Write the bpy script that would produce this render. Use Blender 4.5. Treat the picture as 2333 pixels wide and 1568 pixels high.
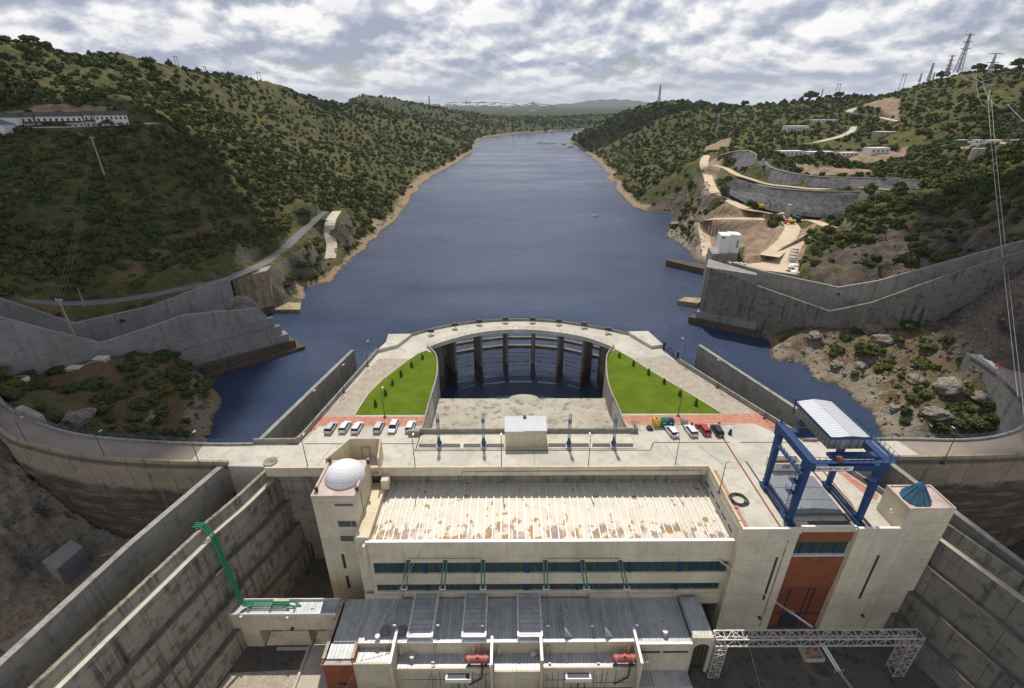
import bpy, bmesh, math, random
import numpy as np
from mathutils import Vector, noise, geometry
R=math.radians
for o in list(bpy.data.objects): bpy.data.objects.remove(o)
sc=bpy.context.scene; C=sc.collection
# ---------------- camera ----------------
F=1122.;CX=1166.;CY=784.;TH=math.atan(544/1122.);YAW=R(0.35);H=82.
cam=bpy.data.objects.new('camera',bpy.data.cameras.new('camera')); C.objects.link(cam); sc.camera=cam
cam.location=(0,0,H); cam.rotation_euler=(math.pi/2-TH,0,-YAW)
cam.data.sensor_width=36; cam.data.lens=36*F/2332.; cam.data.clip_start=0.5; cam.data.clip_end=60000
# ---------------- sky ----------------
SUN_EL=R(60); SUN_AZ=R(-5)      # azimuth measured from +y (down the river), negative = to the left
SKYS,CLOUDB=0.074,1.0
w=bpy.data.worlds.new("World"); sc.world=w; w.use_nodes=True
def build_world():
    nt=w.node_tree; nt.nodes.clear(); N=nt.nodes.new; L=nt.links.new
    out=N('ShaderNodeOutputWorld'); bg=N('ShaderNodeBackground'); bg.inputs[1].default_value=SKYS
    sky=N('ShaderNodeTexSky'); sky.sky_type='NISHITA'; sky.sun_disc=False; sky.sun_elevation=SUN_EL; sky.sun_rotation=SUN_AZ; sky.altitude=150; sky.dust_density=1.5
    tc=N('ShaderNodeTexCoord'); sep=N('ShaderNodeSeparateXYZ'); L(tc.outputs['Generated'],sep.inputs[0])
    def m(op,a,b=None,c=None,clamp=False):
        n=N('ShaderNodeMath'); n.operation=op; n.use_clamp=clamp
        for i,v in enumerate((a,b,c)):
            if v is None: continue
            if isinstance(v,(int,float)): n.inputs[i].default_value=v
            else: L(v,n.inputs[i])
        return n.outputs[0]
    com=N('ShaderNodeCombineXYZ'); L(m('MULTIPLY',sep.outputs[0],4.6),com.inputs[0]); L(m('ADD',m('MULTIPLY',sep.outputs[1],4.6),CLZ),com.inputs[1]); L(m('MULTIPLY',m('LOGARITHM',m('ADD',m('MAXIMUM',sep.outputs[2],0.0),0.075),2.718),1.55),com.inputs[2])
    def nz(vec,scale,det,rough,dist=0.):
        n=N('ShaderNodeTexNoise'); n.inputs['Scale'].default_value=scale; n.inputs['Detail'].default_value=det; n.inputs['Roughness'].default_value=rough; n.inputs['Distortion'].default_value=dist; L(vec,n.inputs['Vector']); return n.outputs['Fac']
    def vadd(v,off):
        n=N('ShaderNodeVectorMath'); n.operation='ADD'; L(v,n.inputs[0]); n.inputs[1].default_value=off; return n.outputs[0]
    P=com.outputs[0]
    d0=nz(P,1.35,9,0.54,0.1); d1=nz(vadd(P,(-0.04,0.0,0.13)),1.35,9,0.54,0.1)   # the second sample sits higher: upper edges catch light
    big=nz(P,0.55,3,0.5)
    den=m('ADD',m('MULTIPLY',d0,0.62),m('MULTIPLY',big,0.38))
    cov=N('ShaderNodeMapRange'); cov.interpolation_type='SMOOTHSTEP'; cov.inputs[1].default_value=0.35; cov.inputs[2].default_value=0.45; L(den,cov.inputs[0])
    lit=m('ADD',m('MULTIPLY',m('SUBTRACT',d0,d1),8.0),0.54,clamp=True)
    thick=N('ShaderNodeMapRange'); thick.inputs[1].default_value=0.50; thick.inputs[2].default_value=0.70; L(den,thick.inputs[0])
    lit2=m('SUBTRACT',lit,m('MULTIPLY',thick.outputs[0],0.36),clamp=True)
    cr=N('ShaderNodeValToRGB'); e=cr.color_ramp; e.elements[0].position=0.0; e.elements[0].color=(5.7,6.3,8.0,1); e.elements[1].position=1.0; e.elements[1].color=(15.8,15.5,15.3,1)
    k=e.elements.new(0.42); k.color=(8.8,9.2,10.6,1); k=e.elements.new(0.7); k.color=(11.8,11.9,12.5,1); L(lit2,cr.inputs[0])
    mx=N('ShaderNodeMix'); mx.data_type='RGBA'; ov=N('ShaderNodeMapRange'); ov.interpolation_type='SMOOTHSTEP'; ov.inputs[1].default_value=0.30; ov.inputs[2].default_value=0.75; ov.inputs[3].default_value=0.97; ov.inputs[4].default_value=0.35; L(sep.outputs[2],ov.inputs[0]); L(m('MULTIPLY',cov.outputs[0],ov.outputs[0]),mx.inputs[0]); L(sky.outputs[0],mx.inputs[6]); L(cr.outputs[0],mx.inputs[7])
    # pale air towards the horizon
    hz=N('ShaderNodeMapRange'); hz.interpolation_type='SMOOTHSTEP'; hz.inputs[1].default_value=-0.02; hz.inputs[2].default_value=0.085; hz.inputs[3].default_value=1; hz.inputs[4].default_value=0; L(sep.outputs[2],hz.inputs[0])
    mh=N('ShaderNodeMix'); mh.data_type='RGBA'; L(m('MULTIPLY',hz.outputs[0],0.62),mh.inputs[0]); L(mx.outputs[2],mh.inputs[6]); mh.inputs[7].default_value=(8.6,9.1,10.4,1)
    L(mh.outputs[2],bg.inputs[0]); L(bg.outputs[0],out.inputs[0])
CLZ=3.7; HZD=4.2e-5
build_world()
sun=bpy.data.objects.new('sun',bpy.data.lights.new('sun','SUN')); C.objects.link(sun)
sun.data.energy=4.4; sun.data.angle=R(0.6); sun.data.color=(1.0,0.94,0.85)
sdir=Vector((math.sin(SUN_AZ)*math.cos(SUN_EL),math.cos(SUN_AZ)*math.cos(SUN_EL),math.sin(SUN_EL)))
sun.rotation_euler=sdir.to_track_quat('Z','Y').to_euler()
sun['kind']='structure'
sc.view_settings.view_transform='Standard'; sc.view_settings.look='None'; sc.view_settings.gamma=1; sc.view_settings.exposure=-0.15
sc.render.engine='CYCLES'
# ---------------- survey: turning sight lines into places ----------------
def ray(px,py):
    u=(px-CX)/F; v=-(py-CY)/F
    c,s=math.cos(TH),math.sin(TH); fx=math.sin(YAW);fy=math.cos(YAW); rx,ry=fy,-fx
    return Vector((fx*c+u*rx+v*fx*s, fy*c+u*ry+v*fy*s, -s+v*c))
def g(px,py,z=0.):
    d=ray(px,py); t=(z-H)/d.z; return Vector((d.x*t,d.y*t,z))
def vv(px,py,Y):
    d=ray(px,py); t=Y/d.y; return Vector((d.x*t,Y,H+d.z*t))
def pl(px,py,a,b,off=0):
    dx,dy=b[0]-a[0],b[1]-a[1];l=math.hypot(dx,dy);n=(-dy/l,dx/l); d=ray(px,py)
    t=(a[0]*n[0]+a[1]*n[1]+off)/(d.x*n[0]+d.y*n[1]); return Vector((d.x*t,d.y*t,H+d.z*t))
def in_view(x,y,z,mg=0.04):
    c,s=math.cos(TH),math.sin(TH); fx=math.sin(YAW);fy=math.cos(YAW); z=z-H
    dep=(x*fx+y*fy)*c-z*s; r=x*fy-y*fx; up=(x*fx+y*fy)*s+z*c
    return (dep>1)&(abs(r)<dep*(1166/F+mg))&(abs(up)<dep*(784/F+mg))
# ---------------- helpers ----------------
class MB:
    def __init__(s): s.v=[];s.f=[];s.m=[];s.mi=0
    def add(s,vs,fs):
        b=len(s.v); s.v+= [tuple(p) for p in vs]; s.f+=[tuple(i+b for i in f) for f in fs]; s.m+=[s.mi]*len(fs); return s
    def box(s,x0,y0,z0,x1,y1,z1):
        return s.add([(x0,y0,z0),(x1,y0,z0),(x1,y1,z0),(x0,y1,z0),(x0,y0,z1),(x1,y0,z1),(x1,y1,z1),(x0,y1,z1)],[(0,3,2,1),(4,5,6,7),(0,1,5,4),(1,2,6,5),(2,3,7,6),(3,0,4,7)])
    def hexa(s,p): return s.add(p,[(0,3,2,1),(4,5,6,7),(0,1,5,4),(1,2,6,5),(2,3,7,6),(3,0,4,7)])
    def prism(s,poly,z0,z1,holes=()):
        loops=[list(poly)]+[list(h) for h in holes]
        tri=geometry.tessellate_polygon([[Vector((p[0],p[1],0)) for p in l] for l in loops])
        flat=[p for l in loops for p in l]; n=len(flat)
        def zz(z,p): return z(p[0],p[1]) if callable(z) else z
        vs=[(p[0],p[1],zz(z0,p)) for p in flat]+[(p[0],p[1],zz(z1,p)) for p in flat]
        fs=[]
        for t in tri:
            a,b,c=[flat[i] for i in t]
            if (b[0]-a[0])*(c[1]-a[1])-(b[1]-a[1])*(c[0]-a[0])<0: t=(t[0],t[2],t[1])
            fs.append(tuple(i+n for i in t)); fs.append((t[0],t[2],t[1]))
        o=0
        for li,l in enumerate(loops):
            ar=sum(l[i][0]*l[(i+1)%len(l)][1]-l[(i+1)%len(l)][0]*l[i][1] for i in range(len(l)))
            for i in range(len(l)):
                a=o+i;b=o+(i+1)%len(l); q=(a,b,b+n,a+n)
                if (ar<0)!=(li>0): q=q[::-1]
                fs.append(q)
            o+=len(l)
        return s.add(vs,fs)
    def beam(s,a,b,w,h=None,up=(0,0,1)):
        a=Vector(a);b=Vector(b);h=h or w; d=(b-a).normalized(); u=Vector(up)
        if abs(d.dot(u))>0.98: u=Vector((0,1,0))
        r=d.cross(u).normalized()*w/2; t=r.cross(d).normalized()*h/2
        return s.hexa([a-r-t,a+r-t,b+r-t,b-r-t,a-r+t,a+r+t,b+r+t,b-r+t])
    def tube(s,pts,r,n=8,cap=True):
        pts=[Vector(p) for p in pts]; rs=r if isinstance(r,(list,tuple)) else [r]*len(pts)
        vs=[];fs=[];u=None
        for i,p in enumerate(pts):
            d=((pts[min(i+1,len(pts)-1)]-pts[max(i-1,0)])).normalized()
            if u is None: u=Vector((0,0,1)) if abs(d.z)<0.9 else Vector((0,1,0))
            x=d.cross(u).normalized(); y=x.cross(d).normalized(); u=y
            for k in range(n):
                an=2*math.pi*k/n; vs.append(p+x*math.cos(an)*rs[i]+y*math.sin(an)*rs[i])
        for i in range(len(pts)-1):
            for k in range(n):
                a=i*n+k;b=i*n+(k+1)%n; fs.append((a,b,b+n,a+n))
        if cap: fs.append(tuple(range(n))[::-1]); fs.append(tuple(range((len(pts)-1)*n,len(pts)*n)))
        return s.add(vs,fs)
    def lathe(s,cx,cy,prof,n=24):
        vs=[];fs=[]
        for r,z in prof:
            for k in range(n): an=2*math.pi*k/n; vs.append((cx+r*math.cos(an),cy+r*math.sin(an),z))
        for i in range(len(prof)-1):
            for k in range(n):
                a=i*n+k;b=i*n+(k+1)%n; fs.append((a,b,b+n,a+n))
        fs.append(tuple(range(n))[::-1]); fs.append(tuple(range((len(prof)-1)*n,len(prof)*n)))
        return s.add(vs,fs)
    def ribwall(s,top,th,zb,side=1):
        # wall along 3-D top line, thickness th to the left (side=1) of travel; zb = number, or list
        n=len(top); T=[Vector(p) for p in top]; off=[]
        for i in range(n):
            d=T[min(i+1,n-1)]-T[max(i-1,0)]; l=math.hypot(d.x,d.y) or 1; off.append(Vector((-d.y/l,d.x/l,0))*th*side)
        zs=zb if isinstance(zb,(list,tuple)) else [zb]*n
        vs=[]
        for i in range(n):
            a=T[i]; b=T[i]+off[i]; vs+=[a,b,(b.x,b.y,zs[i]),(a.x,a.y,zs[i])]
        fs=[]
        for i in range(n-1):
            for k in range(4):
                q=(i*4+k,i*4+(k+1)%4,i*4+4+(k+1)%4,i*4+4+k); fs.append(q if side>0 else q[::-1])
        e=(0,3,2,1);f=(4*n-4,4*n-3,4*n-2,4*n-1); fs+= [e,f] if side>0 else [e[::-1],f[::-1]]
        return s.add(vs,fs)
    def strip(s,A,B,dz=0.):
        vs=[];fs=[]
        for a,b in zip(A,B): vs+=[(a[0],a[1],a[2]+dz),(b[0],b[1],b[2]+dz)]
        for i in range(len(A)-1): fs.append((2*i,2*i+1,2*i+3,2*i+2))
        return s.add(vs,fs)
    def build(s,name,mats,parent=None,smooth=False,fix=False):
        me=bpy.data.meshes.new(name); o=Vector((0,0,0))
        if parent is not None:
            p=parent
            while p is not None: o=o+p.location; p=p.parent
        me.from_pydata([(x-o.x,y-o.y,z-o.z) for x,y,z in s.v],[],s.f)
        for m in (mats if isinstance(mats,(list,tuple)) else [mats]): me.materials.append(m)
        if max(s.m,default=0)>0: me.polygons.foreach_set('material_index',s.m)
        if smooth: me.polygons.foreach_set('use_smooth',[True]*len(me.polygons))
        if fix:
            bm=bmesh.new(); bm.from_mesh(me); bmesh.ops.recalc_face_normals(bm,faces=bm.faces); bm.to_mesh(me); bm.free()
        me.update(); ob=bpy.data.objects.new(name,me); C.objects.link(ob)
        if parent is not None: ob.parent=parent
        return ob
def tag(o,label=None,cat=None,group=None,kind=None):
    if label: o['label']=label
    if cat: o['category']=cat
    if group: o['group']=group
    if kind: o['kind']=kind
    return o
def thing(name,label,cat,loc=(0,0,0),group=None):
    o=bpy.data.objects.new(name,None); C.objects.link(o); o.location=loc; o.empty_display_size=1
    return tag(o,label,cat,group)
def copy_tree(o,parent=None):
    c=o.copy(); C.objects.link(c)
    if parent is not None: c.parent=parent
    for ch in o.children: copy_tree(ch,c)
    return c
def dup(root,loc,rz=None,label=None,group=None,s=None):
    c=copy_tree(root); c.location=loc
    if rz is not None: c.rotation_euler=(0,0,rz)
    if s is not None: c.scale=(s,s,s)
    if label: c['label']=label
    if group: c['group']=group
    return c
def catmull(P,k=6):
    P=[Vector(p) for p in P]; out=[]
    for i in range(len(P)-1):
        p0=P[max(i-1,0)];p1=P[i];p2=P[i+1];p3=P[min(i+2,len(P)-1)]
        for j in range(k):
            t=j/k; out.append(0.5*((2*p1)+(-p0+p2)*t+(2*p0-5*p1+4*p2-p3)*t*t+(-p0+3*p1-3*p2+p3)*t**3))
    return out+[P[-1]]
def offset(P,d):
    out=[];n=len(P)
    for i in range(n):
        t=P[min(i+1,n-1)]-P[max(i-1,0)]; l=math.hypot(t.x,t.y) or 1; out.append(P[i]+Vector((-t.y/l,t.x/l,0))*d)
    return out
def sag(a,b,s,n=14):
    a=Vector(a);b=Vector(b); return [a.lerp(b,i/n)-Vector((0,0,4*s*(i/n)*(1-i/n))) for i in range(n+1)]
# ---------------- materials ----------------
class NT:
    def __init__(s,name):
        s.mat=bpy.data.materials.new(name); s.mat.use_nodes=True; s.t=s.mat.node_tree; s.b=s.t.nodes['Principled BSDF']; s.tc=None
    def n(s,t): return s.t.nodes.new(t)
    def l(s,a,b): s.t.links.new(a,b)
    def co(s):
        if s.tc is None: s.tc=s.n('ShaderNodeTexCoord')
        return s.tc.outputs['Object']
    def mp(s,scale=(1,1,1),rot=(0,0,0),loc=(0,0,0)):
        m=s.n('ShaderNodeMapping'); m.inputs['Scale'].default_value=scale; m.inputs['Rotation'].default_value=rot; m.inputs['Location'].default_value=loc; s.l(s.co(),m.inputs[0]); return m.outputs[0]
    def noise(s,vec,scale,det=5,rough=.55,dist=0):
        n=s.n('ShaderNodeTexNoise'); n.inputs['Scale'].default_value=scale;n.inputs['Detail'].default_value=det;n.inputs['Roughness'].default_value=rough;n.inputs['Distortion'].default_value=dist; s.l(vec,n.inputs['Vector']); return n.outputs['Fac']
    def mr(s,v,a,b,c=0,d=1,smooth=True):
        n=s.n('ShaderNodeMapRange'); n.interpolation_type='SMOOTHSTEP' if smooth else 'LINEAR'
        s.l(v,n.inputs[0])
        for i,x in enumerate((a,b,c,d)): n.inputs[i+1].default_value=x
        return n.outputs[0]
    def m(s,op,a,b=None,clamp=False):
        n=s.n('ShaderNodeMath'); n.operation=op; n.use_clamp=clamp
        for i,v in enumerate((a,b)):
            if v is None: continue
            if isinstance(v,(int,float)): n.inputs[i].default_value=v
            else: s.l(v,n.inputs[i])
        return n.outputs[0]
    def mix(s,f,a,b,mode='MIX'):
        n=s.n('ShaderNodeMix'); n.data_type='RGBA'; n.blend_type=mode
        for i,v in ((0,f),(6,a),(7,b)):
            if isinstance(v,(int,float)): n.inputs[i].default_value=v
            elif isinstance(v,tuple): n.inputs[i].default_value=v+(1,) if len(v)==3 else v
            else: s.l(v,n.inputs[i])
        return n.outputs[2]
    def out(s,col,rough=.85,metal=0,bump=None,bd=0.05,bs=0.6):
        if isinstance(col,tuple): s.b.inputs['Base Color'].default_value=col+(1,)
        else: s.l(col,s.b.inputs['Base Color'])
        if isinstance(rough,(int,float)): s.b.inputs['Roughness'].default_value=rough
        else: s.l(rough,s.b.inputs['Roughness'])
        s.b.inputs['Metallic'].default_value=metal
        if isinstance(rough,(int,float)) and rough>=.8: s.b.inputs['Specular IOR Level'].default_value=0.12
        if bump is not None:
            b=s.n('ShaderNodeBump'); b.inputs['Distance'].default_value=bd; b.inputs['Strength'].default_value=bs; s.l(bump,b.inputs['Height']); s.l(b.outputs[0],s.b.inputs['Normal'])
        return s.mat
def concrete(name,col,dark,stain=.5,streak=.5,joint=None,ang=0,patch=6.,seed=0,moss=None,jd=.35):
    # joint=(width,height) of the shutter panels on the wall whose length runs at angle ang
    t=NT(name); p=t.mp(loc=(seed*13.1,seed*7.3,seed*3.1))
    n1=t.noise(p,1/patch,8,.62); n2=t.noise(p,1.6,6,.6); n3=t.noise(p,.55,5,.6)
    c=t.mix(t.mr(n1,.38,.66),col,tuple(x*.80 for x in col))
    c=t.mix(t.m('MULTIPLY',t.mr(n2,.5,.75),.35),c,tuple(x*.72 for x in col))
    c=t.mix(t.m('MULTIPLY',t.mr(n3,.50,.66),stain),c,dark)
    if streak:
        sv=t.mp((.9,.9,.045),loc=(seed*3.7,seed*5.1,0)); s1=t.noise(sv,1.1,6,.62); big=t.noise(p,.13,3,.5)
        c=t.mix(t.m('MULTIPLY',t.m('MULTIPLY',t.mr(s1,.48,.70),t.mr(big,.35,.62)),streak),c,dark)
    if moss: c=t.mix(t.m('MULTIPLY',t.mr(t.noise(p,.3,6,.7),.58,.7),.8),c,moss)
    if joint:
        q=t.mp((1,1,1),rot=(0,0,-ang)); sp=t.n('ShaderNodeSeparateXYZ'); t.l(q,sp.inputs[0])
        jx=t.m('LESS_THAN',t.m('FRACT',t.m('DIVIDE',t.m('ADD',sp.outputs[0],500.),joint[0])),.05/joint[0]*2)
        jz=t.m('LESS_THAN',t.m('FRACT',t.m('DIVIDE',t.m('ADD',sp.outputs[2],500.),joint[1])),.05/joint[1]*2)
        c=t.mix(t.m('MULTIPLY',t.m('MAXIMUM',jx,jz),jd),c,tuple(x*.35 for x in dark))
    return t.out(c,.85,0,n2,.04,.5)
def plain(name,col,rough=.6,metal=0,var=.15,scale=2.):
    t=NT(name); n=t.noise(t.mp(),scale,5,.6)
    c=t.mix(t.mr(n,.35,.7),col,tuple(x*(1-var*2) for x in col)); return t.out(c,rough,metal)
# ---------------- material set ----------------
M={}
M['deck']=concrete('deck_concrete',(.56,.53,.455),(.30,.27,.21),.35,0,None,0,9,1)
M['deckjoint']=plain('joint_dark',(.16,.14,.11),.9)
M['slab']=concrete('stained_slab',(.46,.42,.345),(.17,.15,.12),.75,0,None,0,5,2)
M['road']=concrete('road_surface',(.30,.255,.215),(.2,.17,.15),.3,0,None,0,14,3)
M['cream']=concrete('cream_render',(.69,.61,.445),(.30,.26,.17),.16,.22,(6.,4.3),0,7,4,jd=.30)
M['creamside']=concrete('cream_render_side',(.69,.61,.445),(.30,.26,.17),.16,.22,(6.,4.3),math.pi/2,7,5,jd=.30)
M['pinktop']=concrete('pink_roof_screed',(.62,.50,.44),(.40,.30,.25),.3,0,None,0,3,6)
M['wallx']=concrete('board_concrete',(.34,.31,.25),(.075,.062,.045),.4,.9,(7.,2.6),0,9,7,jd=.55)
M['wally']=concrete('board_concrete_side',(.32,.29,.225),(.045,.038,.028),.55,1.,(6.5,2.6),R(100),9,8,jd=.55)
M['walld']=concrete('dark_streaked_concrete',(.235,.215,.18),(.05,.045,.038),.5,1.,(8.,3.),R(-33),9,9,jd=.5)
M['wallg']=concrete('grey_chute_concrete',(.30,.295,.28),(.12,.12,.11),.3,.65,(8.,3.),R(45),10,10,jd=.5)
M['wallq']=concrete('pale_quay_concrete',(.33,.32,.285),(.12,.11,.09),.4,.6,(6.,2.5),R(80),8,11,jd=.4)
M['wallo']=concrete('ochre_stained_concrete',(.42,.33,.20),(.10,.08,.06),.5,.9,(3.2,2.6),R(45),6,12,jd=.55)
M['wet']=concrete('waterline_concrete',(.13,.10,.07),(.04,.035,.03),.5,.5,None,0,6,13)
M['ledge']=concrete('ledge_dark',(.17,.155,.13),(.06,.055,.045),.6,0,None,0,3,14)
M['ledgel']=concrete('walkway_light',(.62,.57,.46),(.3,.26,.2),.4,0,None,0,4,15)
M['yard']=concrete('yard_slab',(.14,.125,.10),(.06,.055,.05),.8,0,(9,900),0,8,16,moss=(.16,.11,.045))
M['pier']=concrete('pier_concrete',(.23,.21,.18),(.12,.11,.09),.3,.6,None,0,5,17)
M['kerb']=plain('kerb_pale',(.62,.56,.44),.8)
def mk_roofpanel():
    t=NT('roof_panel'); p=t.mp(); n=t.noise(p,.35,6,.6)
    c=t.mix(t.mr(n,.4,.7),(.66,.61,.50),(.58,.53,.42))
    # rust and algae gather near the gutter, as patches with shapes of their own
    sp=t.n('ShaderNodeSeparateXYZ'); t.l(p,sp.inputs[0])
    yb=t.mr(sp.outputs[1],-7.5,0.5,1,0); st=t.noise(t.mp((1.,.55,1)),.55,5,.55); st2=t.noise(t.mp((1.1,.8,1),loc=(40,11,0)),.62,5,.58)
    a=t.m('MULTIPLY',t.mr(t.m('ADD',st,t.m('MULTIPLY',yb,.17)),.625,.64),t.mr(yb,0.30,.6)); b=t.mr(t.m('ADD',st2,t.m('MULTIPLY',yb,.10)),.63,.645)
    mk=t.mr(t.noise(t.mp(loc=(3,8,0)),.16,3,.5),.40,.56,.0,1.); a=t.m('MULTIPLY',a,mk); c=t.mix(t.m('MULTIPLY',a,.85),c,(.22,.12,.10)); c=t.mix(t.m('MULTIPLY',b,.9),c,(.30,.165,.035))
    big=t.noise(t.mp((1,.4,1),loc=(7,3,0)),.28,4,.6); c=t.mix(t.m('MULTIPLY',t.mr(t.m('ADD',big,t.m('MULTIPLY',yb,.16)),.60,.76),.18),c,(.50,.36,.24))
    return t.out(c,.6)
M['roofpanel']=mk_roofpanel()
M['rib']=plain('roof_rib_zinc',(.80,.80,.80),.5,.1)
def mk_zinc(name,ang,w=.62):
    t=NT(name); p=t.mp(rot=(0,0,ang)); sp=t.n('ShaderNodeSeparateXYZ'); t.l(p,sp.inputs[0])
    q=t.m('DIVIDE',t.m('ADD',sp.outputs[0],400.),w); fl=t.m('FLOOR',q); wn=t.n('ShaderNodeTexWhiteNoise'); wn.noise_dimensions='1D'; t.l(fl,wn.inputs['W'])
    ln=t.m('LESS_THAN',t.m('FRACT',q),.09)
    n=t.noise(t.mp(),.6,6,.62); n2=t.noise(t.mp((.5,1.7,1)),1.0,4,.6)
    c=t.mix(wn.outputs[0],(.40,.41,.42),(.52,.53,.54)); c=t.mix(t.mr(n,.42,.72),c,(.34,.35,.36)); c=t.mix(t.mr(n2,.70,.73),c,(.10,.10,.10)); c=t.mix(t.m('MULTIPLY',ln,.7),c,(.13,.13,.13))
    return t.out(c,.5,.25,ln,.03,.6)
M['zinc']=mk_zinc('zinc_sheet',0); M['zincx']=mk_zinc('zinc_sheet_across',math.pi/2,.95)
M['asph']=plain('worn_asphalt',(.17,.165,.16),.9,0,.1,.4); M['brick']=plain('terracotta_panel',(.29,.10,.045),.8,0,.12,.8); M['pavred']=plain('red_paving',(.52,.245,.175),.9,0,.14,1.2)
M['glass']=plain('green_glass',(.035,.06,.055),.12,0,.1); M['glass'].node_tree.nodes['Principled BSDF'].inputs['Specular IOR Level'].default_value=.6
M['blue']=plain('crane_blue',(.004,.042,.15),.6,0,.12); M['bluedk']=plain('window_blue',(.01,.07,.20),.5)
M['bluegrey']=plain('jib_blue',(.10,.17,.28),.45); M['teal']=plain('skylight_teal',(.05,.16,.20),.3); M['tealrib']=plain('skylight_blue_rib',(.03,.13,.27),.4)
M['galv']=plain('galvanised',(.60,.58,.54),.5,.3); M['siding']=plain('corrugated_siding',(.30,.29,.27),.45,.35); M['white']=plain('white_paint',(.80,.80,.78),.5,0,.06)
M['darkm']=plain('dark_metal',(.04,.04,.045),.6); M['black']=plain('black_rubber',(.02,.02,.02),.7); M['hatch']=plain('hatch_grey',(.20,.215,.24),.5,.1,.12)
M['green']=plain('pipe_green',(.012,.23,.12),.35,0,.08); M['insul']=plain('insulator_green',(.10,.30,.24),.2,0,.1); M['tankred']=plain('tank_red',(.40,.085,.07),.5,0,.1)
M['wire']=plain('wire_metal',(.42,.42,.42),.5,.5); M['wiredk']=plain('wire_dark',(.11,.11,.12),.6,.3); M['rust']=plain('rust',(.30,.11,.04),.9); M['yellow']=plain('yellow_paint',(.70,.42,.02),.5); M['orange']=plain('orange_paint',(.65,.16,.04),.6)
M['grn']=plain('bin_green',(.01,.20,.08),.5); M['navy']=plain('navy_paint',(.02,.06,.17),.4); M['red']=plain('car_red',(.45,.03,.035),.3); M['silver']=plain('car_silver',(.55,.56,.58),.3,.3,.04); M['carwhite']=plain('car_white',(.74,.75,.77),.28,0,.03); M['cardark']=plain('car_blue',(.025,.035,.065),.25)
M['carglass']=plain('car_glass',(.015,.02,.025),.08); M['beige']=plain('beige_paint',(.45,.41,.33),.6); M['wood']=plain('pole_grey',(.42,.40,.36),.85); M['tile']=plain('roof_tiles',(.13,.115,.10),.85,0,.2,3.); M['stonegrey']=plain('stone_grey',(.36,.35,.33),.9,0,.2,1.5)
M['bark']=plain('bark',(.09,.065,.045),.9); M['dirtroad']=concrete('dirt_road',(.62,.50,.36),(.46,.31,.18),.45,0,None,0,8,20)
M['palepave']=concrete('pale_pavement',(.55,.50,.42),(.4,.33,.25),.3,0,None,0,8,21)
def mk_gravel():
    t=NT('gravel_cobble'); p=t.mp(); v=t.n('ShaderNodeTexVoronoi'); v.inputs['Scale'].default_value=3.2; t.l(p,v.inputs['Vector']); n=t.noise(p,.5,5,.6)
    c=t.mix(v.outputs['Color'],(.30,.26,.21),(.50,.45,.37)); c=t.mix(t.mr(n,.4,.7),c,(.34,.29,.235)); return t.out(c,.9,0,v.outputs['Distance'],.08,.8)
M['gravel']=mk_gravel()
def mk_lawn():
    t=NT('lawn'); p=t.mp(); n=t.noise(p,.22,6,.65); n2=t.noise(t.mp((1,.35,1),rot=(0,0,.5)),2.2,6,.7); n3=t.noise(p,22,3,.6)
    c=t.mix(t.mr(n,.35,.68),(.090,.148,.006),(.150,.195,.012)); c=t.mix(t.m('MULTIPLY',t.mr(n2,.45,.75),.6),c,(.15,.165,.03)); c=t.mix(t.mr(n3,.4,.8),c,(.035,.085,.006)); return t.out(c,.95,0,n3,.06,.8)
M['lawn']=mk_lawn()
def mk_water():
    t=NT('river_water'); p=t.mp(); n1=t.noise(t.mp((1,1.5,1)),.9,6,.68); n2=t.noise(p,.12,3,.5); n3=t.noise(t.mp((.35,1,1)),.02,4,.6); n4=t.noise(p,.007,3,.6)
    c=t.mix(t.mr(n4,.35,.65),(.018,.038,.092),(.030,.056,.118)); t.b.inputs['IOR'].default_value=1.33
    sp=t.n('ShaderNodeSeparateXYZ'); t.l(p,sp.inputs[0]); calm=t.mr(sp.outputs[1],90.,700.,1.,.16)
    h=t.m('MULTIPLY',t.m('ADD',t.m('MULTIPLY',n1,t.mr(n3,.3,.7,.7,1.8)),t.m('MULTIPLY',n2,1.1)),calm); t.out(c,t.mr(n3,.3,.7,.12,.30),0,h,.6,1.); t.b.inputs['Specular IOR Level'].default_value=.5; return t.mat
M['water']=mk_water()
def mk_leaf(name,a,b,c3):
    t=NT(name); oi=t.n('ShaderNodeObjectInfo'); at=t.n('ShaderNodeAttribute'); at.attribute_name='tint'
    f=t.m('FRACT',t.m('ADD',oi.outputs['Random'],at.outputs['Fac'])); n=t.noise(t.mp(),.9,3,.6)
    cr=t.n('ShaderNodeValToRGB'); e=cr.color_ramp; e.elements[0].color=a+(1,); e.elements[1].color=c3+(1,); k=e.elements.new(.5); k.color=b+(1,); t.l(f,cr.inputs[0])
    c=t.mix(t.mr(n,.35,.7),cr.outputs[0],tuple(x*1.35 for x in b)); m=t.out(c,.8); t.b.inputs['Subsurface Weight'].default_value=0; return m
M['leaf']=mk_leaf('foliage_holm_oak',(.034,.050,.013),(.060,.074,.020),(.115,.108,.030))
M['leafg']=mk_leaf('foliage_bright',(.05,.09,.02),(.07,.125,.03),(.09,.13,.045))
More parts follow.
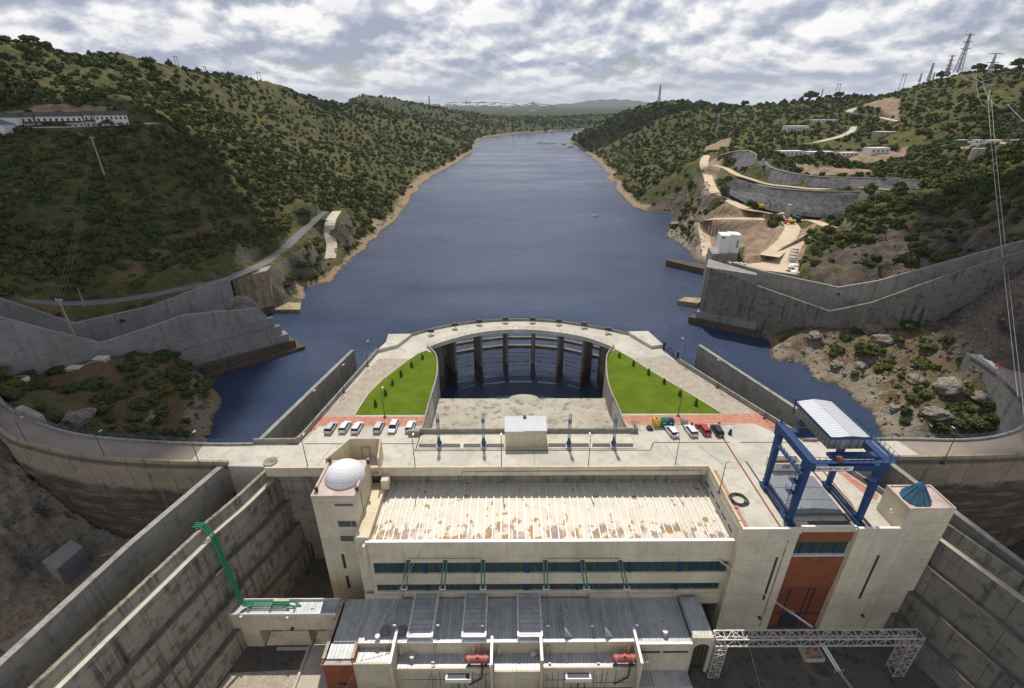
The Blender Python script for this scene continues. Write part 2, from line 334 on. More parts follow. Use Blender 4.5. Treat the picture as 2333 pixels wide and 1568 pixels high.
def mk_terrain(name,near=True):
    t=NT(name); p=t.mp(); A=lambda nm: (lambda n:(setattr(n,'attribute_name',nm),n.outputs['Fac'])[1])(t.n('ShaderNodeAttribute'))
    geo=t.n('ShaderNodeNewGeometry'); sn=t.n('ShaderNodeSeparateXYZ'); t.l(geo.outputs['Normal'],sn.inputs[0]); sp=t.n('ShaderNodeSeparateXYZ'); t.l(geo.outputs['Position'],sp.inputs[0])
    b=t.noise(p,.006,5,.6); n1=t.noise(p,.035,6,.65); n2=t.noise(p,.22,7,.68); n3=t.noise(p,1.1,6,.7)
    vo=t.n('ShaderNodeTexVoronoi'); vo.inputs['Scale'].default_value=.16; t.l(p,vo.inputs['Vector']); vo2=t.n('ShaderNodeTexVoronoi'); vo2.inputs['Scale'].default_value=.42; t.l(p,vo2.inputs['Vector'])
    c=t.mix(t.mr(n1,.38,.64),(.104,.096,.032),(.070,.075,.025)); c=t.mix(t.mr(n2,.5,.72),c,(.21,.155,.055)); c=t.mix(t.m('MULTIPLY',t.mr(b,.45,.65),.35),c,(.16,.155,.045))
    c=t.mix(t.m('MULTIPLY',t.mr(vo2.outputs['Distance'],.42,.25),t.mr(n2,.38,.52)),c,(.055,.070,.028))
    c=t.mix(t.m('MULTIPLY',t.mr(vo.outputs['Distance'],.44,.30),t.mr(n1,.36,.5)),c,(.042,.055,.024))
    c=t.mix(t.mr(sp.outputs[1],900.,2600.),c,t.mix(t.mr(n1,.35,.65),(.035,.05,.028),(.075,.085,.04)))
    soil=t.mix(t.mr(n3,.3,.7),(.21,.13,.07),(.105,.085,.05)); rock=t.mix(t.mr(n2,.35,.6),t.mix(t.mr(n3,.4,.65),(.36,.34,.29),(.15,.135,.11)),(.27,.225,.16))
    c=t.mix(t.m('MULTIPLY',A('soil'),t.mr(n2,.34,.56,.35,1)),c,soil)
    # bare bank along the water line
    zb=t.m('SUBTRACT',sp.outputs[2],t.m('ADD',t.m('MULTIPLY',n2,3.2),t.m('MULTIPLY',t.m('SUBTRACT',n1,.5),7.))); c=t.mix(t.mr(zb,.1,1.5,1,0),c,t.mix(t.mr(n3,.35,.65),(.38,.285,.18),(.20,.15,.10)))
    rk=t.m('MULTIPLY',A('rock'),t.mr(t.noise(p,.10,7,.7,.6),.40,.52)); c=t.mix(rk,c,rock)
    dk=t.m('MULTIPLY',A('dark'),t.mr(n1,.25,.45)); c=t.mix(dk,c,t.mix(t.mr(n2,.4,.62),(.075,.065,.058),(.15,.115,.085)))
    st=t.noise(t.mp((.35,.35,.05)),1.,6,.6); c=t.mix(A('cut'),c,t.mix(t.mr(st,.35,.65),(.07,.072,.08),(.15,.148,.145))); c=t.mix(A('dirt'),c,t.mix(t.mr(n2,.35,.65),(.37,.28,.195),(.25,.175,.12))); c=t.mix(A('wetrock'),c,(.10,.075,.05))
    c=t.mix(t.m('MULTIPLY',t.mr(sn.outputs[2],.72,.5),.7),c,t.mix(t.mr(n3,.4,.65),(.24,.21,.17),(.10,.085,.07)))
    h=t.m('ADD',t.m('MULTIPLY',n2,2.2),t.m('MULTIPLY',n3,.55)); return t.out(c,.95,0,h,.9,.9)
M['terrain']=mk_terrain('hillside')
# ---------------- the land ----------------
ctl=[]
def cg(lst,z=None):
    for q in lst: ctl.append(tuple(g(q[0],q[1],q[2] if len(q)>2 else z)))
def cy_(lst):
    for px,py,Y in lst: ctl.append(tuple(vv(px,py,Y)))
Lsh=[(1320,297),(1250,300),(1180,304),(1105,313),(1080,325),(1075,345),(1045,370),(990,400),(955,425),(928,468),(900,505),(868,530),(830,572),(790,600),(758,645),(710,652),(690,695)]
Rsh=[(1345,295),(1312,310),(1300,318),(1330,345),(1365,375),(1385,400),(1408,440),(1440,472),(1475,482),(1530,487),(1520,520),(1510,535),(1550,560),(1612,600)]
def dens_(sh): return [q for a,b in zip(sh,sh[1:]) for q in (a,((a[0]*2+b[0])/3,(a[1]*2+b[1])/3),((a[0]+b[0]*2)/3,(a[1]+b[1]*2)/3))]+[sh[-1]]
for sh,side in ((Lsh,-1),(Rsh,1)):
    P=[g(x,y,0) for x,y in dens_(sh)]
    for i,p in enumerate(P):
        d=P[min(i+1,len(P)-1)]-P[max(i-1,0)]; n=Vector((-d.y,d.x,0)).normalized()*(-side if True else 1)
        # land lies to the left of the far-to-near left bank
        W=max(3.,min(30.,p.y*.022)); n=Vector((d.y,-d.x,0)).normalized()*(1 if side<0 else -1)
        ctl.append((p.x,p.y,0.)); ctl.append((p.x+n.x*W,p.y+n.y*W,W*(.28 if W<22 else .55))); ctl.append((p.x-n.x*W,p.y-n.y*W,-W*.3))
for x,y in [(10,100),(0,160),(40,170),(10,220),(20,300),(10,420),(20,560),(25,700),(30,900),(30,1150),(40,1400),(150,1680),(280,1980),(420,2040),(-60,150),(65,150)]: ctl.append((x,y,-9.))
cg([(495,868,-4),(530,875,-6),(560,850,-5),(600,845,-6),(640,812,-5),(675,800,-6),(600,900,-8),(680,760,-6),(665,775,-4)]); cg([(475,872),(503,905),(490,945),(478,1002),(620,722)],0)
cg([(440,835,4),(400,800,8),(300,790,11),(150,830,13.5),(230,822,13.5),(50,800,15.5),(0,790,17),(0,860,16),(60,925,15.5),(150,955,12),(300,975,8),(420,930,5),(400,860,9),(300,880,11.5),(250,950,9.5),(430,980,3)])
cg([(1735,768),(1770,824),(1852,866),(1945,914),(1990,964),(2030,1012)],0)
cg([(1760,790,.6),(1720,800,-3),(1800,860,-4),(1880,910,-4),(1600,790,-8),(1950,1000,-6),(1800,795,3),(1990,728,13),(2050,745,14.5),(2150,780,16),(2212,815,17),(2240,870,14),(2285,965,8),(2160,950,6),(2060,960,3.5),(1960,820,7),(1860,800,4),(1900,765,8),(2120,885,9),(2165,878,11),(2200,1000,3),(2330,1000,4)])
# left hill
RIDL=[(-150,90,360),(0,95,400),(60,100,412),(105,108,425),(160,122,440),(210,132,460),(280,134,480),(350,138,505),(400,147,540),(460,164,590),(520,175,640),(570,178,680),(620,185,720),(690,208,820),(740,226,950),(770,234,1150)]
cy_([(x,y+7,Y) for x,y,Y in RIDL]+[(x,y+34,Y*1.22) for x,y,Y in RIDL]+[(x,y+90,Y*1.6) for x,y,Y in RIDL[::3]])
cy_([(800,231,1900),(850,235,2000),(900,246,2250),(960,254,2500),(1040,263,2600),(1180,266,2700),(1300,262,2800),(1400,262,2500),(1250,288,1960),(1150,292,1800),(1330,287,2080),(1200,280,2150),(1300,279,2250),(1100,300,1620)])
cy_([(0,292,268),(80,292,275),(150,291,282),(230,290,290),(330,288,300),(0,278,290),(80,278,296),(150,278,302),(230,278,309),(300,280,316),(150,238,325),(0,238,315),(300,240,350),(0,170,355),(150,180,380)])
cy_([(0,330,255),(150,320,262),(300,320,280),(50,400,232),(250,400,248),(450,400,292),(600,400,350),(750,400,425),(880,380,560),(50,550,192),(250,550,203),(450,550,232),(600,520,272),(690,450,335),(0,620,168),(250,620,180),(430,598,205)])
cy_([(400,250,420),(550,280,520),(700,300,640),(850,300,850),(1000,305,1250)])
cg([(620,590,19),(690,530,21),(740,485,23),(560,615,18.8)]); cg([(500,641,22.6),(430,655,21.4),(350,674,20.0),(270,686,19.3),(200,694,19.0),(130,694,20.5),(60,688,24)])
cg([(700,600,10),(780,520,14),(800,480,16)])
# right hills
RIDR=[(1345,290,1900),(1380,273,1700),(1420,258,1450),(1455,248,1280),(1500,246,1200),(1560,245,1100),(1640,239,1000),(1700,240,950),(1760,241,900),(1830,228,830),(1900,229,800),(1960,227,780),(2020,215,740),(2060,203,715),(2110,193,690),(2165,182,660),(2200,175,640),(2260,167,605),(2332,173,570),(2480,175,520)]
cy_([(x,y+(5 if x>1500 else 0),Y) for x,y,Y in RIDR]+[(x,y+26,Y*1.25) for x,y,Y in RIDR if x>1750])
cy_([(1935,252,700),(2050,275,640),(1450,300,900),(1450,360,650),(1490,420,480),(1560,340,640),(1600,290,760),(1700,300,620),(1810,298,560),(1930,298,560),(1770,352,445),(1900,354,435),(2050,350,440),(1870,322,500),(2100,370,385),(2200,335,400),(2332,325,380),(2332,300,420),(2200,240,520),(2215,374,300),(2120,340,420)])
cg([(1605,362,40),(1612,420,33),(1640,457,28),(1700,477,24),(1750,489,21),(1850,507,20),(1960,500,20)])
cg([(1665,442,27),(1700,462,24),(1760,480,21),(1850,493,20),(1950,492,20)])
CUTB=[(1640,375,36),(1680,400,33.4),(1750,423,33),(1850,432,33),(1950,434,33),(2090,436,33)]; cg(CUTB)
cg([(1650,371,37),(1685,392,34.5),(1755,416,33.5),(1850,427,33.4),(1950,429,33.3),(2090,431,33.3)])
cy_([(1645,352,445),(1700,345,432),(1735,362,395),(1760,385,362),(1850,402,342),(1950,406,340),(2040,409,338),(2130,415,330),(1850,388,372),(2000,393,372)])
cy_([(1900,645,182),(1850,600,196),(2000,560,200),(2100,500,228),(2210,520,192),(2332,480,175),(2040,440,272),(1960,480,250),(1890,512,256),(2150,423,290),(2250,402,255),(2332,430,205),(2250,700,134),(2332,650,130),(2332,600,145)])
cg([(1700,600),(1800,600),(1760,640),(1780,540),(1800,520),(1660,583),(1720,575)],19.5)
cg([(1560,618,-5),(1600,650,-5),(1565,662,-5),(1605,692,-4),(1590,612,-4)]); cg([(1620,560,9),(1565,520,7),(1600,500,14),(1640,470,20),(1560,460,14)])
# beyond
for x,y,z in [(-900,700,95),(-700,350,120),(-650,1300,70),(-600,2300,45),(900,900,80),(700,450,85),(1200,2000,55),(700,1500,60),(0,3600,36),(-1500,4500,40),(1600,4500,45),(0,6000,42),(-3000,8000,60),(0,9000,56),(3000,8000,60),(1200,12000,70),(-3000,12000,80),(5000,12000,80),(-4000,3000,70),(4000,3000,80),(-2000,1200,80),(2500,1000,90),(-300,60,40),(300,60,40),(400,150,60),(-350,200,60)]: ctl.append((x,y,z))
ctl=np.array(ctl); W0=60.
def WR(x,y): return np.stack([np.arcsinh(x/(y+60.)),np.log(y+60.)],-1)
def tps(c,warp=True,lam=2e-4):
    U=WR(c[:,0],c[:,1]) if warp else c[:,:2]/40.
    n=len(c); d=np.linalg.norm(U[:,None]-U[None],axis=2); K=np.where(d>0,d*d*np.log(d+1e-12),0)+np.eye(n)*lam
    Pm=np.hstack([np.ones((n,1)),U]); A=np.zeros((n+3,n+3)); A[:n,:n]=K;A[:n,n:]=Pm;A[n:,:n]=Pm.T
    w=np.linalg.solve(A,np.concatenate([c[:,2],np.zeros(3)]))
    def f(x,y):
        x=np.asarray(x,float).ravel();y=np.asarray(y,float).ravel(); out=np.empty(len(x))
        q=WR(x,y) if warp else np.stack([x,y],1)/40.
        for s in range(0,len(x),20000):
            qq=q[s:s+20000]; r2=((qq[:,None]-U[None])**2).sum(2)
            out[s:s+20000]=(.5*r2*np.log(r2+1e-20))@w[:n]+w[n]+qq@w[n+1:]
        return out
    return f
# merge near-duplicate controls
keep=[];seen=[]
for c in ctl:
    u=WR(c[0],c[1])
    if all(np.hypot(*(u-s))>.006 for s in seen): keep.append(c); seen.append(u)
base_h=tps(np.array(keep))
def inpoly(x,y,poly):
    r=np.zeros(x.shape,bool); n=len(poly)
    for i in range(n):
        x1,y1=poly[i][0],poly[i][1]; x2,y2=poly[(i+1)%n][0],poly[(i+1)%n][1]
        if y1==y2: continue
        r^=((y1>y)!=(y2>y))&(x<(x2-x1)*(y-y1)/(y2-y1)+x1)
    return r
def fbm(x,y,s,oc=5,seed=0):
    # value noise on a lattice, vectorised
    rs=np.random.RandomState(7+seed); T=rs.rand(256,256); o=np.zeros(x.shape);a=1.;t=0
    for k in range(oc):
        fx=x/s+k*17.3+500;fy=y/s+k*9.1+500; ix=np.floor(fx).astype(int);iy=np.floor(fy).astype(int); dx=fx-ix;dy=fy-iy; dx=dx*dx*(3-2*dx);dy=dy*dy*(3-2*dy)
        v=(T[ix&255,iy&255]*(1-dx)+T[(ix+1)&255,iy&255]*dx)*(1-dy)+(T[ix&255,(iy+1)&255]*(1-dx)+T[(ix+1)&255,(iy+1)&255]*dx)*dy
        o+=(v-.5)*a; t+=a; a*=.5; s*=.5
    return o/t*2
# plan outlines shared with the structures
RL_out=catmull([(-150,128,18),(-137,115,18),g(0,905,18),g(40,940,18),(-96.5,88.8,18),g(300,1003,18),g(480,1012,18),(-53.6,84.3,18)],5)
RL_in=catmull([(-142,119,18),(-127,104,18),g(0,985,18),g(80,1020,18),g(200,1045,18),g(350,1057,18),(-55.6,77.4,18)],5)
RR_out=catmull([(62,85,18),g(2040,1000,18),g(2200,1002,18),g(2290,988,18),(115,90.8,18),(122.5,98.5,18),(127.3,108.5,18),(129.6,118,18),(130.2,124.5,18)],5)
RR_in=catmull([(74.7,78.5,18),(83,78.2,18),(104,79,18),(118,82,18),(129,90,18),(136,103,18),(138.5,115,18),(138.8,125,18)],5)
LA,LB=(-82.8,167.4),(-103.2,148.7)     # left chute, near wall
RA,RB=(76.8,189.3),(99.8,174.0)
def lowmask(x,y):
    pit=[(-150,15),(-143,117)]+[(p.x,p.y+3) for p in RL_in[3:]]+[(-54,81),(62,81)]+[(p.x,p.y+3) for p in RR_in]+[(190,100),(190,15)]
    dk=[(-54.5,80),(-46.6,130),(-37,129),(-16,149),(22,149),(44,130),(58,132),(70,80)]
    return inpoly(x,y,pit)|inpoly(x,y,dk)
def chute_poly(a,b,o1,o2,l0,l1):
    d=Vector((b[0]-a[0],b[1]-a[1])).normalized(); n=Vector((-d.y,d.x)); a=Vector(a)
    return [a+d*l0+n*o1,a+d*l1+n*o1,a+d*l1+n*o2,a+d*l0+n*o2]
CHL=chute_poly(LA,LB,0,-24.6,-2,110); CHR=chute_poly(RA,RB,0,14.6,-2,110)
def G2(lst,z): return [tuple(g(x,y,z))[:2] for x,y in lst]
CUT1=[vv(1628,352,470),vv(1645,345,455),vv(1700,340,440),vv(1762,381,366),vv(1850,399,345),vv(1950,403,343),vv(2040,406,341),vv(2135,412,333),g(2095,438,33),g(1950,430,33.2),g(1850,428,33.2),g(1750,419,33),g(1680,395,33),g(1645,374,36)]
CUT2=[g(1655,425,31),g(1690,410,33),g(1750,426,32.6),g(1850,434.5,32.6),g(1950,436.5,32.6),g(2095,438,32.6),g(2090,500,20),g(1950,500,20),g(1850,494,20),g(1760,481,21),g(1700,463,24),g(1665,444,27)]
DIRT=[[g(1600,360,40),g(1645,352,42),g(1645,380,36),g(1625,392,36)],[g(1760,383,38),vv(1780,375,385),vv(1980,382,390),vv(2000,400,352),vv(1850,397,348)],
 [g(1600,500,14),g(1640,490,17),g(1740,500,20),g(1860,520,20),g(1840,560,19.5),g(1810,625,19.5),g(1690,600,19.5),g(1700,560,19.5),g(1740,545,19.5),g(1660,575,15),g(1620,600,6),g(1600,560,8)],
 [vv(1755,330,480),vv(1800,336,470),vv(1990,345,450),vv(2070,335,460),vv(2060,360,425),vv(1900,362,415),vv(1760,358,430)],[vv(2160,312,400),vv(2332,300,400),vv(2332,345,360),vv(2190,345,385)],[vv(1960,255,705),vv(2000,262,680),vv(2045,278,640),vv(2040,262,690),vv(1990,250,730)],[vv(1605,338,600),vv(1660,338,600),vv(1660,345,560),vv(1605,345,560)],[vv(0,248,312),vv(260,248,335),vv(250,262,322),vv(0,262,305)]]
SOIL=[[vv(380,560,225),vv(560,560,255),vv(640,500,285),vv(520,470,270),vv(330,560,215),vv(250,660,172),vv(430,630,195)],[g(x,y,9) for x,y in [(0,790),(120,770),(280,790),(480,840),(510,920),(480,1005),(200,980),(0,900)]],[g(x,y,8) for x,y in [(1740,765),(2000,715),(2230,820),(2290,990),(2030,1010),(1850,880)]],[g(1530,490,3),g(1640,470,20),g(1740,490,20),g(1740,560,15),g(1620,610,3),g(1500,535,1)]]
ROCKP=[[g(x,y,6) for x,y in [(1735,768),(1860,755),(1990,712),(2090,740),(2240,850),(2250,1000),(2030,1015),(1850,875)]],[g(x,y,6) for x,y in [(440,850),(515,900),(500,1005),(400,1000)]],[g(1490,480,1),g(1560,440,14),g(1640,470,20),g(1620,560,9),g(1600,600,3),g(1500,535,0)]]
DARKP=[[vv(1850,640,186),vv(1830,590,200),vv(1900,540,212),vv(2100,490,232),vv(2332,440,205),vv(2400,600,150),vv(2000,660,165)],[vv(2100,690,150),vv(2332,620,140),vv(2450,760,110),g(2332,880,19),g(2230,805,19),g(2150,770,17)],[vv(1470,470,440),vv(1560,430,440),vv(1600,480,370),vv(1540,500,380)]]
PIL=[(-116,189),(-113,191),(-103.5,202.5),(-98,216),(-84,216),(-87,186),(-100,171),(-108,178)]
BEDS=[]
def raw(x,y):
    z=base_h(x,y); far=np.clip((y-60)/500,0,1); wet=np.clip(z/6.,0,1)
    z=z+fbm(x,y,28,6,1)*(1.2+6*far)*wet+fbm(x,y,300,4,2)*np.clip((y-500)/1500,0,1)*16*wet
    z=z+fbm(x*1.2+y*.5,y,5,5,3)*1.5*np.clip((z+2)/5,0,1)*np.clip(1-(y-60)/500,.2,1)
    dk_=inpoly(x,y,DARKP[0]); isl=(inpoly(x,y,ROCKP[0])|inpoly(x,y,ROCKP[2])|dk_|inpoly(x,y,DARKP[1]))
    r=fbm(x*.8-y*.55,y*.8+x*.5,9,6,5); z=np.where(isl,z+(np.abs(r)*-3.2*np.where(dk_,2.2,1.)+.9+fbm(x,y,2.4,4,6)*.8)*np.clip((z+.6)/2.5,0,1),z)
    return z
def surf(x,y):
    z=raw(x,y)
    for W,wd in BEDS:
        P=np.array([(p.x,p.y,p.z) for p in W]); r=wd/2+7; near=(x>P[:,0].min()-r)&(x<P[:,0].max()+r)&(y>P[:,1].min()-r)&(y<P[:,1].max()+r)
        if not near.any(): continue
        xi=x[near];yi=y[near]; best=np.full(len(xi),1e9); bz=np.zeros(len(xi))
        for i in range(len(P)-1):
            a=P[i];d=P[i+1]-a; t=np.clip(((xi-a[0])*d[0]+(yi-a[1])*d[1])/(d[0]**2+d[1]**2+1e-9),0,1); q=np.hypot(xi-a[0]-t*d[0],yi-a[1]-t*d[1]); k=q<best; best=np.where(k,q,best); bz=np.where(k,a[2]+t*d[2],bz)
        f=np.clip((best-wd/2-1.2)/5.,0,1); f=f*f*(3-2*f); z[near]=bz*(1-f)+z[near]*f
    m_=inpoly(x,y,PIL); z=np.where(m_,np.minimum(z,-1.5),z)
    m_=inpoly(x,y,PLAT); z=np.where(m_,np.minimum(z,19.),z)
    m_=inpoly(x,y,PLAT2); z=np.where(m_,np.minimum(z,13.),z)
    m_=inpoly(x,y,CUT1)|inpoly(x,y,CUT2); z=np.where(m_,z-1.6,z)
    return z
c24=lambda x,y:((2300+x/3.888)/1.4524,(720+y/3.888)/1.4524)
PLAT=[tuple(g(*c24(x,y),20.0))[:2] for x,y in [(420,565),(490,650),(700,690),(1005,730),(1340,770),(1350,640),(1310,560),(1350,440),(1430,260),(1380,230),(1120,420),(1000,540),(920,560),(800,585),(640,600)]]
PLAT2=[tuple(g(*c24(x,y),20.0))[:2] for x,y in [(400,560),(640,740),(1900,920),(1560,840),(1345,745),(1000,705),(700,668),(490,645),(415,575)]]
def land_raw(px,py):
    d=ray(px,py); t=np.geomspace(90,6000,1400)/math.hypot(d.x,d.y); z=H+d.z*t; hh=raw(d.x*t,d.y*t); k=int(np.argmax(hh>z)); return Vector((d.x*t[k],d.y*t[k],float(hh[k])))
RP={'bank':([(742,485),(715,508),(690,530),(655,560),(625,588),(580,610),(505,639),(430,656),(350,673),(270,685),(200,693),(120,692),(50,684)],5.5),
'slide':([(768,484),(754,505),(751,535),(756,562),(752,590)],6.),
'low':([(1640,352),(1612,356),(1603,372),(1610,405),(1625,435),(1655,458),(1700,475),(1750,488),(1800,498),(1850,508),(1905,520)],7),
'up':([(1625,378),(1650,385),(1680,399),(1715,411),(1750,421),(1800,427),(1850,431),(1950,433),(2090,434)],5),
'ramp':([(1795,508),(1805,520),(1795,540),(1782,560),(1750,585)],8),
'track':([(1740,500),(1680,500),(1615,503),(1600,515),(1605,545),(1612,585)],6),
'r1':([(1945,290),(1938,300),(1915,312),(1870,322),(1825,331)],6),'r2':([(2052,278),(2010,270),(1965,262),(1935,257),(1945,248),(1965,244)],8),'r3':([(2195,325),(2260,328),(2340,331)],9),'r4':([(70,292),(150,291),(230,287),(300,285),(350,281)],9)}
RW={}
for k_,(pp,wd) in RP.items():
    W_=catmull([land_raw(*q) for q in pp],5)
    if k_!='slide':
        for _ in range(6):
            zs_=[p.z for p in W_]
            for i in range(1,len(W_)-1): W_[i].z=(zs_[i-1]+zs_[i]*2+zs_[i+1])/4
    RW[k_]=(W_,wd)
BEDS=[RW[k_] for k_ in ('bank','low','up','ramp','track','r1','r2','r3','r4','slide')]
nu,nv=1250,760
us=np.linspace(-4.9,4.9,nu); vs_=np.linspace(.35,6.12,nv)
X,Y=np.meshgrid(W0*np.sinh(us),W0*np.sinh(vs_)); xf,yf=X.ravel(),Y.ravel()
zf=surf(xf,yf); zf=np.maximum(zf,-12)
low=lowmask(xf,yf); zf[low]=-11
for cp in (CHL,CHR): mk=inpoly(xf,yf,cp); zf[mk]=np.minimum(zf[mk],5)
def grid_mesh(name,xf,yf,zf,nu,nv,mat):
    me=bpy.data.meshes.new(name); me.vertices.add(len(xf)); me.vertices.foreach_set('co',np.stack([xf,yf,zf],1).ravel())
    i=np.arange((nv-1)*(nu-1)); a=(i//(nu-1))*nu+i%(nu-1); q=np.stack([a,a+1,a+nu+1,a+nu],1).astype(np.int32)
    me.loops.add(q.size); me.loops.foreach_set('vertex_index',q.ravel()); me.polygons.add(len(q)); me.polygons.foreach_set('loop_start',np.arange(0,q.size,4,dtype=np.int32)); me.polygons.foreach_set('loop_total',np.full(len(q),4,np.int32))
    me.polygons.foreach_set('use_smooth',np.ones(len(q),bool)); me.update(calc_edges=True); me.materials.append(mat); o=bpy.data.objects.new(name,me); C.objects.link(o); return o
def setattr_(me,n,v):
    a=me.attributes.new(n,'FLOAT','POINT'); a.data.foreach_set('value',np.asarray(v,np.float32))
land=grid_mesh('ground',xf,yf,zf,nu,nv,M['terrain']); land['kind']='structure'
def anyp(ps,x,y):
    r=np.zeros(x.shape,bool)
    for p in ps: r|=inpoly(x,y,p)
    return r
setattr_(land.data,'cut',anyp([CUT1,CUT2],xf,yf)); setattr_(land.data,'dirt',anyp(DIRT,xf,yf)); setattr_(land.data,'soil',anyp(SOIL,xf,yf)); isl_=inpoly(xf,yf,ROCKP[0]); setattr_(land.data,'rock',np.maximum(np.where(isl_,np.clip(1.5-zf/6.5,.22,1),anyp(ROCKP,xf,yf)*1.),anyp(DARKP,xf,yf)*.45)); setattr_(land.data,'dark',anyp(DARKP,xf,yf)); setattr_(land.data,'wetrock',zf<.25)
def hz(x,y):
    x=np.atleast_1d(np.array(x,float)); return surf(x,np.atleast_1d(np.array(y,float)))
def h1(x,y): return float(hz(x,y)[0])
def land_at(px,py,z0=20.,it=14):
    # walk along the sight line until it meets the land
    d=ray(px,py); t=np.geomspace(90,6000,1400)/math.hypot(d.x,d.y); z=H+d.z*t; hh=surf(d.x*t,d.y*t); k=np.argmax(hh>z); 
    if hh[k]<=z[k]: k=len(t)-1
    return Vector((d.x*t[k],d.y*t[k],float(hh[k])))
# water: one sheet, its near edge under the dam road and the deck
mid=lambda A,B:[(A[i*(len(A)-1)//12]+B[i*(len(B)-1)//12])/2 for i in range(13)]
WP=[(p.x,p.y) for p in mid(RL_out,RL_in)]+[(-50,82),(62,82)]+[(p.x,p.y) for p in mid(RR_out,RR_in)]+[(160,200),(1500,1500),(1500,2600),(-600,2600),(-300,300)]
wm=MB(); tri=geometry.tessellate_polygon([[Vector((x,y,0)) for x,y in WP]]); wm.add([(x,y,0) for x,y in WP],[t for t in tri]); wo=wm.build('river_water',M['water'],fix=True); wo['kind']='structure'
if wo.data.polygons[0].normal.z<0: wo.data.flip_normals()
# the rocky pit left of the powerhouse, below the dam road
pc=np.array([(-88,81,-2.5),(-70,79,-1.5),(-97,83,3),(-60,77.5,-3),(-110,89,12),(-122,97,15.5),(-130,104,16),(-60,65,-6),(-64,50,-6),(-68,38,-6),(-85,74,-6),(-80,68,-6),(-93,72,-3),(-93,57,-6),(-88,62,-6),(-99,62,-2.5),(-103,70,3),(-112,75,9),(-110,60,2.5),(-120,66,9),(-100,50,-4.5),(-110,45,-2),(-130,60,12),(-135,85,19),(-130,40,8),(-95,40,-6),(-75,55,-6),(-98,77,.5),(-104,80,6.5)])
pf=tps(pc,False,1e-4); n1_,n2_=300,300; gx,gy=np.meshgrid(np.linspace(-140,-55,n1_),np.linspace(25,112,n2_)); gx=gx.ravel();gy=gy.ravel(); gz=pf(gx,gy); hill=np.clip((gz+5.5)/4,0,1)
gz=gz+(fbm(gx*.7+gy*.6,gy,9,6,11)*4.5-np.abs(fbm(gx-gy*.4,gy+gx*.4,6,6,12))*4.2+.8)*hill
roadp=[(p.x,p.y) for p in RL_in]+[(-50,77),(-50,130),(-150,140)]
gz=np.where(inpoly(gx,gy,roadp),np.minimum(gz,-5),gz)
pit=grid_mesh('rocky_ground',gx,gy,gz,n1_,n2_,M['terrain']); pit['kind']='structure'
setattr_(pit.data,'rock',hill*2.5); setattr_(pit.data,'soil',1-np.clip(hill*1.6,0,1))
for nme in ('cut','dirt','dark','wetrock'): setattr_(pit.data,nme,np.zeros(len(gx)))
# ================= the deck above the tailrace =================
Z=18.
c1=lambda x,y:((1000+x/1.5553)/1.4524,(1000+y/1.5553)/1.4524)
c5=lambda x,y:((1000+x/4.667)/1.4524,(1340+y/4.667)/1.4524)
c6=lambda x,y:((2000+x/4.667)/1.4524,(1340+y/4.667)/1.4524)
def gz_(c,pts,z=Z): return [g(*c(x,y),z) for x,y in pts]
def xy(P): return [(p[0],p[1]) for p in P]
HL=[g(x,y,Z) for x,y in [(975,791),(988,803),(996,817),(998.5,844),(994,870),(985,901),(979,921)]]+[Vector((-18.9,88.6,Z))]
HR=[g(x,y,Z) for x,y in [(1396.6,791),(1386,803),(1380,817),(1379,844),(1382,870),(1391,901),(1401,921)]]+[Vector((25.4,88.3,Z))]
AIN=catmull([g(x,y,Z) for x,y in [(975,791),(1004.7,779.8),(1044.6,768.2),(1091,757.7),(1151,751.5),(1213,751.5),(1275,757.7),(1328,767),(1363.4,778),(1396.6,791)]],3)
AOUT=catmull([g(x,y,Z) for x,y in [(935,766),(975,754),(1040,741),(1095,734.5),(1150,731),(1212,731),(1275,735),(1330,743),(1385,752.5),(1435,764)]],3)
IPL=[g(862,803,Z),Vector((-44.3,84.4,Z))]; IPR=[g(1541,824,Z),g(1776,972,Z)]
DECK=[(-55.5,77.2),(-47.2,76.95),(38.45,76.95),(38.45,60.93),(64.5,60.93),(64.5,65),(66.3,66.2),(68.1,68.2),(64.7,76.4),(64.7,78.3),(74.7,78.5),(82,85.2),(62,85)]+xy(IPR[::-1])+[tuple(g(1507,795,Z))[:2]]+[tuple(AOUT[-1])[:2]]+xy(HR)+xy(HL[::-1])+[tuple(AOUT[0])[:2]]+[tuple(g(880,786,Z))[:2]]+xy(IPL)+[(-53.7,84.4)]
b=MB(); b.prism(DECK,-9,Z); b.box(-47.2,75.5,17.15,38.45,76.95,Z); o=b.build('paved_deck',M['deck'],fix=True); o['kind']='structure'
# paving sheets on the deck, each a little above the one below
def sheet(name,pts,mat,z,kind='structure'):
    m=MB(); P=[Vector((p[0],p[1],0)) for p in pts]; tri=geometry.tessellate_polygon([P]); m.add([(p.x,p.y,z) for p in P],tri); o=m.build(name,mat,fix=True)
    if o.data.polygons[0].normal.z<0: o.data.flip_normals()
    if kind: o['kind']=kind
    return o
lawnL=HL[6::-1] ; lbL=gz_(c1,[(640,247),(600,262),(540,300),(470,350),(400,405),(330,480),(262,587)])
LAWNL=[p for p in lbL]+[g(975,948,Z)]+[HL[i] for i in (6,5,4,3,2,1)]
lbR=gz_(c1,[(1606,240),(1690,285),(1760,330),(1900,415),(2010,480),(2170,578)])
LAWNR=[p for p in lbR]+[g(1412,945,Z)]+[HR[i] for i in (6,5,4,3,2,1)]
def inset(P,d=.3):
    c=sum((Vector(p) for p in P),Vector())/len(P); return [Vector(p)+(c-Vector(p)).normalized()*d for p in P]
sheet('lawn',inset(LAWNL,.5),M['lawn'],Z+.05)['label']='curved green lawn left of the horseshoe basin'
sheet('lawn',inset(LAWNR,.5),M['lawn'],Z+.05)
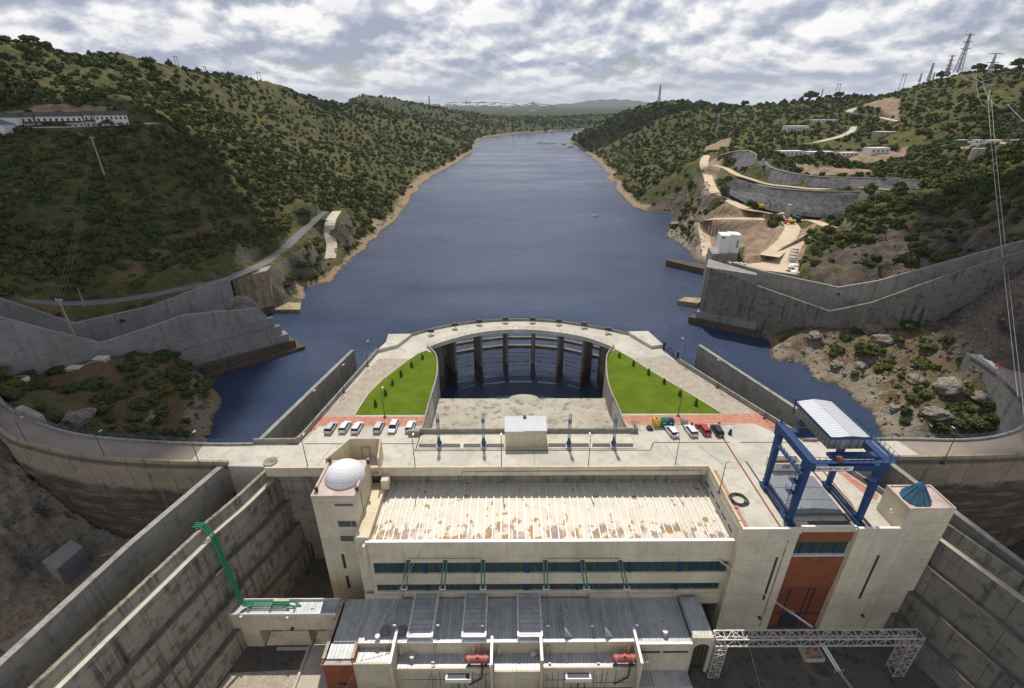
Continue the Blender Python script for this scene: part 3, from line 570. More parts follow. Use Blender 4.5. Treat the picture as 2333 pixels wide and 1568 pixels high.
for k,(L_) in enumerate((lbL,lbR)):
    m=MB(); m.ribwall([p+Vector((0,0,.14)) for p in L_],.25,Z-.1,1 if k==0 else -1); o=m.build('lawn_kerb',M['kerb'],fix=True); o['kind']='structure'
sheet('gravel',gz_(c1,[(395,290),(545,292)])+lbL[3:]+gz_(c1,[(105,587)]),M['gravel'],Z+.012)
sheet('gravel',gz_(c1,[(1716,290),(1868,275),(2040,375),(2330,556),(2345,578)])+lbR[:0:-1],M['gravel'],Z+.012)
sheet('red_pavement',gz_(c5,[(275,180),(1925,180),(1880,322),(250,320),(0,545),(-90,620),(-240,620)]),M['pavred'],Z+.016)
sheet('red_pavement',gz_(c6,[(265,163),(2450,140)])+[g(1789,984,Z),Vector((61.6,86,Z))]+[Vector((59.6,86,Z)),g(1764,985,Z)]+gz_(c6,[(2300,285),(365,305)]),M['pavred'],Z+.016)
sheet('red_pavement',[(65.0,78),(64.3,76),(67.3,68.4),(66.2,67.2),(65.1,67.6),(63.3,76.2),(63.3,78)][::-1],M['pavred'],Z+.016)
sheet('red_pavement',[(38.9,75.3),(40.2,75.3),(40.2,60.6),(38.9,60.6)],M['pavred'],Z+.016)
def lines(name,segs,w,mat,z,h=.02):
    m=MB()
    for a,b_ in segs: a=Vector(a);b_=Vector(b_); m.beam((a.x,a.y,z),(b_.x,b_.y,z),w,h)
    o=m.build(name,mat); o['kind']='structure'; return o
lines('drain_channel',[(g(*c5(-350,605)),)*2] if False else [(g(*c1(10,729),Z),g(*c1(582,729),Z)),(g(*c1(1806,723),Z),g(*c1(2200,722),Z)),(g(*c1(1806,723),Z),g(*c1(1792,762),Z)),(g(*c1(1792,762),Z),g(*c1(580,765),Z)),(g(*c1(2250,722),Z),g(*c1(2500,722),Z)),(g(*c1(582,764),Z),g(*c1(612,668),Z))],.22,M['deckjoint'],Z+.03)
lines('crane_rail',[((45.6,60.3,Z),(45.6,91,Z)),((60.9,60.3,Z),(60.9,80,Z))],.30,M['rust'],Z+.03,.05)
lines('paving_joint',[((x,76.,Z),(x+dx,83.4,Z)) for x,dx in ((-38,1),(-20,.5),(5,0),(33.6,-1.),(42.5,-3))]+[((-48,80,Z),(-47.5,84,Z)),((28.5,88,Z),(29,91.6,Z)),((41.5,76,Z),(44.5,76,Z))],.06,M['deckjoint'],Z+.022)
lines('parking_kerb',[(g(*c5(250,322),Z),g(*c5(1825,326),Z)),(g(*c5(250,322),Z),g(*c5(15,560),Z)),(g(*c6(365,309),Z),g(*c6(2030,296),Z)),(g(*c6(365,309),Z),g(*c6(500,680),Z)),(g(*c5(1825,326),Z),g(*c5(1740,690),Z)),((40.35,60.6,Z),(40.35,75.3,Z)),((60.0,60.3,Z),(62.9,76,Z))],.16,M['kerb'],Z+.05,.12)
b=MB(); b.prism([tuple(g(*c1(x,y),Z))[:2] for x,y in [(592,757),(630,668),(1680,665),(1716,755)]],Z,Z+.14); o=b.build('platform',M['ledgel'],fix=True); o['kind']='structure'
for k,(x0,x1) in enumerate(((602,810),(832,1035),(1267,1472),(1494,1700))):
    A=g(*c1(x0,729-(2 if k>1 else 0)),Z+.14);B=g(*c1(x1,729-(2 if k>1 else 0)),Z+.14);Cc=g(*c1(x1+2,748-(2 if k>1 else 0)),Z+.14);Dd=g(*c1(x0-3,748-(2 if k>1 else 0)),Z+.14)
    t=thing('steel_grating',['dark floor grating farthest left of the white gate house','dark floor grating just left of the white gate house','dark floor grating just right of the white gate house','dark floor grating farthest right of the white gate house'][k],'grating',tuple((A+Cc)/2),'floor gratings before the basin')
    m=MB(); m.prism(xy([A,B,Cc,Dd]),Z+.145,Z+.165); m.build('cover',M['darkm'],t,fix=True)
    m=MB(); n=12
    for i in range(n+1): p=A.lerp(B,i/n);q=Dd.lerp(Cc,i/n); m.beam((p.x,p.y,Z+.18),(q.x,q.y,Z+.18),.07,.04)
    m.build('bar',M['wiredk'],t)
# basin slab and horseshoe walls
b=MB(); hx=[(-19.5,88.0),(26.2,88.0),(26.2,110.3)]+[(3.8+3.9*math.cos(a),110.3+2.1*math.sin(a)) for a in [i*math.pi/12 for i in range(13)]]+[(-19.5,110.4)]
b.prism(hx,-9,12.6); o=b.build('basin_slab',M['slab'],fix=True); o['kind']='structure'
for k,(P,lab) in enumerate(((HL,'pale curved concrete wall between the left lawn and the basin'),(HR,'pale curved concrete wall between the right lawn and the basin'))):
    Q=catmull([p+Vector((0,0,.7)) for p in P],4); m=MB(); m.ribwall(Q,.35,-8.9,-1 if k==0 else 1); tag(m.build('basin_wall',M['wallq'],fix=True),lab,'wall','horseshoe basin walls')
def parapet(name,P,h,th,mat,label,side=1,cat='wall',group=None,zb=Z-.2):
    m=MB(); m.ribwall([Vector(p)+Vector((0,0,h)) for p in P],th,zb,side); o=m.build(name,mat,fix=True); return tag(o,label,cat,group)
t=thing('low_wall','low concrete wall along the near side of the basin slab','wall',(3.4,88,Z))
m=MB(); m.box(-21.5,87.6,Z+.0,27.9,88.0,Z+1.15); m.box(-21.5,88,Z,-21.1,90.2,Z+1.15); m.box(27.5,88,Z,27.9,90.0,Z+1.15); m.build('wall',M['wallq'],t)
m=MB(); m.box(-21.8,86.8,Z+.145,-19.3,87.59,Z+1.25); m.build('end_block',M['wallq'],t)
parapet('deck_parapet',IPL,1.15,.4,M['wallq'],'long low parapet on the left edge of the deck beside the gravel',-1,group='deck edge parapets')
parapet('deck_parapet',IPR+[Vector((62.2,85.1,Z))],1.15,.4,M['wallq'],'long low parapet on the right edge of the deck beside the gravel',1,group='deck edge parapets')
parapet('deck_parapet',[(-53.6,84.3,Z),(-44.3,84.4,Z)],1.15,.35,M['wallq'],'short parapet joining the dam road to the left deck edge',1,group='deck edge parapets')
parapet('deck_parapet',[(64.7,78.2,Z),(64.7,76.4,Z),(68.1,68.2,Z),(66.3,66.2,Z),(64.8,65.3,Z)],1.05,.35,M['wallq'],'angled low parapet beside the red strip behind the blue gantry crane',1,group='deck edge parapets')
for P,lab in (([g(862,803,Z),g(880,786,Z),g(885,768,Z),g(938,767,Z),g(925,778,Z),g(905,793,Z)],'raised concrete quay block at the left shoulder of the arched walkway'),([g(1428,762,Z),g(1475,761,Z),g(1509,792,Z),g(1483,795,Z),g(1462,783,Z)],'raised concrete quay block at the right shoulder of the arched walkway')):
    m=MB(); m.prism(xy(P),-8.8,Z+1.0); tag(m.build('quay_block',M['deck'],fix=True),lab,'block','quay blocks beside the arched walkway')
# wing walls to the river with the dark side channels between
WLa,WLb=g(799,797,Z),Vector((-53.9,84.5,Z)); WRa,WRb=g(1596,785,Z),Vector((71.5,86.2,Z))
for A,B,sd,lab in ((WLa,WLb,1,'long grey retaining wall along the water left of the left deck edge'),(WRa,WRb,-1,'long grey retaining wall along the water right of the right deck edge')):
    m=MB(); P=[A.lerp(B,i/8) for i in range(9)]; m.ribwall(P,1.0,-8.5,sd); t=m.build('wing_wall',M['wallq'],fix=True); tag(t,lab,'wall','wing walls of the side channels')
for A,B,C_,D_ in ((WLa,WLb,IPL[1],IPL[0]),(WRa,WRb,Vector((62,85,Z)),IPR[0])):
    m=MB(); m.add([(A.x,A.y,-2.2),(B.x,B.y,8),(C_.x,C_.y,8),(D_.x,D_.y,-2.2)],[(0,1,2,3)]); o=m.build('channel_floor',M['wet'],fix=True); o['kind']='structure'
    if o.data.polygons[0].normal.z<0: o.data.flip_normals()
# arched walkway on piers
t=thing('arched_walkway','pale arched concrete walkway standing on tall piers in the river','bridge',(4,145,0))
m=MB(); m.strip
vs=[]; n=len(AIN)
AO=[AOUT[min(int(round(i*(len(AOUT)-1)/(n-1))),len(AOUT)-1)] for i in range(n)]
m=MB()
for i in range(n): 
    a,b_=AIN[i],AO[i]; m.v+=[(a.x,a.y,Z),(b_.x,b_.y,Z),(b_.x,b_.y,16.7),(a.x,a.y,16.7)]
for i in range(n-1):
    for k in range(4): m.f.append((4*i+k,4*i+(k+1)%4,4*i+4+(k+1)%4,4*i+4+k)); m.m.append(0)
m.f+=[(0,1,2,3),(4*n-4,4*n-3,4*n-2,4*n-1)]; m.m+=[0,0]
m.build('walkway',M['deck'],t,fix=True)
m=MB(); m.ribwall([p+Vector((0,0,.75)) for p in AOUT],.35,Z-.02,-1); m.build('parapet',M['wallq'],t,fix=True)
def railing(P,h=1.05,step=2.,mat='wiredk',parent=None,name='railing',rails=(1.,.5),r=.035):
    m=MB(); Q=[Vector(p) for p in P]
    for f in rails: m.tube([q+Vector((0,0,h*f)) for q in Q],r,4)
    L=[0]
    for i in range(1,len(Q)): L.append(L[-1]+(Q[i]-Q[i-1]).length)
    k=0; s=0.
    while s<=L[-1]:
        while k<len(Q)-2 and L[k+1]<s: k+=1
        p=Q[k].lerp(Q[k+1],(s-L[k])/max(L[k+1]-L[k],1e-6)); m.beam(p,p+Vector((0,0,h)),.07,.07); s+=step
    return m.build(name,M[mat],parent)
railing(AIN,1.1,2.2,'galv',t); railing([p+Vector((0,0,.75)) for p in AOUT],.6,3,'wiredk',t)
PF=[g(1013,892,0),g(1040,878,0),g(1098,867,0),g(1155,860,0),g(1212,860,0),g(1268,866,0),g(1323,880,0),g(1364,890,0)]
ctr=Vector((4.6,108,0)); PT=[]
for i,p in enumerate(PF):
    d=(p-ctr).normalized(); s=Vector((-d.y,d.x,0)); w=.56; m=MB()
    a=p-d*.0; e=p+d*6.2
    if i in (0,7): s_=Vector((-1 if i==0 else 1,0,0)); a=p; q=[a,a+s_*3.2,a+s_*3.2+Vector((0,5,0)),a+Vector((0,6.5,0))+d*.5]
    else: q=[a-s*w*.6-d*.5,a+s*w*.6-d*.5,a+s*w+d*.6,e+s*w,e-s*w,a-s*w+d*.6]
    m.prism(xy(q),-8,16.7); pr_=m.build('pier',M['pier'],t,fix=True)
    k=MB(); cc=sum((Vector((x.x,x.y,0)) for x in q),Vector())/len(q); k.prism([( (x.x-cc.x)*1.012+cc.x,(x.y-cc.y)*1.012+cc.y) for x in q],-7.9,5.5); k.build('wet_stain_band',M['wet'],pr_,fix=True)
    PT.append(p+d*5.6)
for i in range(7):
    a,b_=PT[i],PT[i+1]
    for z in (12.0,9.0):
        m=MB(); m.beam((a.x,a.y,z),(b_.x,b_.y,z),1.0,.9); m.build('cross_beam',M['pier'],t)
    m=MB(); N_=26
    for k in range(1,N_): p=a.lerp(b_,k/N_); m.beam((p.x,p.y,-1),(p.x,p.y,8.6),.09,.09)
    for z in (1.5,3.2,5.,6.6,8.2): m.beam((a.x,a.y,z),(b_.x,b_.y,z),.14,.18)
    m.build('trash_rack',M['wiredk'],t)
    for z in (8.3,3.3):
        for f in (.18,.27,.72,.82): p=a.lerp(b_,f); m=MB(); m.box(p.x-.13,p.y-.7,z,p.x+.13,p.y-.2,z+.75); m.build('rack_hook',M['black'],t)
hs=[(662,150),(785,119),(911,99),(1045,88),(1184,88),(1320,98),(1450,114),(1573,142)]
hp=None
for i,(x,y) in enumerate(hs):
    p=g(*c1(x,y+4),Z+.9); lab='grey rounded winch hood on the arched walkway parapet, '+['leftmost of eight','second from the left','third from the left','fourth, just left of the crown','fifth, just right of the crown','third from the right','second from the right','rightmost of eight'][i]
    if hp is None:
        hp=thing('winch_hood',lab,'winch',tuple(p),'winch hoods along the arched walkway'); m=MB()
        m.tube([p+Vector((-.9,0,.5)),p+Vector((.9,0,.5))],.62,12); m.build('hood',M['darkm'],hp); m=MB(); m.box(p.x-.25,p.y-1.9,p.z-.9,p.x+.25,p.y-.5,p.z-.2); m.build('base',M['palepave'],hp)
    else: dup(hp,p,(.5-(i/7))*.9,lab)
# gate house
t=thing('gate_house','white flat roofed gate house at the middle of the basin edge','building',(4,84,Z))
A=g(1150.5,1019,Z);B=g(1243.5,1019,Z); ft=vv(1150.5,983,A.y).z; bk=g(1150.5,949,ft); x0,x1,y0,y1=A.x,B.x,A.y,bk.y; xm=x0+(x1-x0)*.46
m=MB(); m.box(x0,y0,Z,x1,y1,ft-.25); m.build('wall',M['cream'],t); m=MB(); m.box(x0-.1,y0-.1,ft-.25,xm,y1+.1,ft); m.box(xm,y0+.05,ft-.25,x1+.15,y1+.1,ft+.06); m.build('roof',plain('gatehouse_roof',(.50,.52,.54),.6,0,.05,.4),t)
m=MB(); m.box(xm+.4,y0-.08,Z+.1,x1-1.4,y0+.0,ft-.5); m.build('sliding_door',M['cream'],t); m=MB(); m.box(x1-1.3,y0-.06,Z+.1,x1-.05,y0,ft-.4); m.build('door',M['yellow'] if False else M['kerb'],t)
m=MB(); m.box(x0+(x1-x0)*.45,y1-.9,ft,x0+(x1-x0)*.53,y1-.2,ft+.45); m.build('vent',M['darkm'],t)
# four ladder masts
mp=None
for i,(bx,by,tx,ty) in enumerate([(705,745,692,570),(933,745,932,570),(1370,748,1372,568),(1600,745,1605,565)]):
    p=g(*c1(bx,by),Z+.14); h=vv(*c1(tx,ty),p.y+.3).z-p.z
    lab=['outer left','inner left','inner right','outer right'][i]+' blue-grey ladder mast with motor base over the gratings'
    if mp is None:
        mp=thing('ladder_mast',lab,'mast',tuple(p),'ladder masts before the basin'); x,y,z=p
        m=MB(); m.box(x-.55,y-.5,z,x+.55,y+.6,z+.35); m.build('base',M['galv'],mp)
        m=MB(); m.tube([(x,y,z+.3),(x,y+.1,z+1.5),(x,y+.15,z+2.3)],[.42,.38,.24],10); m.tube([(x-.45,y+.3,z+.9),(x+.5,y+.3,z+.9)],.35,10); m.build('motor_housing',M['navy'],mp)
        m=MB()
        for s in (-.22,.22): m.beam((x+s,y,z+2),(x+s,y+.3,z+h),.1,.1); m.beam((x+s,y+.35,z+2),(x+s,y+.55,z+h*.9),.08,.08)
        for k in range(22): zz=z+2.2+(h-2.4)*k/21; m.beam((x-.25,y+.02+.3*k/21,zz),(x+.25,y+.02+.3*k/21,zz),.07,.07)
        m.box(x-.35,y+.1,z+h*.72,x+.35,y+.55,z+h*.82); m.build('ladder',M['bluegrey'],mp)
    else: dup(mp,p,0,lab)
# ================= dam road left and right with the curved walls =================
def road(A,B,mat,z=Z+.012):
    n=min(len(A),len(B)); ra=[A[int(i*(len(A)-1)/(n-1))] for i in range(n)]; rb=[B[int(i*(len(B)-1)/(n-1))] for i in range(n)]
    m=MB()
    for a,b_ in zip(ra,rb): m.v+=[(a.x,a.y,z),(b_.x,b_.y,z),(b_.x,b_.y,z-.9),(a.x,a.y,z-.9)]
    for i in range(n-1):
        for k in range(4): m.f.append((4*i+k,4*i+(k+1)%4,4*i+4+(k+1)%4,4*i+4+k)); m.m.append(0)
    o=m.build('road',mat,fix=True); o['kind']='structure'; return o
road(RL_out,RL_in,M['road']); road(RR_out,RR_in,M['road'])
sheet('concrete_apron',[tuple(g(462,1016,Z))[:2],(-53.7,84.3),(-47,84.3),(-47,77.1),(-55.4,77.3),tuple(g(432,1055,Z))[:2]],M['deck'],Z+.03)
sheet('concrete_apron',[(64.8,85.),(82,85.0),tuple(g(2104,1043,Z))[:2],(74.8,78.6),(64.8,78.4)],M['deck'],Z+.03)
def curved(A,sd,lab,mat,cat='wall',corn=True,h=.85,nm='curved_dam_wall'):
    t=thing(nm,lab,cat,(A[len(A)//2].x,A[len(A)//2].y,0),'curved dam walls under the roads')
    m=MB(); m.ribwall([p+Vector((0,0,h)) for p in A],.55,-9,sd); m.build('wall',mat,t,fix=True)
    if corn:
        m=MB(); Q=offset(A,-sd*.3); m.ribwall([p+Vector((0,0,-.9)) for p in Q],.3,15.9,sd); m.build('cornice',mat,t,fix=True)
    return t
def mkdam():
    t=NT('stained_dam_wall'); p=t.mp(); sp=t.n('ShaderNodeSeparateXYZ'); t.l(p,sp.inputs[0]); n1=t.noise(p,.3,7,.65); n2=t.noise(t.mp((.5,.5,.05)),1.1,6,.6); n3=t.noise(t.mp((.13,.13,.9)),1.,5,.6)
    c=t.mix(t.mr(n1,.35,.7),(.36,.29,.20),(.25,.21,.155)); wet=t.m('MULTIPLY',t.mr(t.m('ADD',sp.outputs[2],t.m('MULTIPLY',n1,5)),14.6,13.),t.mr(n3,.30,.55,.45,1)); c=t.mix(wet,c,(.085,.07,.055)); c=t.mix(t.m('MULTIPLY',t.mr(n2,.55,.7),.7),c,(.05,.045,.04))
    jx=t.m('LESS_THAN',t.m('FRACT',t.m('DIVIDE',t.m('ADD',sp.outputs[0],500.),9.)),.02); jz=t.m('LESS_THAN',t.m('FRACT',t.m('DIVIDE',t.m('ADD',sp.outputs[2],500.),2.6)),.03)
    c=t.mix(t.m('MULTIPLY',t.m('MULTIPLY',jz,t.mr(n3,.4,.6)),.45),c,(.35,.31,.25)); c=t.mix(t.m('MULTIPLY',jx,.6),c,(.035,.03,.025)); return t.out(c,.85,0,n1,.05,.5)
M['dam']=mkdam()
tL=curved(RL_in,1,'curved stained dam wall under the left road above the rocky pit',M['dam'])
tR=curved(RR_in,1,'curved stained dam wall under the right road behind the corner tower',M['dam'])
t=curved(RL_out,-1,'river side parapet wall of the left dam road',M['wallq'],corn=False,h=.45); railing([p+Vector((0,0,.45)) for p in RL_out],.9,2.4,'bluegrey',t)
t=curved(RR_out,-1,'curved pale wall of the right dam road rising above the shrubs',M['wallq'],corn=False,h=.45); railing([p+Vector((0,0,.45)) for p in RR_out],.9,2.4,'bluegrey',t)
m=MB(); m.prism([tuple(g(40,943,Z))[:2],tuple(g(58,935,Z))[:2],tuple(g(105,958,Z))[:2],tuple(g(95,965,Z))[:2]],10,Z+1.6); tag(m.build('parapet_block',M['wallq'],fix=True),'thick concrete block at the bend of the left road parapet','block')
# ================= side walls of the powerhouse pit =================
def ysec(pts,th,zb,mat,label,side,group,name='retaining_wall'):
    m=MB(); m.ribwall(pts,th,zb,side); return tag(m.build(name,mat,fix=True),label,'wall',group)
ysec([(-56.1,78.4,Z),(-61.2,58,Z),(-64.7,38.7,Z),(-66.5,28,Z)],1.1,-9,M['wallq'],'outer grey retaining wall running down to the lower left corner',-1,'outer retaining walls')
ysec([(75.0,78.6,Z),(79.3,53,Z),(83,34,Z)],1.1,-9,M['wallq'],'outer grey retaining wall running down behind the corner tower',1,'outer retaining walls')
for P in ([(-56.1,78.4),(-61.2,58),(-66.5,28),(-60.5,28),(-55,52),(-47.6,78.4)],[(75,78.6),(78.5,58),(76.5,58),(68,78.6)]):
    sheet('channel_floor',P,M['wet'],9.5)
def stepwall(tops,sgn,zsteps,out,mat,label,side_group,foot=-9,lip=2.4):
    # stepped retaining wall: every course stands further into the pit than the one above
    t=thing('stepped_retaining_wall',label,'wall',(tops[0][0],tops[0][1],0),side_group)
    T=[Vector(p) for p in tops]; m=MB(); m.ribwall(T,.45,Z-lip-.05,-1 if sgn>0 else 1); m.build('parapet',mat,t,fix=True)
    o0=0; zt=Z-lip
    for k,(zb,w) in enumerate(zip(zsteps,out)):
        P=[Vector((p.x,p.y,zt)) for p in offset(T,-(o0)*sgn)] ; m=MB(); m.ribwall(P,w+ (.0 if k else .45),foot,-sgn); c=m.build('course',mat,t,fix=True)
        Q=offset([Vector((p.x,p.y,zt+.06)) for p in T],-(o0+.5 if k==0 else o0)*sgn); mm=MB(); mm.ribwall(Q,w-(.03 if k else .03),zt+.0,-sgn); mm.build('ledge',M['ledgel'] if k==0 else M['ledge'],c,fix=True)
        o0+=w+(.45 if k==0 else 0); zt=zb
    return t
ST=[10.6,4.6,-1.4,-9]; OW=[.9,1.1,1.1,1.1]
def shiftx(P,d): return [(x+d,y,z) for x,y,z in P]
stepwall([(-47.3,77.5,Z),(-49.8,69,Z),(-52.6,61.2,Z)],-1,ST,OW,M['wally'],'stepped stained retaining wall behind the green pipes','stepped walls of the powerhouse pit') if False else None
def stepped(tops,sgn,label,group,lip=2.2,walk=.95,zs=(15.8,9.8,3.8,-2.0),w=(1.2,1.15,1.15,1.15),mat='wally',extra=0):
    # sgn=+1: steps go towards +x
    t=thing('stepped_retaining_wall',label,'wall',(tops[0][0],tops[0][1],0),group)
    T=[Vector((x,y,Z)) for x,y in tops]
    m=MB(); m.hexa  # parapet
    def slab(o0,o1,z0,z1,mt,nm,par):
        m=MB(); vs=[]
        for p in T: vs+=[(p.x+sgn*o0,p.y,z1),(p.x+sgn*o1,p.y,z1),(p.x+sgn*o1,p.y,z0),(p.x+sgn*o0,p.y,z0)]
        m.v=vs
        for i in range(len(T)-1):
            for k in range(4): m.f.append((4*i+k,4*i+(k+1)%4,4*i+4+(k+1)%4,4*i+4+k)); m.m.append(0)
        n_=len(T); m.f+=[(0,1,2,3),(4*n_-4,4*n_-3,4*n_-2,4*n_-1)]; m.m+=[0,0]
        return m.build(nm,M[mt],par,fix=True)
    slab(-.0,.5,Z-6,Z,mat,'parapet',t)
    o=.5
    for k,z in enumerate(zs):
        c=slab(o,o+w[k],-9,z,mat,'course',t)
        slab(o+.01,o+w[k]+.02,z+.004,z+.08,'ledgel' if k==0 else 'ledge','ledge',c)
        o+=w[k]
    slab(-.5,0,-9,Z-.3,mat,'backing',t)
    return t
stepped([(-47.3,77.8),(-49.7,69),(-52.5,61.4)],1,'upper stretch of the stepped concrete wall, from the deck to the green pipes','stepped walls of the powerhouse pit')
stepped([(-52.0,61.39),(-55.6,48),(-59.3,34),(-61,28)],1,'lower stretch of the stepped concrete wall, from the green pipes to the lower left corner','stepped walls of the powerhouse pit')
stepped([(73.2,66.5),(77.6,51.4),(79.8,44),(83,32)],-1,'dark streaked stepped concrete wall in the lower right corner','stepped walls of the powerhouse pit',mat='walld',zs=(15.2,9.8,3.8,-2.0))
b=MB(); b.box(-47.2,76.6,-9,-33,77.1,17.1); tag(b.build('rear_pit_wall',M['wallx']),'plain stained concrete wall at the back of the pit left of the dome tower','wall')
b=MB(); b.tube([(-47.6,78.3,-8),(-47.6,78.3,Z+.25)],1.35,20); tag(b.build('rounded_pillar',M['wallx'],smooth=False),'rounded concrete pillar where the deck meets the stepped wall','pillar')
b=MB(); b.box(-53,20,-8.5,88,78,-7); o=b.build('yard_floor',M['yard']); o['kind']='structure'
sheet('yard_paving',[(-36.2,57.5),(-31,57.5),(-31,40),(-36.6,40)],M['palepave'],-6.97); sheet('gravel',[(-48.8,52.5),(-36.8,53),(-37,40),(-52,40)],M['gravel'],-6.96)
b=MB(); b.box(-36.75,40,-7,-36.3,57,-6.5); b.box(-42.3,56.4,-7,-36.3,56.8,-6.6); tag(b.build('yard_kerb',M['palepave']),'low concrete kerb across the gravel patch under the passage building','kerb')
# concrete hut in the pit
t=thing('rock_hut','small flat roofed concrete hut built into the rocks of the pit','building',(-91,72,-6))
m=MB(); m.prism([(-93.2,70.2),(-89.3,68.6),(-88.2,73.6),(-91.9,75.3)],-7,-.6); m.build('wall',M['wallq'],t,fix=True)
m=MB(); m.prism([(-93.5,70.1),(-89.1,68.3),(-88.0,73.7),(-91.9,75.6)],-.6,.0); m.build('roof',M['ledgel'] if False else M['wallg'],t,fix=True)
m=MB(); m.beam((-89.15,69.2,-4.),(-88.25,73.2,-4.),.12,4.6); d=m.build('door',M['hatch'],t); m=MB(); m.box(-88.6,71.1,-4.2,-88.5,71.3,-4.0); m.build('handle',M['darkm'],d)
sheet('pit_road',[(-92,56.5),(-66.5,45),(-66,60),(-86,73.2),(-89,71.5),(-86.5,66),(-88.5,62.9)],M['road'],-5.6)
m=MB(); m.tube([(-71,78.1,15),(-71,77.9,3),(-73,77,-1),(-86,74,-3.2)],.09,5); m.tube([(-71.4,78.1,15),(-71.4,77.9,3),(-73.4,77,-1),(-86.3,74.3,-3.2)],.09,5); tag(m.build('downpipe',M['wire']),'thin pipes down the curved dam wall to the concrete hut','pipe')
# ================= spillway chutes =================
def chute(a,b,near,far,sg,lab1,lab2,grp,wid,floor_dz,mat,farmat):
    d=Vector((b[0]-a[0],b[1]-a[1],0)).normalized()
    n=[pl(x,y,a,b) for x,y in near]; f=[pl(x,y,a,b,wid) for x,y in far]
    n.append(n[-1]+(n[-1]-n[-2])*2.2); f.append(f[-1]+(f[-1]-f[-2])*2.2)
    t=thing('spillway_wall',lab1,'wall',(a[0],a[1],0),grp); m=MB(); m.ribwall(n,1.1,-8,1 if wid>0 else -1); m.build('wall',M[mat],t,fix=True)
    t2=thing('spillway_wall',lab2,'wall',tuple(f[0][:2])+(0,),grp); m=MB(); m.ribwall(f,1.1,-8,1 if wid>0 else -1); m.build('wall',M[farmat],t2,fix=True)
    # chute floor between the two walls
    k=12; A=[];B=[]
    def samp(P,s):
        L=[0]
        for i in range(1,len(P)): L.append(L[-1]+math.hypot(P[i].x-P[i-1].x,P[i].y-P[i-1].y))
        x=s*L[-1]; i=0
        while i<len(P)-2 and L[i+1]<x: i+=1
        return P[i].lerp(P[i+1],(x-L[i])/(L[i+1]-L[i]))
    for i in range(k+1): A.append(samp(n,i/k)-Vector((0,0,floor_dz))); B.append(samp(f,i/k)-Vector((0,0,floor_dz)))
    m=MB(); m.strip(A,B); o=m.build('spillway_floor',M['wallg'],fix=True); o['kind']='structure'
    if o.data.polygons[0].normal.z<0: o.data.flip_normals()
    return n,f,t,t2
nL,fL,tNL,tFL=chute(LA,LB,[(640,770),(618,728),(585,703),(420,718),(330,750),(230,782),(100,750),(0,722),(-120,690)],[(522,633),(430,665),(350,697),(170,737),(0,680),(-120,640)],-1,'near wall of the left spillway chute, stepped down towards the river','far wall of the left spillway chute, below the bank road','spillway chute walls',-24,9,'wallg','wallg') 
nR,fR,tNR,tFR=chute(RA,RB,[(1618,610),(1720,650),(1890,710),(1985,690),(2150,630),(2332,572),(2450,535)],[(1665,598),(1745,620),(1910,655),(2000,640),(2332,548),(2450,515)],1,'near wall of the right spillway chute with long dark streaks','far wall of the right spillway chute, below the stacked bags','spillway chute walls',14,8,'walld','wallq')
m=MB(); m.prism([(nR[0].x-1,nR[0].y+1.5),(nR[1].x,nR[1].y+.5),(nR[1].x+1,nR[1].y+3),(nR[0].x+4,nR[0].y+13)],-7,nR[0].z-.2); m.build('end_block',M['wallq'],tNR,fix=True)
# stepped foot of the left near wall
dL=Vector((LB[0]-LA[0],LB[1]-LA[1],0)).normalized(); nLm=Vector((dL.y,-dL.x,0))
if nLm.y>0: nLm=-nLm
for k,(z,o_,l0,l1) in enumerate([(13.2,1.3,4,36),(9.8,2.6,2.4,42),(6.6,3.9,.8,46)]):
    a=Vector((LA[0],LA[1],0))+dL*l0-nLm*0.0; q=[a-nLm*.2,a+nLm*o_,a+dL*(l1-l0)+nLm*o_*.2,a+dL*(l1-l0)-nLm*.2]; m=MB(); m.prism(xy(q),-8,z); sp_=m.build('step',M['wallg'],tNL,fix=True); m=MB(); cq=sum((Vector((p_.x,p_.y,0)) for p_ in q),Vector())/4; m.prism([((p_.x-cq.x)*1.006+cq.x,(p_.y-cq.y)*1.006+cq.y) for p_ in q],z+.002,z+.22); m.build('step_edge',M['wallq'],sp_,fix=True)
q0=Vector((LA[0],LA[1],0)); 
for z,o_,l0,l1,mt in ((4.0,4.6,-.9,30,'wet'),(1.2,6.2,-3.4,31,'wet')):
    a=q0+dL*l0; m=MB(); m.prism(xy([a-nLm*2,a+nLm*o_,a+dL*(l1-l0)+nLm*o_,a+dL*(l1-l0)-nLm*2]),-8,z); m.build('footing',M[mt],tNL,fix=True)
dR=Vector((RB[0]-RA[0],RB[1]-RA[1],0)).normalized(); nRm=Vector((dR.y,-dR.x,0))
if nRm.y>0: nRm=-nRm
a=Vector((RA[0],RA[1],0)); m=MB(); m.prism(xy([a-dR*1.5-nRm*3,a-dR*1.5+nRm*1.6,a+dR*26+nRm*1.6,a+dR*26-nRm*1]),-8,2.8); m.build('footing',M['wet'],tNR,fix=True)
m=MB(); m.prism(xy([a+dR*1-nRm*3,a+dR*1+nRm*.8,a+dR*24+nRm*.8,a+dR*24-nRm*1]),-8,5.5); m.build('step',M['wallg'],tNR,fix=True)
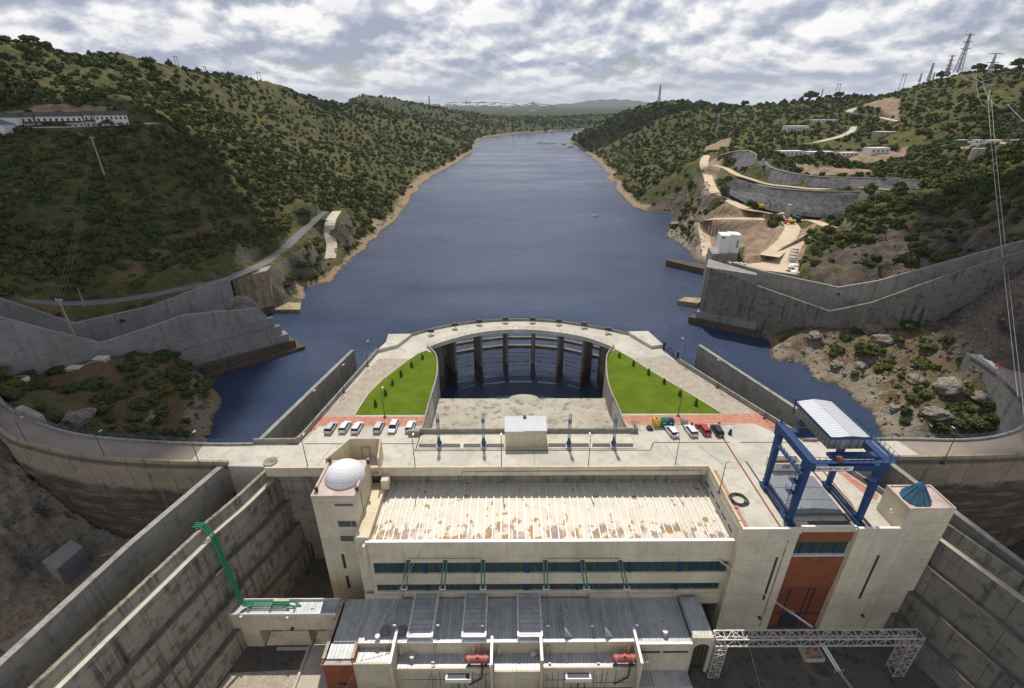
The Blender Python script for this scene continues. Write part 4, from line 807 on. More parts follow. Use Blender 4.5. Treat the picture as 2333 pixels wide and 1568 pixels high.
# ochre bridge abutment beyond the left chute and its jetty
t=thing('abutment_tower','tall ochre stained concrete abutment at the river end of the left chute','abutment',(-103,203,0))
aB,bB=g(527,712,1),g(602,712,0); A0=Vector((-113.6,196.5,0));B0=Vector((-102.,204.6,0)); top=23.5
q=[pl(528,636,(-113.6,190),(-101.5,204)),pl(607,620,(-113.6,190),(-101.5,204))]; zt=(q[0].z+q[1].z)/2
q0_,q1_=q; q2=vv(618,612,q1_.y+7); q2.z=zt; q3=q0_+(q2-q1_)
m=MB(); m.prism([q0_[:2],q1_[:2],q2[:2],q3[:2]],-8,zt); m.build('wall',M['wallo'],t,fix=True); cc=(q0_+q1_+q2+q3)/4
m=MB(); m.prism([((p.x-cc.x)*1.03+cc.x,(p.y-cc.y)*1.03+cc.y) for p in (q0_,q1_,q2,q3)],-8,3.2); m.build('wet_foot',M['wet'],t,fix=True)
m=MB(); m.prism([((p.x-cc.x)*1.03+cc.x,(p.y-cc.y)*1.03+cc.y) for p in (q0_,q1_,q2,q3)],zt,zt+.35); m.build('cap',M['wallq'],t,fix=True)
# painted lettering too worn to read is only a row of faint strokes
ABZ=zt
m=MB(); m.prism(xy([g(612,706,1.5),g(683,706,1.5),g(686,690,1.5),g(622,688,1.5)]),-6,1.6); tag(m.build('jetty',M['wallo'],fix=True),'short ochre concrete jetty at the foot of the tall abutment','jetty')
m=MB(); m.prism(xy([g(1516,601,1.2),g(1613,624,1.2),g(1613,612,1.2),g(1520,596,1.2)]),-6,3.2); tag(m.build('breakwater',M['wet'],fix=True),'long dark concrete breakwater jutting out from the white tower','jetty')
m=MB(); m.prism(xy([g(1543,686,1.8),g(1590,692,1.8),g(1604,680,1.8),g(1560,678,1.8)]),-6,2.0); tag(m.build('jetty',M['wallo'],fix=True),'small square concrete jetty beside the dark streaked spillway wall','jetty')
# ================= powerhouse =================
FY=60.9
k1=lambda x,y:((900+x/1.788)/1.4524,(1400+y/1.788)/1.4524)
k2=lambda x,y:((1700+x/1.788)/1.4524,(1400+y/1.788)/1.4524)
k3=lambda x,y:((2400+x/1.5269)/1.4524,(1250+y/1.5269)/1.4524)
ka=lambda x,y:((1050+x/3.333)/1.4524,(1950+y/3.333)/1.4524)
kb=lambda x,y:((1700+x/3.333)/1.4524,(1950+y/3.333)/1.4524)
ph=thing('powerhouse','long cream turbine hall with a ribbed rusty roof and two green window bands','building',(7.5,69,0))
zr=14.1; XL,XR=-24.1,38.3
def wall(name,mat,boxes,par):
    m=MB()
    for bx in boxes: m.box(*bx)
    return m.build(name,mat,par)
zb=[14.9,10.0,7.25,4.53,2.68,1.0]
wall('facade_wall',M['cream'],[(XL-.5,FY,zb[1],38.5,FY+.5,zb[0]),(XL-.5,FY,zb[3],38.5,FY+.5,zb[2]),(XL-.5,FY,-1.0,38.5,FY+.5,zb[4]),(XL-.5,FY+.003,zb[4],XL+.15,FY+.5,zb[3]),(XL-.5,FY+.003,zb[2],XL+.15,FY+.5,zb[1]),(37.9,FY+.003,zb[4],38.5,FY+.5,zb[3])],ph)
wall('facade_plinth',M['cream'],[(-26.3,FY-.35,-.2,-19.6,FY-.003,2.2)],ph); wall('facade_plinth',M['cream'],[(14.6,FY-.35,-.2,38.4,FY-.003,2.2)],ph)
m=MB(); m.box(XL-.6,FY-.05,zb[0],38.5,FY+.55,zb[0]+.12); m.build('coping',M['white'],ph)
mul=[968,1084.5,1202.7,1320.7,1437.3,1550.9]
for z1,z0,dx in ((zb[1],zb[2],0),(zb[3],zb[4],0)):
    xs=[XL+.15]+[vv(u,1295,FY).x for u in mul]+[38.4 if z1==zb[1] else 37.9]
    for i in range(7):
        w_=.55 if i==2 else .28
        m=MB(); m.box(xs[i],FY+.32,z0,xs[i+1],FY+.36,z1); wn=m.build('window',M['glass'],ph)
        m=MB()
        n=7
        for k in range(1,n): x=xs[i]+(xs[i+1]-xs[i])*k/n; m.box(x-.04,FY+.27,z0,x+.04,FY+.318,z1)
        m.build('frame',M['teal'],wn)
        if i<6: m=MB(); m.box(xs[i+1]-w_,FY+.12,z0,xs[i+1]+w_*.6,FY+.3,z1); m.build('mullion',M['blue'] if i!=9 else M['blue'],wn)
m=MB(); m.box(XL,FY+.5,12.9,38.4,76.9,zr); m.build('roof',M['roofpanel'],ph)
for k in range(43):
    x=XL+.75+k*1.452
    m=MB(); m.box(x-.09,FY+.52,zr+.005,x+.09,76.85,zr+.26); rb=m.build('roof_rib',M['rib'],ph)
m=MB(); m.box(XL,FY+.5,zr,38.4,FY+.85,zr+.1); m.build('gutter',M['rib'],ph)
wall('recess_wall',M['wallx'],[(XL-3,76.45,12,38.4,76.9,17.1)],ph)
wall('roof_beam',M['cream'],[(-47.2,75.15,17.1,38.5,75.49,19.2)],ph)
wall('side_parapet',M['creamside'],[(38.5,61.41,12.5,38.9,75.49,19.2)],ph)
for k in range(5): m=MB(); m.box(38.42,62.3+k*2.75,15.3,38.497,64.0+k*2.75,15.75); m.build('slot_window',M['darkm'],ph)
m=MB(); m.box(-26.6,FY+.6,-6.9,XL-.02,75.1,15.5); m.box(-24.6,73.2,15.5,-23.2,75.1,17.6); m.build('link_block',M['creamside'],ph)
m=MB(); m.box(XL-1.0,60.3,zb[0]-6,XL-.5,61.3,zb[0]-.3); m.build('corner_pilaster',M['cream'],ph)
# brackets, insulators and the conductors that drop to the transformers
ins=[(929.7,920,1343,875.8,1509),(1014,1008,1343,986,1509),(1100,1100,1343,1097,1511),(1241.6,1244,1343,1252,1511),(1326,1336,1343,1362.6,1511),(1412,1428,1343,1473.6,1508)]
nm6=['leftmost','second','third','fourth','fifth','rightmost']
for k,(sx,ex,ey,gx_,gy_) in enumerate(ins):
    s=vv(sx,1278,FY-.05); e=vv(ex,ey,FY-3.2); gq=vv(gx_,gy_,50.4)
    t=thing('insulator_string',nm6[k]+' green glass insulator pair hanging from the powerhouse facade','insulator',tuple(s),'insulator strings on the facade')
    m=MB(); m.box(s.x-.35,FY-.3,s.z-.15,s.x+.35,FY-.0,s.z+.15); m.build('bracket',M['wiredk'],t)
    for sd in (-.28,.28):
        a=s+Vector((sd,-.3,-.1));b_=e+Vector((sd,0,0)); d=b_-a; m=MB()
        n=22; pts=[];rs=[]
        for i in range(n*3): pts.append(a+d*(.12+.8*i/(n*3-1))); rs.append((.17,.17,.05)[i%3])
        m.tube(pts,rs,8); m.build('insulator',M['insul'],t)
        m=MB(); m.tube([a,b_],.035,5); m.build('rod',M['galv'],t)
    m=MB(); m.beam(e+Vector((-.5,0,.0)),e+Vector((.5,0,.0)),.09,.12); m.beam(e+Vector((-.5,0,0)),e+Vector((-.5,.3,.5)),.07); m.beam(e+Vector((.5,0,0)),e+Vector((.5,.3,.5)),.07); m.build('yoke',M['white'],t)
    bt=gq+(gq-e).normalized()*9; bt=Vector((gq.x+(gq.x-e.x)*.35,48.6,-6.9))
    for sd in (-.16,.16):
        m=MB(); m.tube([e+Vector((sd,-.1,-.2)),e.lerp(gq,.5)+Vector((sd,0,-.12)),gq+Vector((sd,0,0)),gq.lerp(bt,.5)+Vector((sd*3,0,0)),bt+Vector((sd*5,0,0))],.035,5); m.build('conductor',M['wiredk'],t)
    for q in (e.lerp(gq,.5),gq): m=MB(); m.box(q.x-.24,q.y-.08,q.z-.14,q.x+.24,q.y+.08,q.z+.10); m.build('spacer',M['white'],t)
for k,(a,b_) in enumerate(((929.7,1100),(1241.6,1412))):
    p=vv(a,1276,FY-.2);q=vv(b_,1276,FY-.2); m=MB(); m.tube([p+Vector((0,0,.35)),q+Vector((0,0,.35))],.045,5); tag(m.build('busbar',M['wiredk']),('left','right')[k]+' thin horizontal bar joining three insulator brackets on the facade','bar')
# long earth wires over the roof
for lab,P in (('thin steel wire along the deck parapet above the roof',[vv(1055,1075,75.0),vv(1595,1072,75.0)]),('slack wire from the parapet down to the left side of the ribbed roof',[vv(1055,1075,75.),vv(1022,1128,71.5)]),('slack wire from the parapet down to the right side of the ribbed roof',[vv(1595,1072,75.),vv(1612,1128,71.5)])):
    m=MB(); m.tube(P,.045,5); tag(m.build('wire',M['wiredk']),lab,'wire')
# ---- dome tower ----
t=thing('dome_tower','square cream stair tower with a white dome and pink roof','tower',(-30.5,69.5,0))
tx0,tx1,ty0,ty1=-34.0,-26.62,64.65,74.6
wall('wall',M['cream'],[(tx0,ty0,-9,tx1,ty1,21.4)],t)
wall('roof_edge',M['pinktop'],[(tx0-.05,ty0-.05,21.4,tx1+.05,ty0+.3,21.95),(tx0-.05,ty0+.3,21.4,tx0+.3,ty1,21.95),(tx1-.3,ty0+.3,21.4,tx1+.05,ty1,21.95)],t)
wall('roof',M['pinktop'],[(tx0+.3,ty0+.3,21.402,tx1-.3,ty1,21.5)],t)
dc=g(786,1084,21.6); m=MB(); m.lathe(dc.x,dc.y,[(3.55,21.5)]+[(3.5*math.cos(a),21.6+2.75*math.sin(a)) for a in [i*math.pi/2/14 for i in range(14)]]+[(.05,24.36)],40)
def mkdome():
    q=NT('dome_tiles'); p=q.mp(loc=(0,0,0)); n=q.noise(p,2.,4,.6); sp=q.n('ShaderNodeSeparateXYZ'); q.l(p,sp.inputs[0])
    ox,oy=dc.x+30.5,dc.y-69.5
    at=q.m('ARCTAN2',q.m('SUBTRACT',sp.outputs[1],oy),q.m('SUBTRACT',sp.outputs[0],ox)); z=q.m('ARCSINE',q.m('DIVIDE',q.m('SUBTRACT',sp.outputs[2],21.6),2.76),None)
    l1=q.m('LESS_THAN',q.m('FRACT',q.m('MULTIPLY',z,5.4)),.10); row=q.m('FLOOR',q.m('MULTIPLY',z,5.4)); l2=q.m('LESS_THAN',q.m('FRACT',q.m('ADD',q.m('MULTIPLY',at,4.46),q.m('MULTIPLY',row,.5))),.09)
    c=q.mix(q.mr(n,.35,.7),(.80,.80,.81),(.72,.71,.73)); return q.out(q.mix(q.m('MULTIPLY',q.m('MAXIMUM',l1,l2),.6),c,(.40,.37,.38)),.6)
m.build('dome',mkdome(),t,smooth=True)
for nm_,P in (('balcony_wall',[(-34.9,74.6,21.9),(-31.7,80.0,22.6),(-25.5,80.0,22.6),(-24.8,74.6,21.9)]),):
    m=MB(); m.ribwall(P,.3,Z-.0,-1); m.build(nm_,M['cream'],t,fix=True)
m=MB(); m.prism([(-34.6,74.6),(-31.6,79.8),(-25.7,79.8),(-25.1,74.6)],Z+.02,Z+.06); m.build('balcony_floor',M['pinktop'],t,fix=True)
m=MB(); m.box(-29.7,79.5,Z+.1,-29.6,79.62,Z+2.6); m.box(-28.1,79.5,Z+.1,-28.0,79.62,Z+2.6); m.box(-29.7,79.5,Z+2.5,-28.,79.62,Z+2.6); m.build('door_frame',M['stonegrey'],t)
def onY(P,Y): return [vv(*k1(x,y),Y) for x,y in P]
for (x0,y0,x1,y1) in ((370,478,530,490),(388,580,548,612),(402,668,562,697)):
    a=vv(*k1(x0,y0),ty0);b_=vv(*k1(x1,y1),ty0); m=MB(); m.box(a.x,ty0-.06,b_.z,min(b_.x,tx1-.5),ty0-.003,a.z); wn=m.build('window',M['glass'] if y0>500 else M['ledge'],t); 
    if y0>500: m=MB(); xm_=(a.x+b_.x)/2; m.box(xm_-.06,ty0-.09,b_.z,xm_+.06,ty0-.061,a.z); m.build('frame',M['stonegrey'],wn)
for (x0,y0,x1,y1) in ((418,775,432,858),(441,903,458,975)):
    a=vv(*k1(x0,y0),ty0);b_=vv(*k1(x1,y1),ty0); xa=(a.x+b_.x)/2; m=MB(); m.box(xa-.25,ty0-.06,b_.z,xa+.25,ty0-.003,a.z); m.build('slot_window',M['darkm'],t)
m=MB(); m.box(tx1+.003,67.5,14.,tx1+.05,67.7,20.5); m.build('side_slot',M['ledge'],t)
for x,y in ((266,400),(504,400),(345,232),(570,238)):
    p=g(*k1(x,y),21.6); m=MB(); m.box(p.x-.18,p.y-.18,21.5,p.x+.18,p.y+.18,22.1); m.box(p.x-.3,p.y-.3,22.1,p.x+.3,p.y+.1,22.5); m.build('floodlight',M['darkm'],t)
# ---- assembly hall with the crane deck ----
t=thing('assembly_hall','tall cream block with a terracotta recessed gate below the blue gantry crane','building',(51,59.8,0))
AY=59.55; rx0,rx1=48.1,57.9
wall('wall',M['cream'],[(38.5,AY,-9,rx0,60.9,Z+.02),(rx1,AY,-9,64.6,60.9,Z+.02),(38.5,60.9,-9,64.5,61.4,Z-.05)],t)
wall('side_wall',M['creamside'],[(38.501,61.41,-9,38.9,76,12.5)],t)
wall('parapet',M['cream'],[(38.5,AY,Z+.02,rx0+.3,AY+.35,Z+1.05),(38.5,AY+.35,Z+.02,38.9,61.4,Z+1.05),(rx1-.2,AY,Z+.02,64.6,AY+.35,Z+1.05),(rx0+.3,AY+.5,Z-.2,rx1-.2,AY+.8,Z+1.)],t)
m=MB(); m.box(38.5,AY-.04,Z+1.05,rx0+.3,AY+.4,Z+1.12); m.box(rx1-.2,AY-.04,Z+1.05,64.6,AY+.4,Z+1.12); m.box(rx0+.3,AY+.47,Z+1.0,rx1-.2,AY+.83,Z+1.07); m.build('coping',M['white'],t)
zz=[vv(*k3(500,y),60.5).z for y in (770,825,885,895,1055,1190)]
wall('brick_panel',M['brick'],[(rx0,60.35,zz[1],rx1,60.9,Z-.2),(rx0,60.35,zz[4],rx1,60.9,zz[3])],t)
wall('sill',M['white'],[(rx0,60.2,zz[3],rx1,60.9,zz[3]+.22)],t)
m=MB(); m.box(rx0,60.7,zz[3]+.22,rx1,60.75,zz[1]); wn=m.build('window',M['glass'],t)
for k in range(1,5): x=rx0+(rx1-rx0)*k/5; m=MB(); m.box(x-.12,60.6,zz[3]+.22,x+.12,60.695,zz[1]); m.build('mullion',M['blue'],wn)
M['gate']=plain('gate_rust',(.24,.065,.028),.6,0,.12)
m=MB(); m.box(rx0,60.55,-7,rx1,60.88,zz[4]-.02); gd=m.build('gate',M['gate'],t); m=MB()
for k in (.27,.62,.72): x=rx0+(rx1-rx0)*k; m.box(x-.1,60.45,-7,x+.1,60.545,zz[4]-.05)
m.box(rx0,60.46,zz[5],rx1,60.544,zz[5]+.2); m.build('gate_frame',M['darkm'],gd); m=MB(); m.box(rx0+2.7,60.40,-7,rx0+6,60.44,zz[5]-.1); m.build('small_door',M['glass'] if False else M['darkm'],gd)
for (x0,y0,x1,y1) in ((245,907,205,1120),(757,897,690,1115)):
    a=vv(*k3(x0,y0),AY);b_=vv(*k3(x1,y1),AY); xa=(a.x+b_.x)/2; m=MB(); m.box(xa-.2,AY-.05,b_.z,xa+.2,AY-.003,a.z); m.build('slot_window',M['darkm'],t)
m=MB(); a=vv(*k3(317,820),AY);b_=vv(*k3(220,1250),AY); m.box(a.x-.09,AY-.03,b_.z,a.x+.09,AY-.003,a.z); m.build('stain_joint',concrete('moss_joint',(.20,.17,.07),(.5,.45,.33),.7,0,None,0,1.5,31),t)
for x,y in ((168,1207),(688,1197)):
    p=vv(*k3(x,y),AY); m=MB(); m.box(p.x-.2,AY-.5,p.z-.15,p.x+.2,AY-.003,p.z+.25); m.build('wall_lamp',M['darkm'],t)
# ---- corner tower with glass cone ----
t=thing('corner_tower','cream corner tower with a pointed teal glass cone on its pink roof','tower',(68.3,62.5,0))
cx0,cx1,cy0,cy1,cz=64.62,72.1,59.56,65.0,23.2
wall('wall',M['cream'],[(cx0,cy0,-9,cx1,cy1,cz)],t); wall('roof_edge',M['pinktop'],[(cx0-.04,cy0-.04,cz,cx1+.04,cy0+.25,cz+.3),(cx0-.04,cy0+.25,cz,cx0+.25,cy1,cz+.3),(cx1-.25,cy0+.25,cz,cx1+.04,cy1,cz+.3),(cx0+.25,cy1-.25,cz,cx1-.25,cy1,cz+.3)],t); wall('roof',M['pinktop'],[(cx0+.25,cy0+.25,cz,cx1-.25,cy1-.25,cz+.08)],t)
cc=g(*k3(957,610),cz+.1); m=MB(); m.lathe(cc.x,cc.y,[(2.15,cz+.08),(2.15,cz+.3),(.45,cz+3.1),(.05,cz+3.2)],12); cn=m.build('cone_skylight',M['teal'],t); m=MB()
for k in range(12): an=2*math.pi*k/12; m.beam((cc.x+2.17*math.cos(an),cc.y+2.17*math.sin(an),cz+.3),(cc.x+.45*math.cos(an),cc.y+.45*math.sin(an),cz+3.12),.16,.12)
m.build('rib',M['tealrib'],cn); m=MB(); m.lathe(cc.x,cc.y,[(.75,cz+2.7),(.5,cz+3.15),(.06,cz+3.7)],12); m.build('cap',M['tealrib'],cn)
p=Vector((cx0-.02,62,20.2)); m=MB(); m.tube([p,p+Vector((-.5,0,0)),p+Vector((-.5,0,.5))],.07,6); m.lathe(p.x-.5,p.y,[(.05,p.z+.5),(.22,p.z+.7),(.05,p.z+.9)],8); m.build('lamp',M['white'],t)
# ---- transformer annex ----
an=thing('transformer_annex','low annex of dark zinc roofs and cream bays in front of the powerhouse','building',(3,55,0))
def w2(name,mat,boxes): return wall(name,M[mat],boxes,an)
w2('roof','zinc',[(-29.5,52.62,.6,-25.3,60.5,1.2),(-25.3,52.62,.6,20.9,60.54,1.2),(20.9,52.12,.6,30.4,60.54,1.2),(-29.9,50.0,.0,-25.9,52.62,.9)])
w2('wall','cream',[(-25.3,52.3,-7,-19.2,52.62,1.25),(-19.0,52.3,-7,20.9,52.62,1.3),(20.9,51.8,-7,30.4,52.12,1.3),(-29.9,53.,-7,30.4,60.5,.6)])
w2('coping','white',[(-25.3,52.25,1.25,20.9,52.68,1.36),(20.9,51.75,1.3,30.4,52.18,1.4)])
for x0,x1 in ((-17.,-13.2),(-7.85,-4.25),(1.5,5.2)):
    m=MB(); m.box(x0,52.7,1.2,x1,60.86,2.1); rr=m.build('raised_roof',M['zincx'],an); m=MB(); m.box(x0-.28,52.69,1.2,x0-.01,60.87,2.32); m.box(x1+.01,52.69,1.2,x1+.28,60.87,2.32); m.build('edge',M['rib'],rr)
m=MB(); m.box(30.6,52.7,1.21,34.0,59.9,2.2); m.build('raised_roof',M['zinc'],an)
# arched end wall
def archwall(x0,x1,z0,z1,y0,y1,ax0,ax1,az,mat,par):
    n=14; r=(ax1-ax0)/2; c=(ax0+ax1)/2; P=[(x0,z0),(ax0,z0),(ax0,az)]+[(c-r*math.cos(math.pi*i/n),az+r*math.sin(math.pi*i/n)) for i in range(1,n)]+[(ax1,az),(ax1,z0),(x1,z0),(x1,z1),(x0,z1)]
    tri=geometry.tessellate_polygon([[Vector((a,b_,0)) for a,b_ in P]]); m=MB(); k=len(P); m.add([(a,y0,b_) for a,b_ in P]+[(a,y1,b_) for a,b_ in P],list(tri)+[tuple(i+k for i in t_[::-1]) for t_ in tri]+[(i,(i+1)%k,(i+1)%k+k,i+k) for i in range(k)]); return m.build('arched_wall',mat,par,fix=True)
archwall(30.4,34.2,-7,2.25,52.2,52.68,31.0,33.7,-.7,M['cream'],an)
m=MB(); m.box(30.95,52.55,-5.6,33.75,52.6,.9); wn=m.build('window',M['glass'],an); m=MB(); 
for k in range(1,4): m.box(31+.675*k-.05,52.48,-5.6,31+.675*k+.05,52.54,.6)
m.build('frame',M['gate'],wn)
w2('side_wall','creamside',[(33.9,52.7,-7,34.2,59.9,1.2)])
w2('lower_wall','cream',[(-18.98,49.75,-7,-3.1,50.0,-1.55),(-2.9,49.2,-7,5.0,49.5,-1.55),(5.2,49.75,-7,21.0,50.0,-1.55),(-25.4,49.1,-7,-19.2,49.4,.9),(21.0,48.8,-7,30.6,49.1,-5.7)])
w2('lower_roof','zinc',[(-18.98,50.0,-2,-3.1,52.3,-1.6),(-2.9,49.5,-2,5.0,52.3,-1.6),(5.2,50.0,-2,21.0,52.3,-1.6),(-25.4,49.4,-1.,-19.2,52.3,.1),(21.0,49.1,-6.2,30.5,51.8,-5.75)])
for x,y0,y1 in ((-19.1,48.3,54.0),(-3.0,48.0,52.7),(5.1,48.6,52.7),(20.95,48.1,54.)): m=MB(); m.box(x-.17,y0,-7,x+.17,y1,2.3); m.build('firewall',M['cream'],an); m=MB(); m.box(x-.22,y0-.03,2.3,x+.22,y1,2.4); m.build('firewall_coping',M['white'],an)
m=MB(); m.box(-25.55,49.3,-7,-25.3,52.6,1.0); m.box(-30.5,49.3,-7,-30.2,60.4,1.0); m.box(-30.2,49.3,-7,-25.55,49.6,.4); m.build('brick_wall',M['brick'],an); m=MB(); m.box(-30.6,49.2,.4,-25.5,49.9,.62); m.box(-30.6,49.9,1.0,-30.1,60.4,1.2); m.box(-25.9,49.9,1.0,-25.4,55.5,1.25); m.build('brick_coping',M['slab'],an)
m=MB(); a=vv(*ka(233,1030),49.3); m.box(a.x,49.2,a.z-.5,a.x+1.6,49.29,a.z); m.build('small_window',M['darkm'],an)
for x in (-21.15,-18.3): m=MB(); m.lathe(x,54.4,[(.92,1.2),(.95,1.55),(.0,1.62)],20); m.build('round_vent',M['hatch'],an)
for x in (9.15,15.95):
    m=MB(); m.add([(x,53.0,1.2),(x+1.45,53.0,1.2),(x+1.45,58,1.2),(x,58,1.2),(x,53.0,3.0),(x,58,3.0),(x+1.45,53.,1.35),(x+1.45,58,1.35)],[(0,3,2,1),(4,6,7,5),(0,1,6,4),(3,5,7,2),(0,4,5,3),(1,2,7,6)]); m.build('roof_light',M['zincx'],an,fix=True)
for x,y,z,s in ((-22.2,52.9,1.2,.35),(26.2,53.5,1.2,.4),(-16.4,51.3,-1.6,.35),(3.9,52.0,-1.6,.5)): m=MB(); m.lathe(x,y,[(s,z),(s,z+.7),(s*1.35,z+.75),(s*1.2,z+1.05),(.05,z+1.1)],10); m.build('roof_vent',M['galv'],an)
for x in (-18.3,-6.1,-1.9,6.3,20.0): m=MB(); m.tube([(x,52.1,-1.3),(x,52.1,.6)],.28,10); m.build('downpipe_box',M['cream'],an)
for x0,x1 in ((21.4,25.2),(25.7,29.9)): m=MB(); a=vv(*kb(1500,690),51.8).z; m.box(x0,51.74,a-.2,x1,51.797,a+.2); m.build('slot_window',M['darkm'],an)
for x in (-8.5,11.2):   # outdoor coolers bracketed off the bay walls
    m=MB(); m.box(x-2.1,48.5,-3.3,x+2.1,49.7,-2.4); hb=m.build('canopy',M['white'],an); m=MB(); m.box(x-1.8,48.7,-2.39,x+1.8,49.5,-2.36); m.build('tray',M['darkm'],hb)
for k,x in enumerate((-5.4,18.9)):
    t=thing('red_tank','horizontal red tank on the bay roof '+('left of the middle firewall' if k==0 else 'beside the right firewall'),'tank',(x,50.6,-1.6),'red oil tanks on the annex')
    m=MB(); 
    pts=[];rs=[]
    for s_,r_ in ((-2.0,.1),(-1.95,.45),(-1.8,.62),(1.8,.62),(1.95,.45),(2.0,.1)): pts.append((x+s_,50.5,-.3)); rs.append(r_)
    m.tube(pts,rs,18); m.build('tank',M['tankred'],t,smooth=False)
    for s_ in (-1.4,1.3): m=MB(); m.tube([(x+s_,50.5+.66*math.cos(a_),-.3+.66*math.sin(a_)) for a_ in [i*math.pi/6 for i in range(0,13)]],.06,5); m.build('strap',M['galv'],t)
    for s_ in (-1.4,1.3): m=MB(); m.box(x+s_-.2,50.1,-1.6,x+s_+.2,50.9,-.85); m.build('foot',M['darkm'],t)
    m=MB(); m.tube([(x+.8,50.1,-.9),(x+.8,49.5,-1.4),(x+.7,49.4,-3.6),(x-1.5,49.3,-5.2)],.13,6); m.build('oil_pipe',M['darkm'],t); m=MB(); m.lathe(x,50.5,[(.18,.25),(.18,.5),(.26,.52),(.26,.62),(.02,.64)],8); m.build('valve',M['tankred'],t)
m=MB()
for x in (-13,-11.7,-6.2,-4.,-.5,8,9.,14,15.3,16.1,17.6): m.tube([(x,49.7,-2.2),(x,49.7,-6.8)],.035,4)
for x0,x1,z in ((-18,-8,-4.4),(6,13,-4.7),(-6,-3.5,-3),(14,20,-5.5)): m.tube([(x0,49.68,z),(x1,49.68,z)],.035,4)
tag(m.build('wall_conduits',M['wiredk'],an),None)
for k,x0 in enumerate((-8.5,11.2)):
    t=thing('bushing_set','row of three coloured bushings under the white canopy '+('of the left bay' if k==0 else 'of the right bay'),'bushings',(x0,48.9,-7),'transformer bushings')
    for i,(dx,cm) in enumerate(((-1.1,'yellow'),(0,'grn'),(1.1,'orange'))):
        m=MB(); m.tube([(x0+dx,48.7,-6.9),(x0+dx,48.7,-4.4)],[.14,.1],8); bs=m.build('bushing',M['darkm'],t); m=MB(); m.lathe(x0+dx,48.7,[(.16,-4.4),(.2,-4.3),(.12,-4.0),(.02,-3.95)],8); m.build('cap',M[cm],bs)
# ---- passage building at the left, with the green pipes ----
t=thing('passage_building','low cream passage building with two openings beside the stepped wall','building',(-40,58,-7))
py0,py1,zt=57.2,60.0,1.6
op=[]
k4=lambda x,y:((600+x/2.718)/1.4524,(1700+y/2.718)/1.4524)
for x0,x1,yt,yb in ((698,900,1046,1190),(1140,1300,1055,1225)): a=vv(*k4(x0,yt),py0);b_=vv(*k4(x1,yt),py0); op.append((a.x,b_.x,a.z))
X0,X1=-49.5,-30.6
wall('wall',M['cream'],[(X0,py0,-7,op[0][0],py1,op[0][2]),(op[0][1],py0,-7,op[1][0],py1,op[1][2]),(op[1][1],py0,-7,X1,py1,op[1][2]),(X0,py0,op[0][2]+.001,X1,py1,zt)],t)
m=MB(); m.box(X0,py0+.1,zt,X1,py1-.1,zt+.12); m.build('roof',M['zinc'],t); m=MB(); m.box(X0,py0-.02,zt,X1,py0+.1,zt+.35); m.box(X0,py1-.1,zt,X1,py1+.02,zt+.6); m.build('coping',M['white'],t); m=MB(); m.box(-42.3,59.0,zt+.1,-39.5,59.9,zt+.7); m.build('roof_hatch',M['ledgel'],t); m=MB(); m.box(-32.9,58,zt+.12,X1,py1-.1,zt+.5); m.build('dark_roof',M['zinc'],t)
for x,y in ((545,915),(960,920),(1370,935),(1000,1025)): p=vv(*k4(x,y),py0); m=MB(); m.box(p.x-.22,py0-.5,p.z-.2,p.x+.22,py0-.003,p.z+.2); m.build('wall_lamp',M['galv'] if x!=1000 else M['darkm'],t)
for k in range(3):
    a=g(470-8*k,1193+k*3,Z+.55); st=Vector((-52.6-.05*k,61.1-k*.42,0)); P=[Vector((-53.2,62.1-.42*k,Z-.6)),Vector((-53.1,62.1-.42*k,Z+.35)),Vector((-51.8,62.1-.42*k,Z+.4)),Vector((-50.3,61.6-.42*k,Z-1.5)),Vector((-47.3,58.9-.3*k,3.2)),Vector((-46.9,58.9-.3*k,2.5)),Vector((-45.5,59.2-k*.38,2.35)),Vector((-38.5-k*.9,59.2-k*.38,2.35)),Vector((-37.6-k*.9,58.9-k*.38,2.0)),Vector((-37.2-k*.9,58.8-k*.38,1.8))]
    m=MB(); m.tube(P,.13,8); tag(m.build('green_pipe',M['green']),['rearmost','middle','nearest'][k]+' of three green pipes running over the wall onto the passage roof','pipe','green pipes')
m=MB()
for x in (-46,-42.2,-38): m.beam((x,57.4,zt+.5),(x,60.2,zt+.5),.14,.14)
tag(m.build('pipe_support',M['green'],t),None)
# ================= gantry crane =================
cr=thing('gantry_crane','tall blue travelling gantry crane with a metal machine house on top','crane',(53,66,Z))
lx0,lx1,ly0,ly1=47.2,58.9,61.6,70.3; ct=32.
def cb(name,mat,boxes,par=cr): return wall(name,M[mat],boxes,par)
for x in (lx0,lx1):
    for y in (ly0,ly1):
        s=1 if x==lx1 else -1; m=MB(); a,b_=.36,.52; m.hexa([(x-a,y-a,Z+.9),(x+a,y-a,Z+.9),(x+a,y+a,Z+.9),(x-a,y+a,Z+.9),(x-b_,y-b_,ct-.9),(x+b_,y-b_,ct-.9),(x+b_,y+b_,ct-.9),(x-b_,y+b_,ct-.9)]); lg=m.build('leg',M['blue'],cr)
        m=MB(); m.box(x-.55,y-1.0,Z+.35,x+.55,y+1.0,Z+.9); m.tube([(x-.25,y-.6,Z+.35),(x+.25,y-.6,Z+.35)],.33,10); m.tube([(x-.25,y+.6,Z+.35),(x+.25,y+.6,Z+.35)],.33,10); m.build('bogie',M['blue'],lg)
for x in (lx0,lx1): m=MB(); m.box(x-.35,ly0+.62,Z+.95,x+.35,ly1-.62,Z+1.45); m.build('base_beam',M['blue'],cr)
for x in (lx0,lx1): m=MB(); m.box(x-.65,ly0-.8,ct-.9,x+.65,ly1+.9,ct+.3); m.build('end_beam',M['blue'],cr)
m=MB(); m.box(lx0-.65,ly0-.75,ct-2.0,lx1+.65,ly0+.65,ct-.91); m.build('portal_beam',M['blue'],cr); m=MB(); m.box(lx0-.65,ly1-.6,ct-2.0,lx1+.65,ly1+.7,ct-.91); m.build('portal_beam',M['blue'],cr)
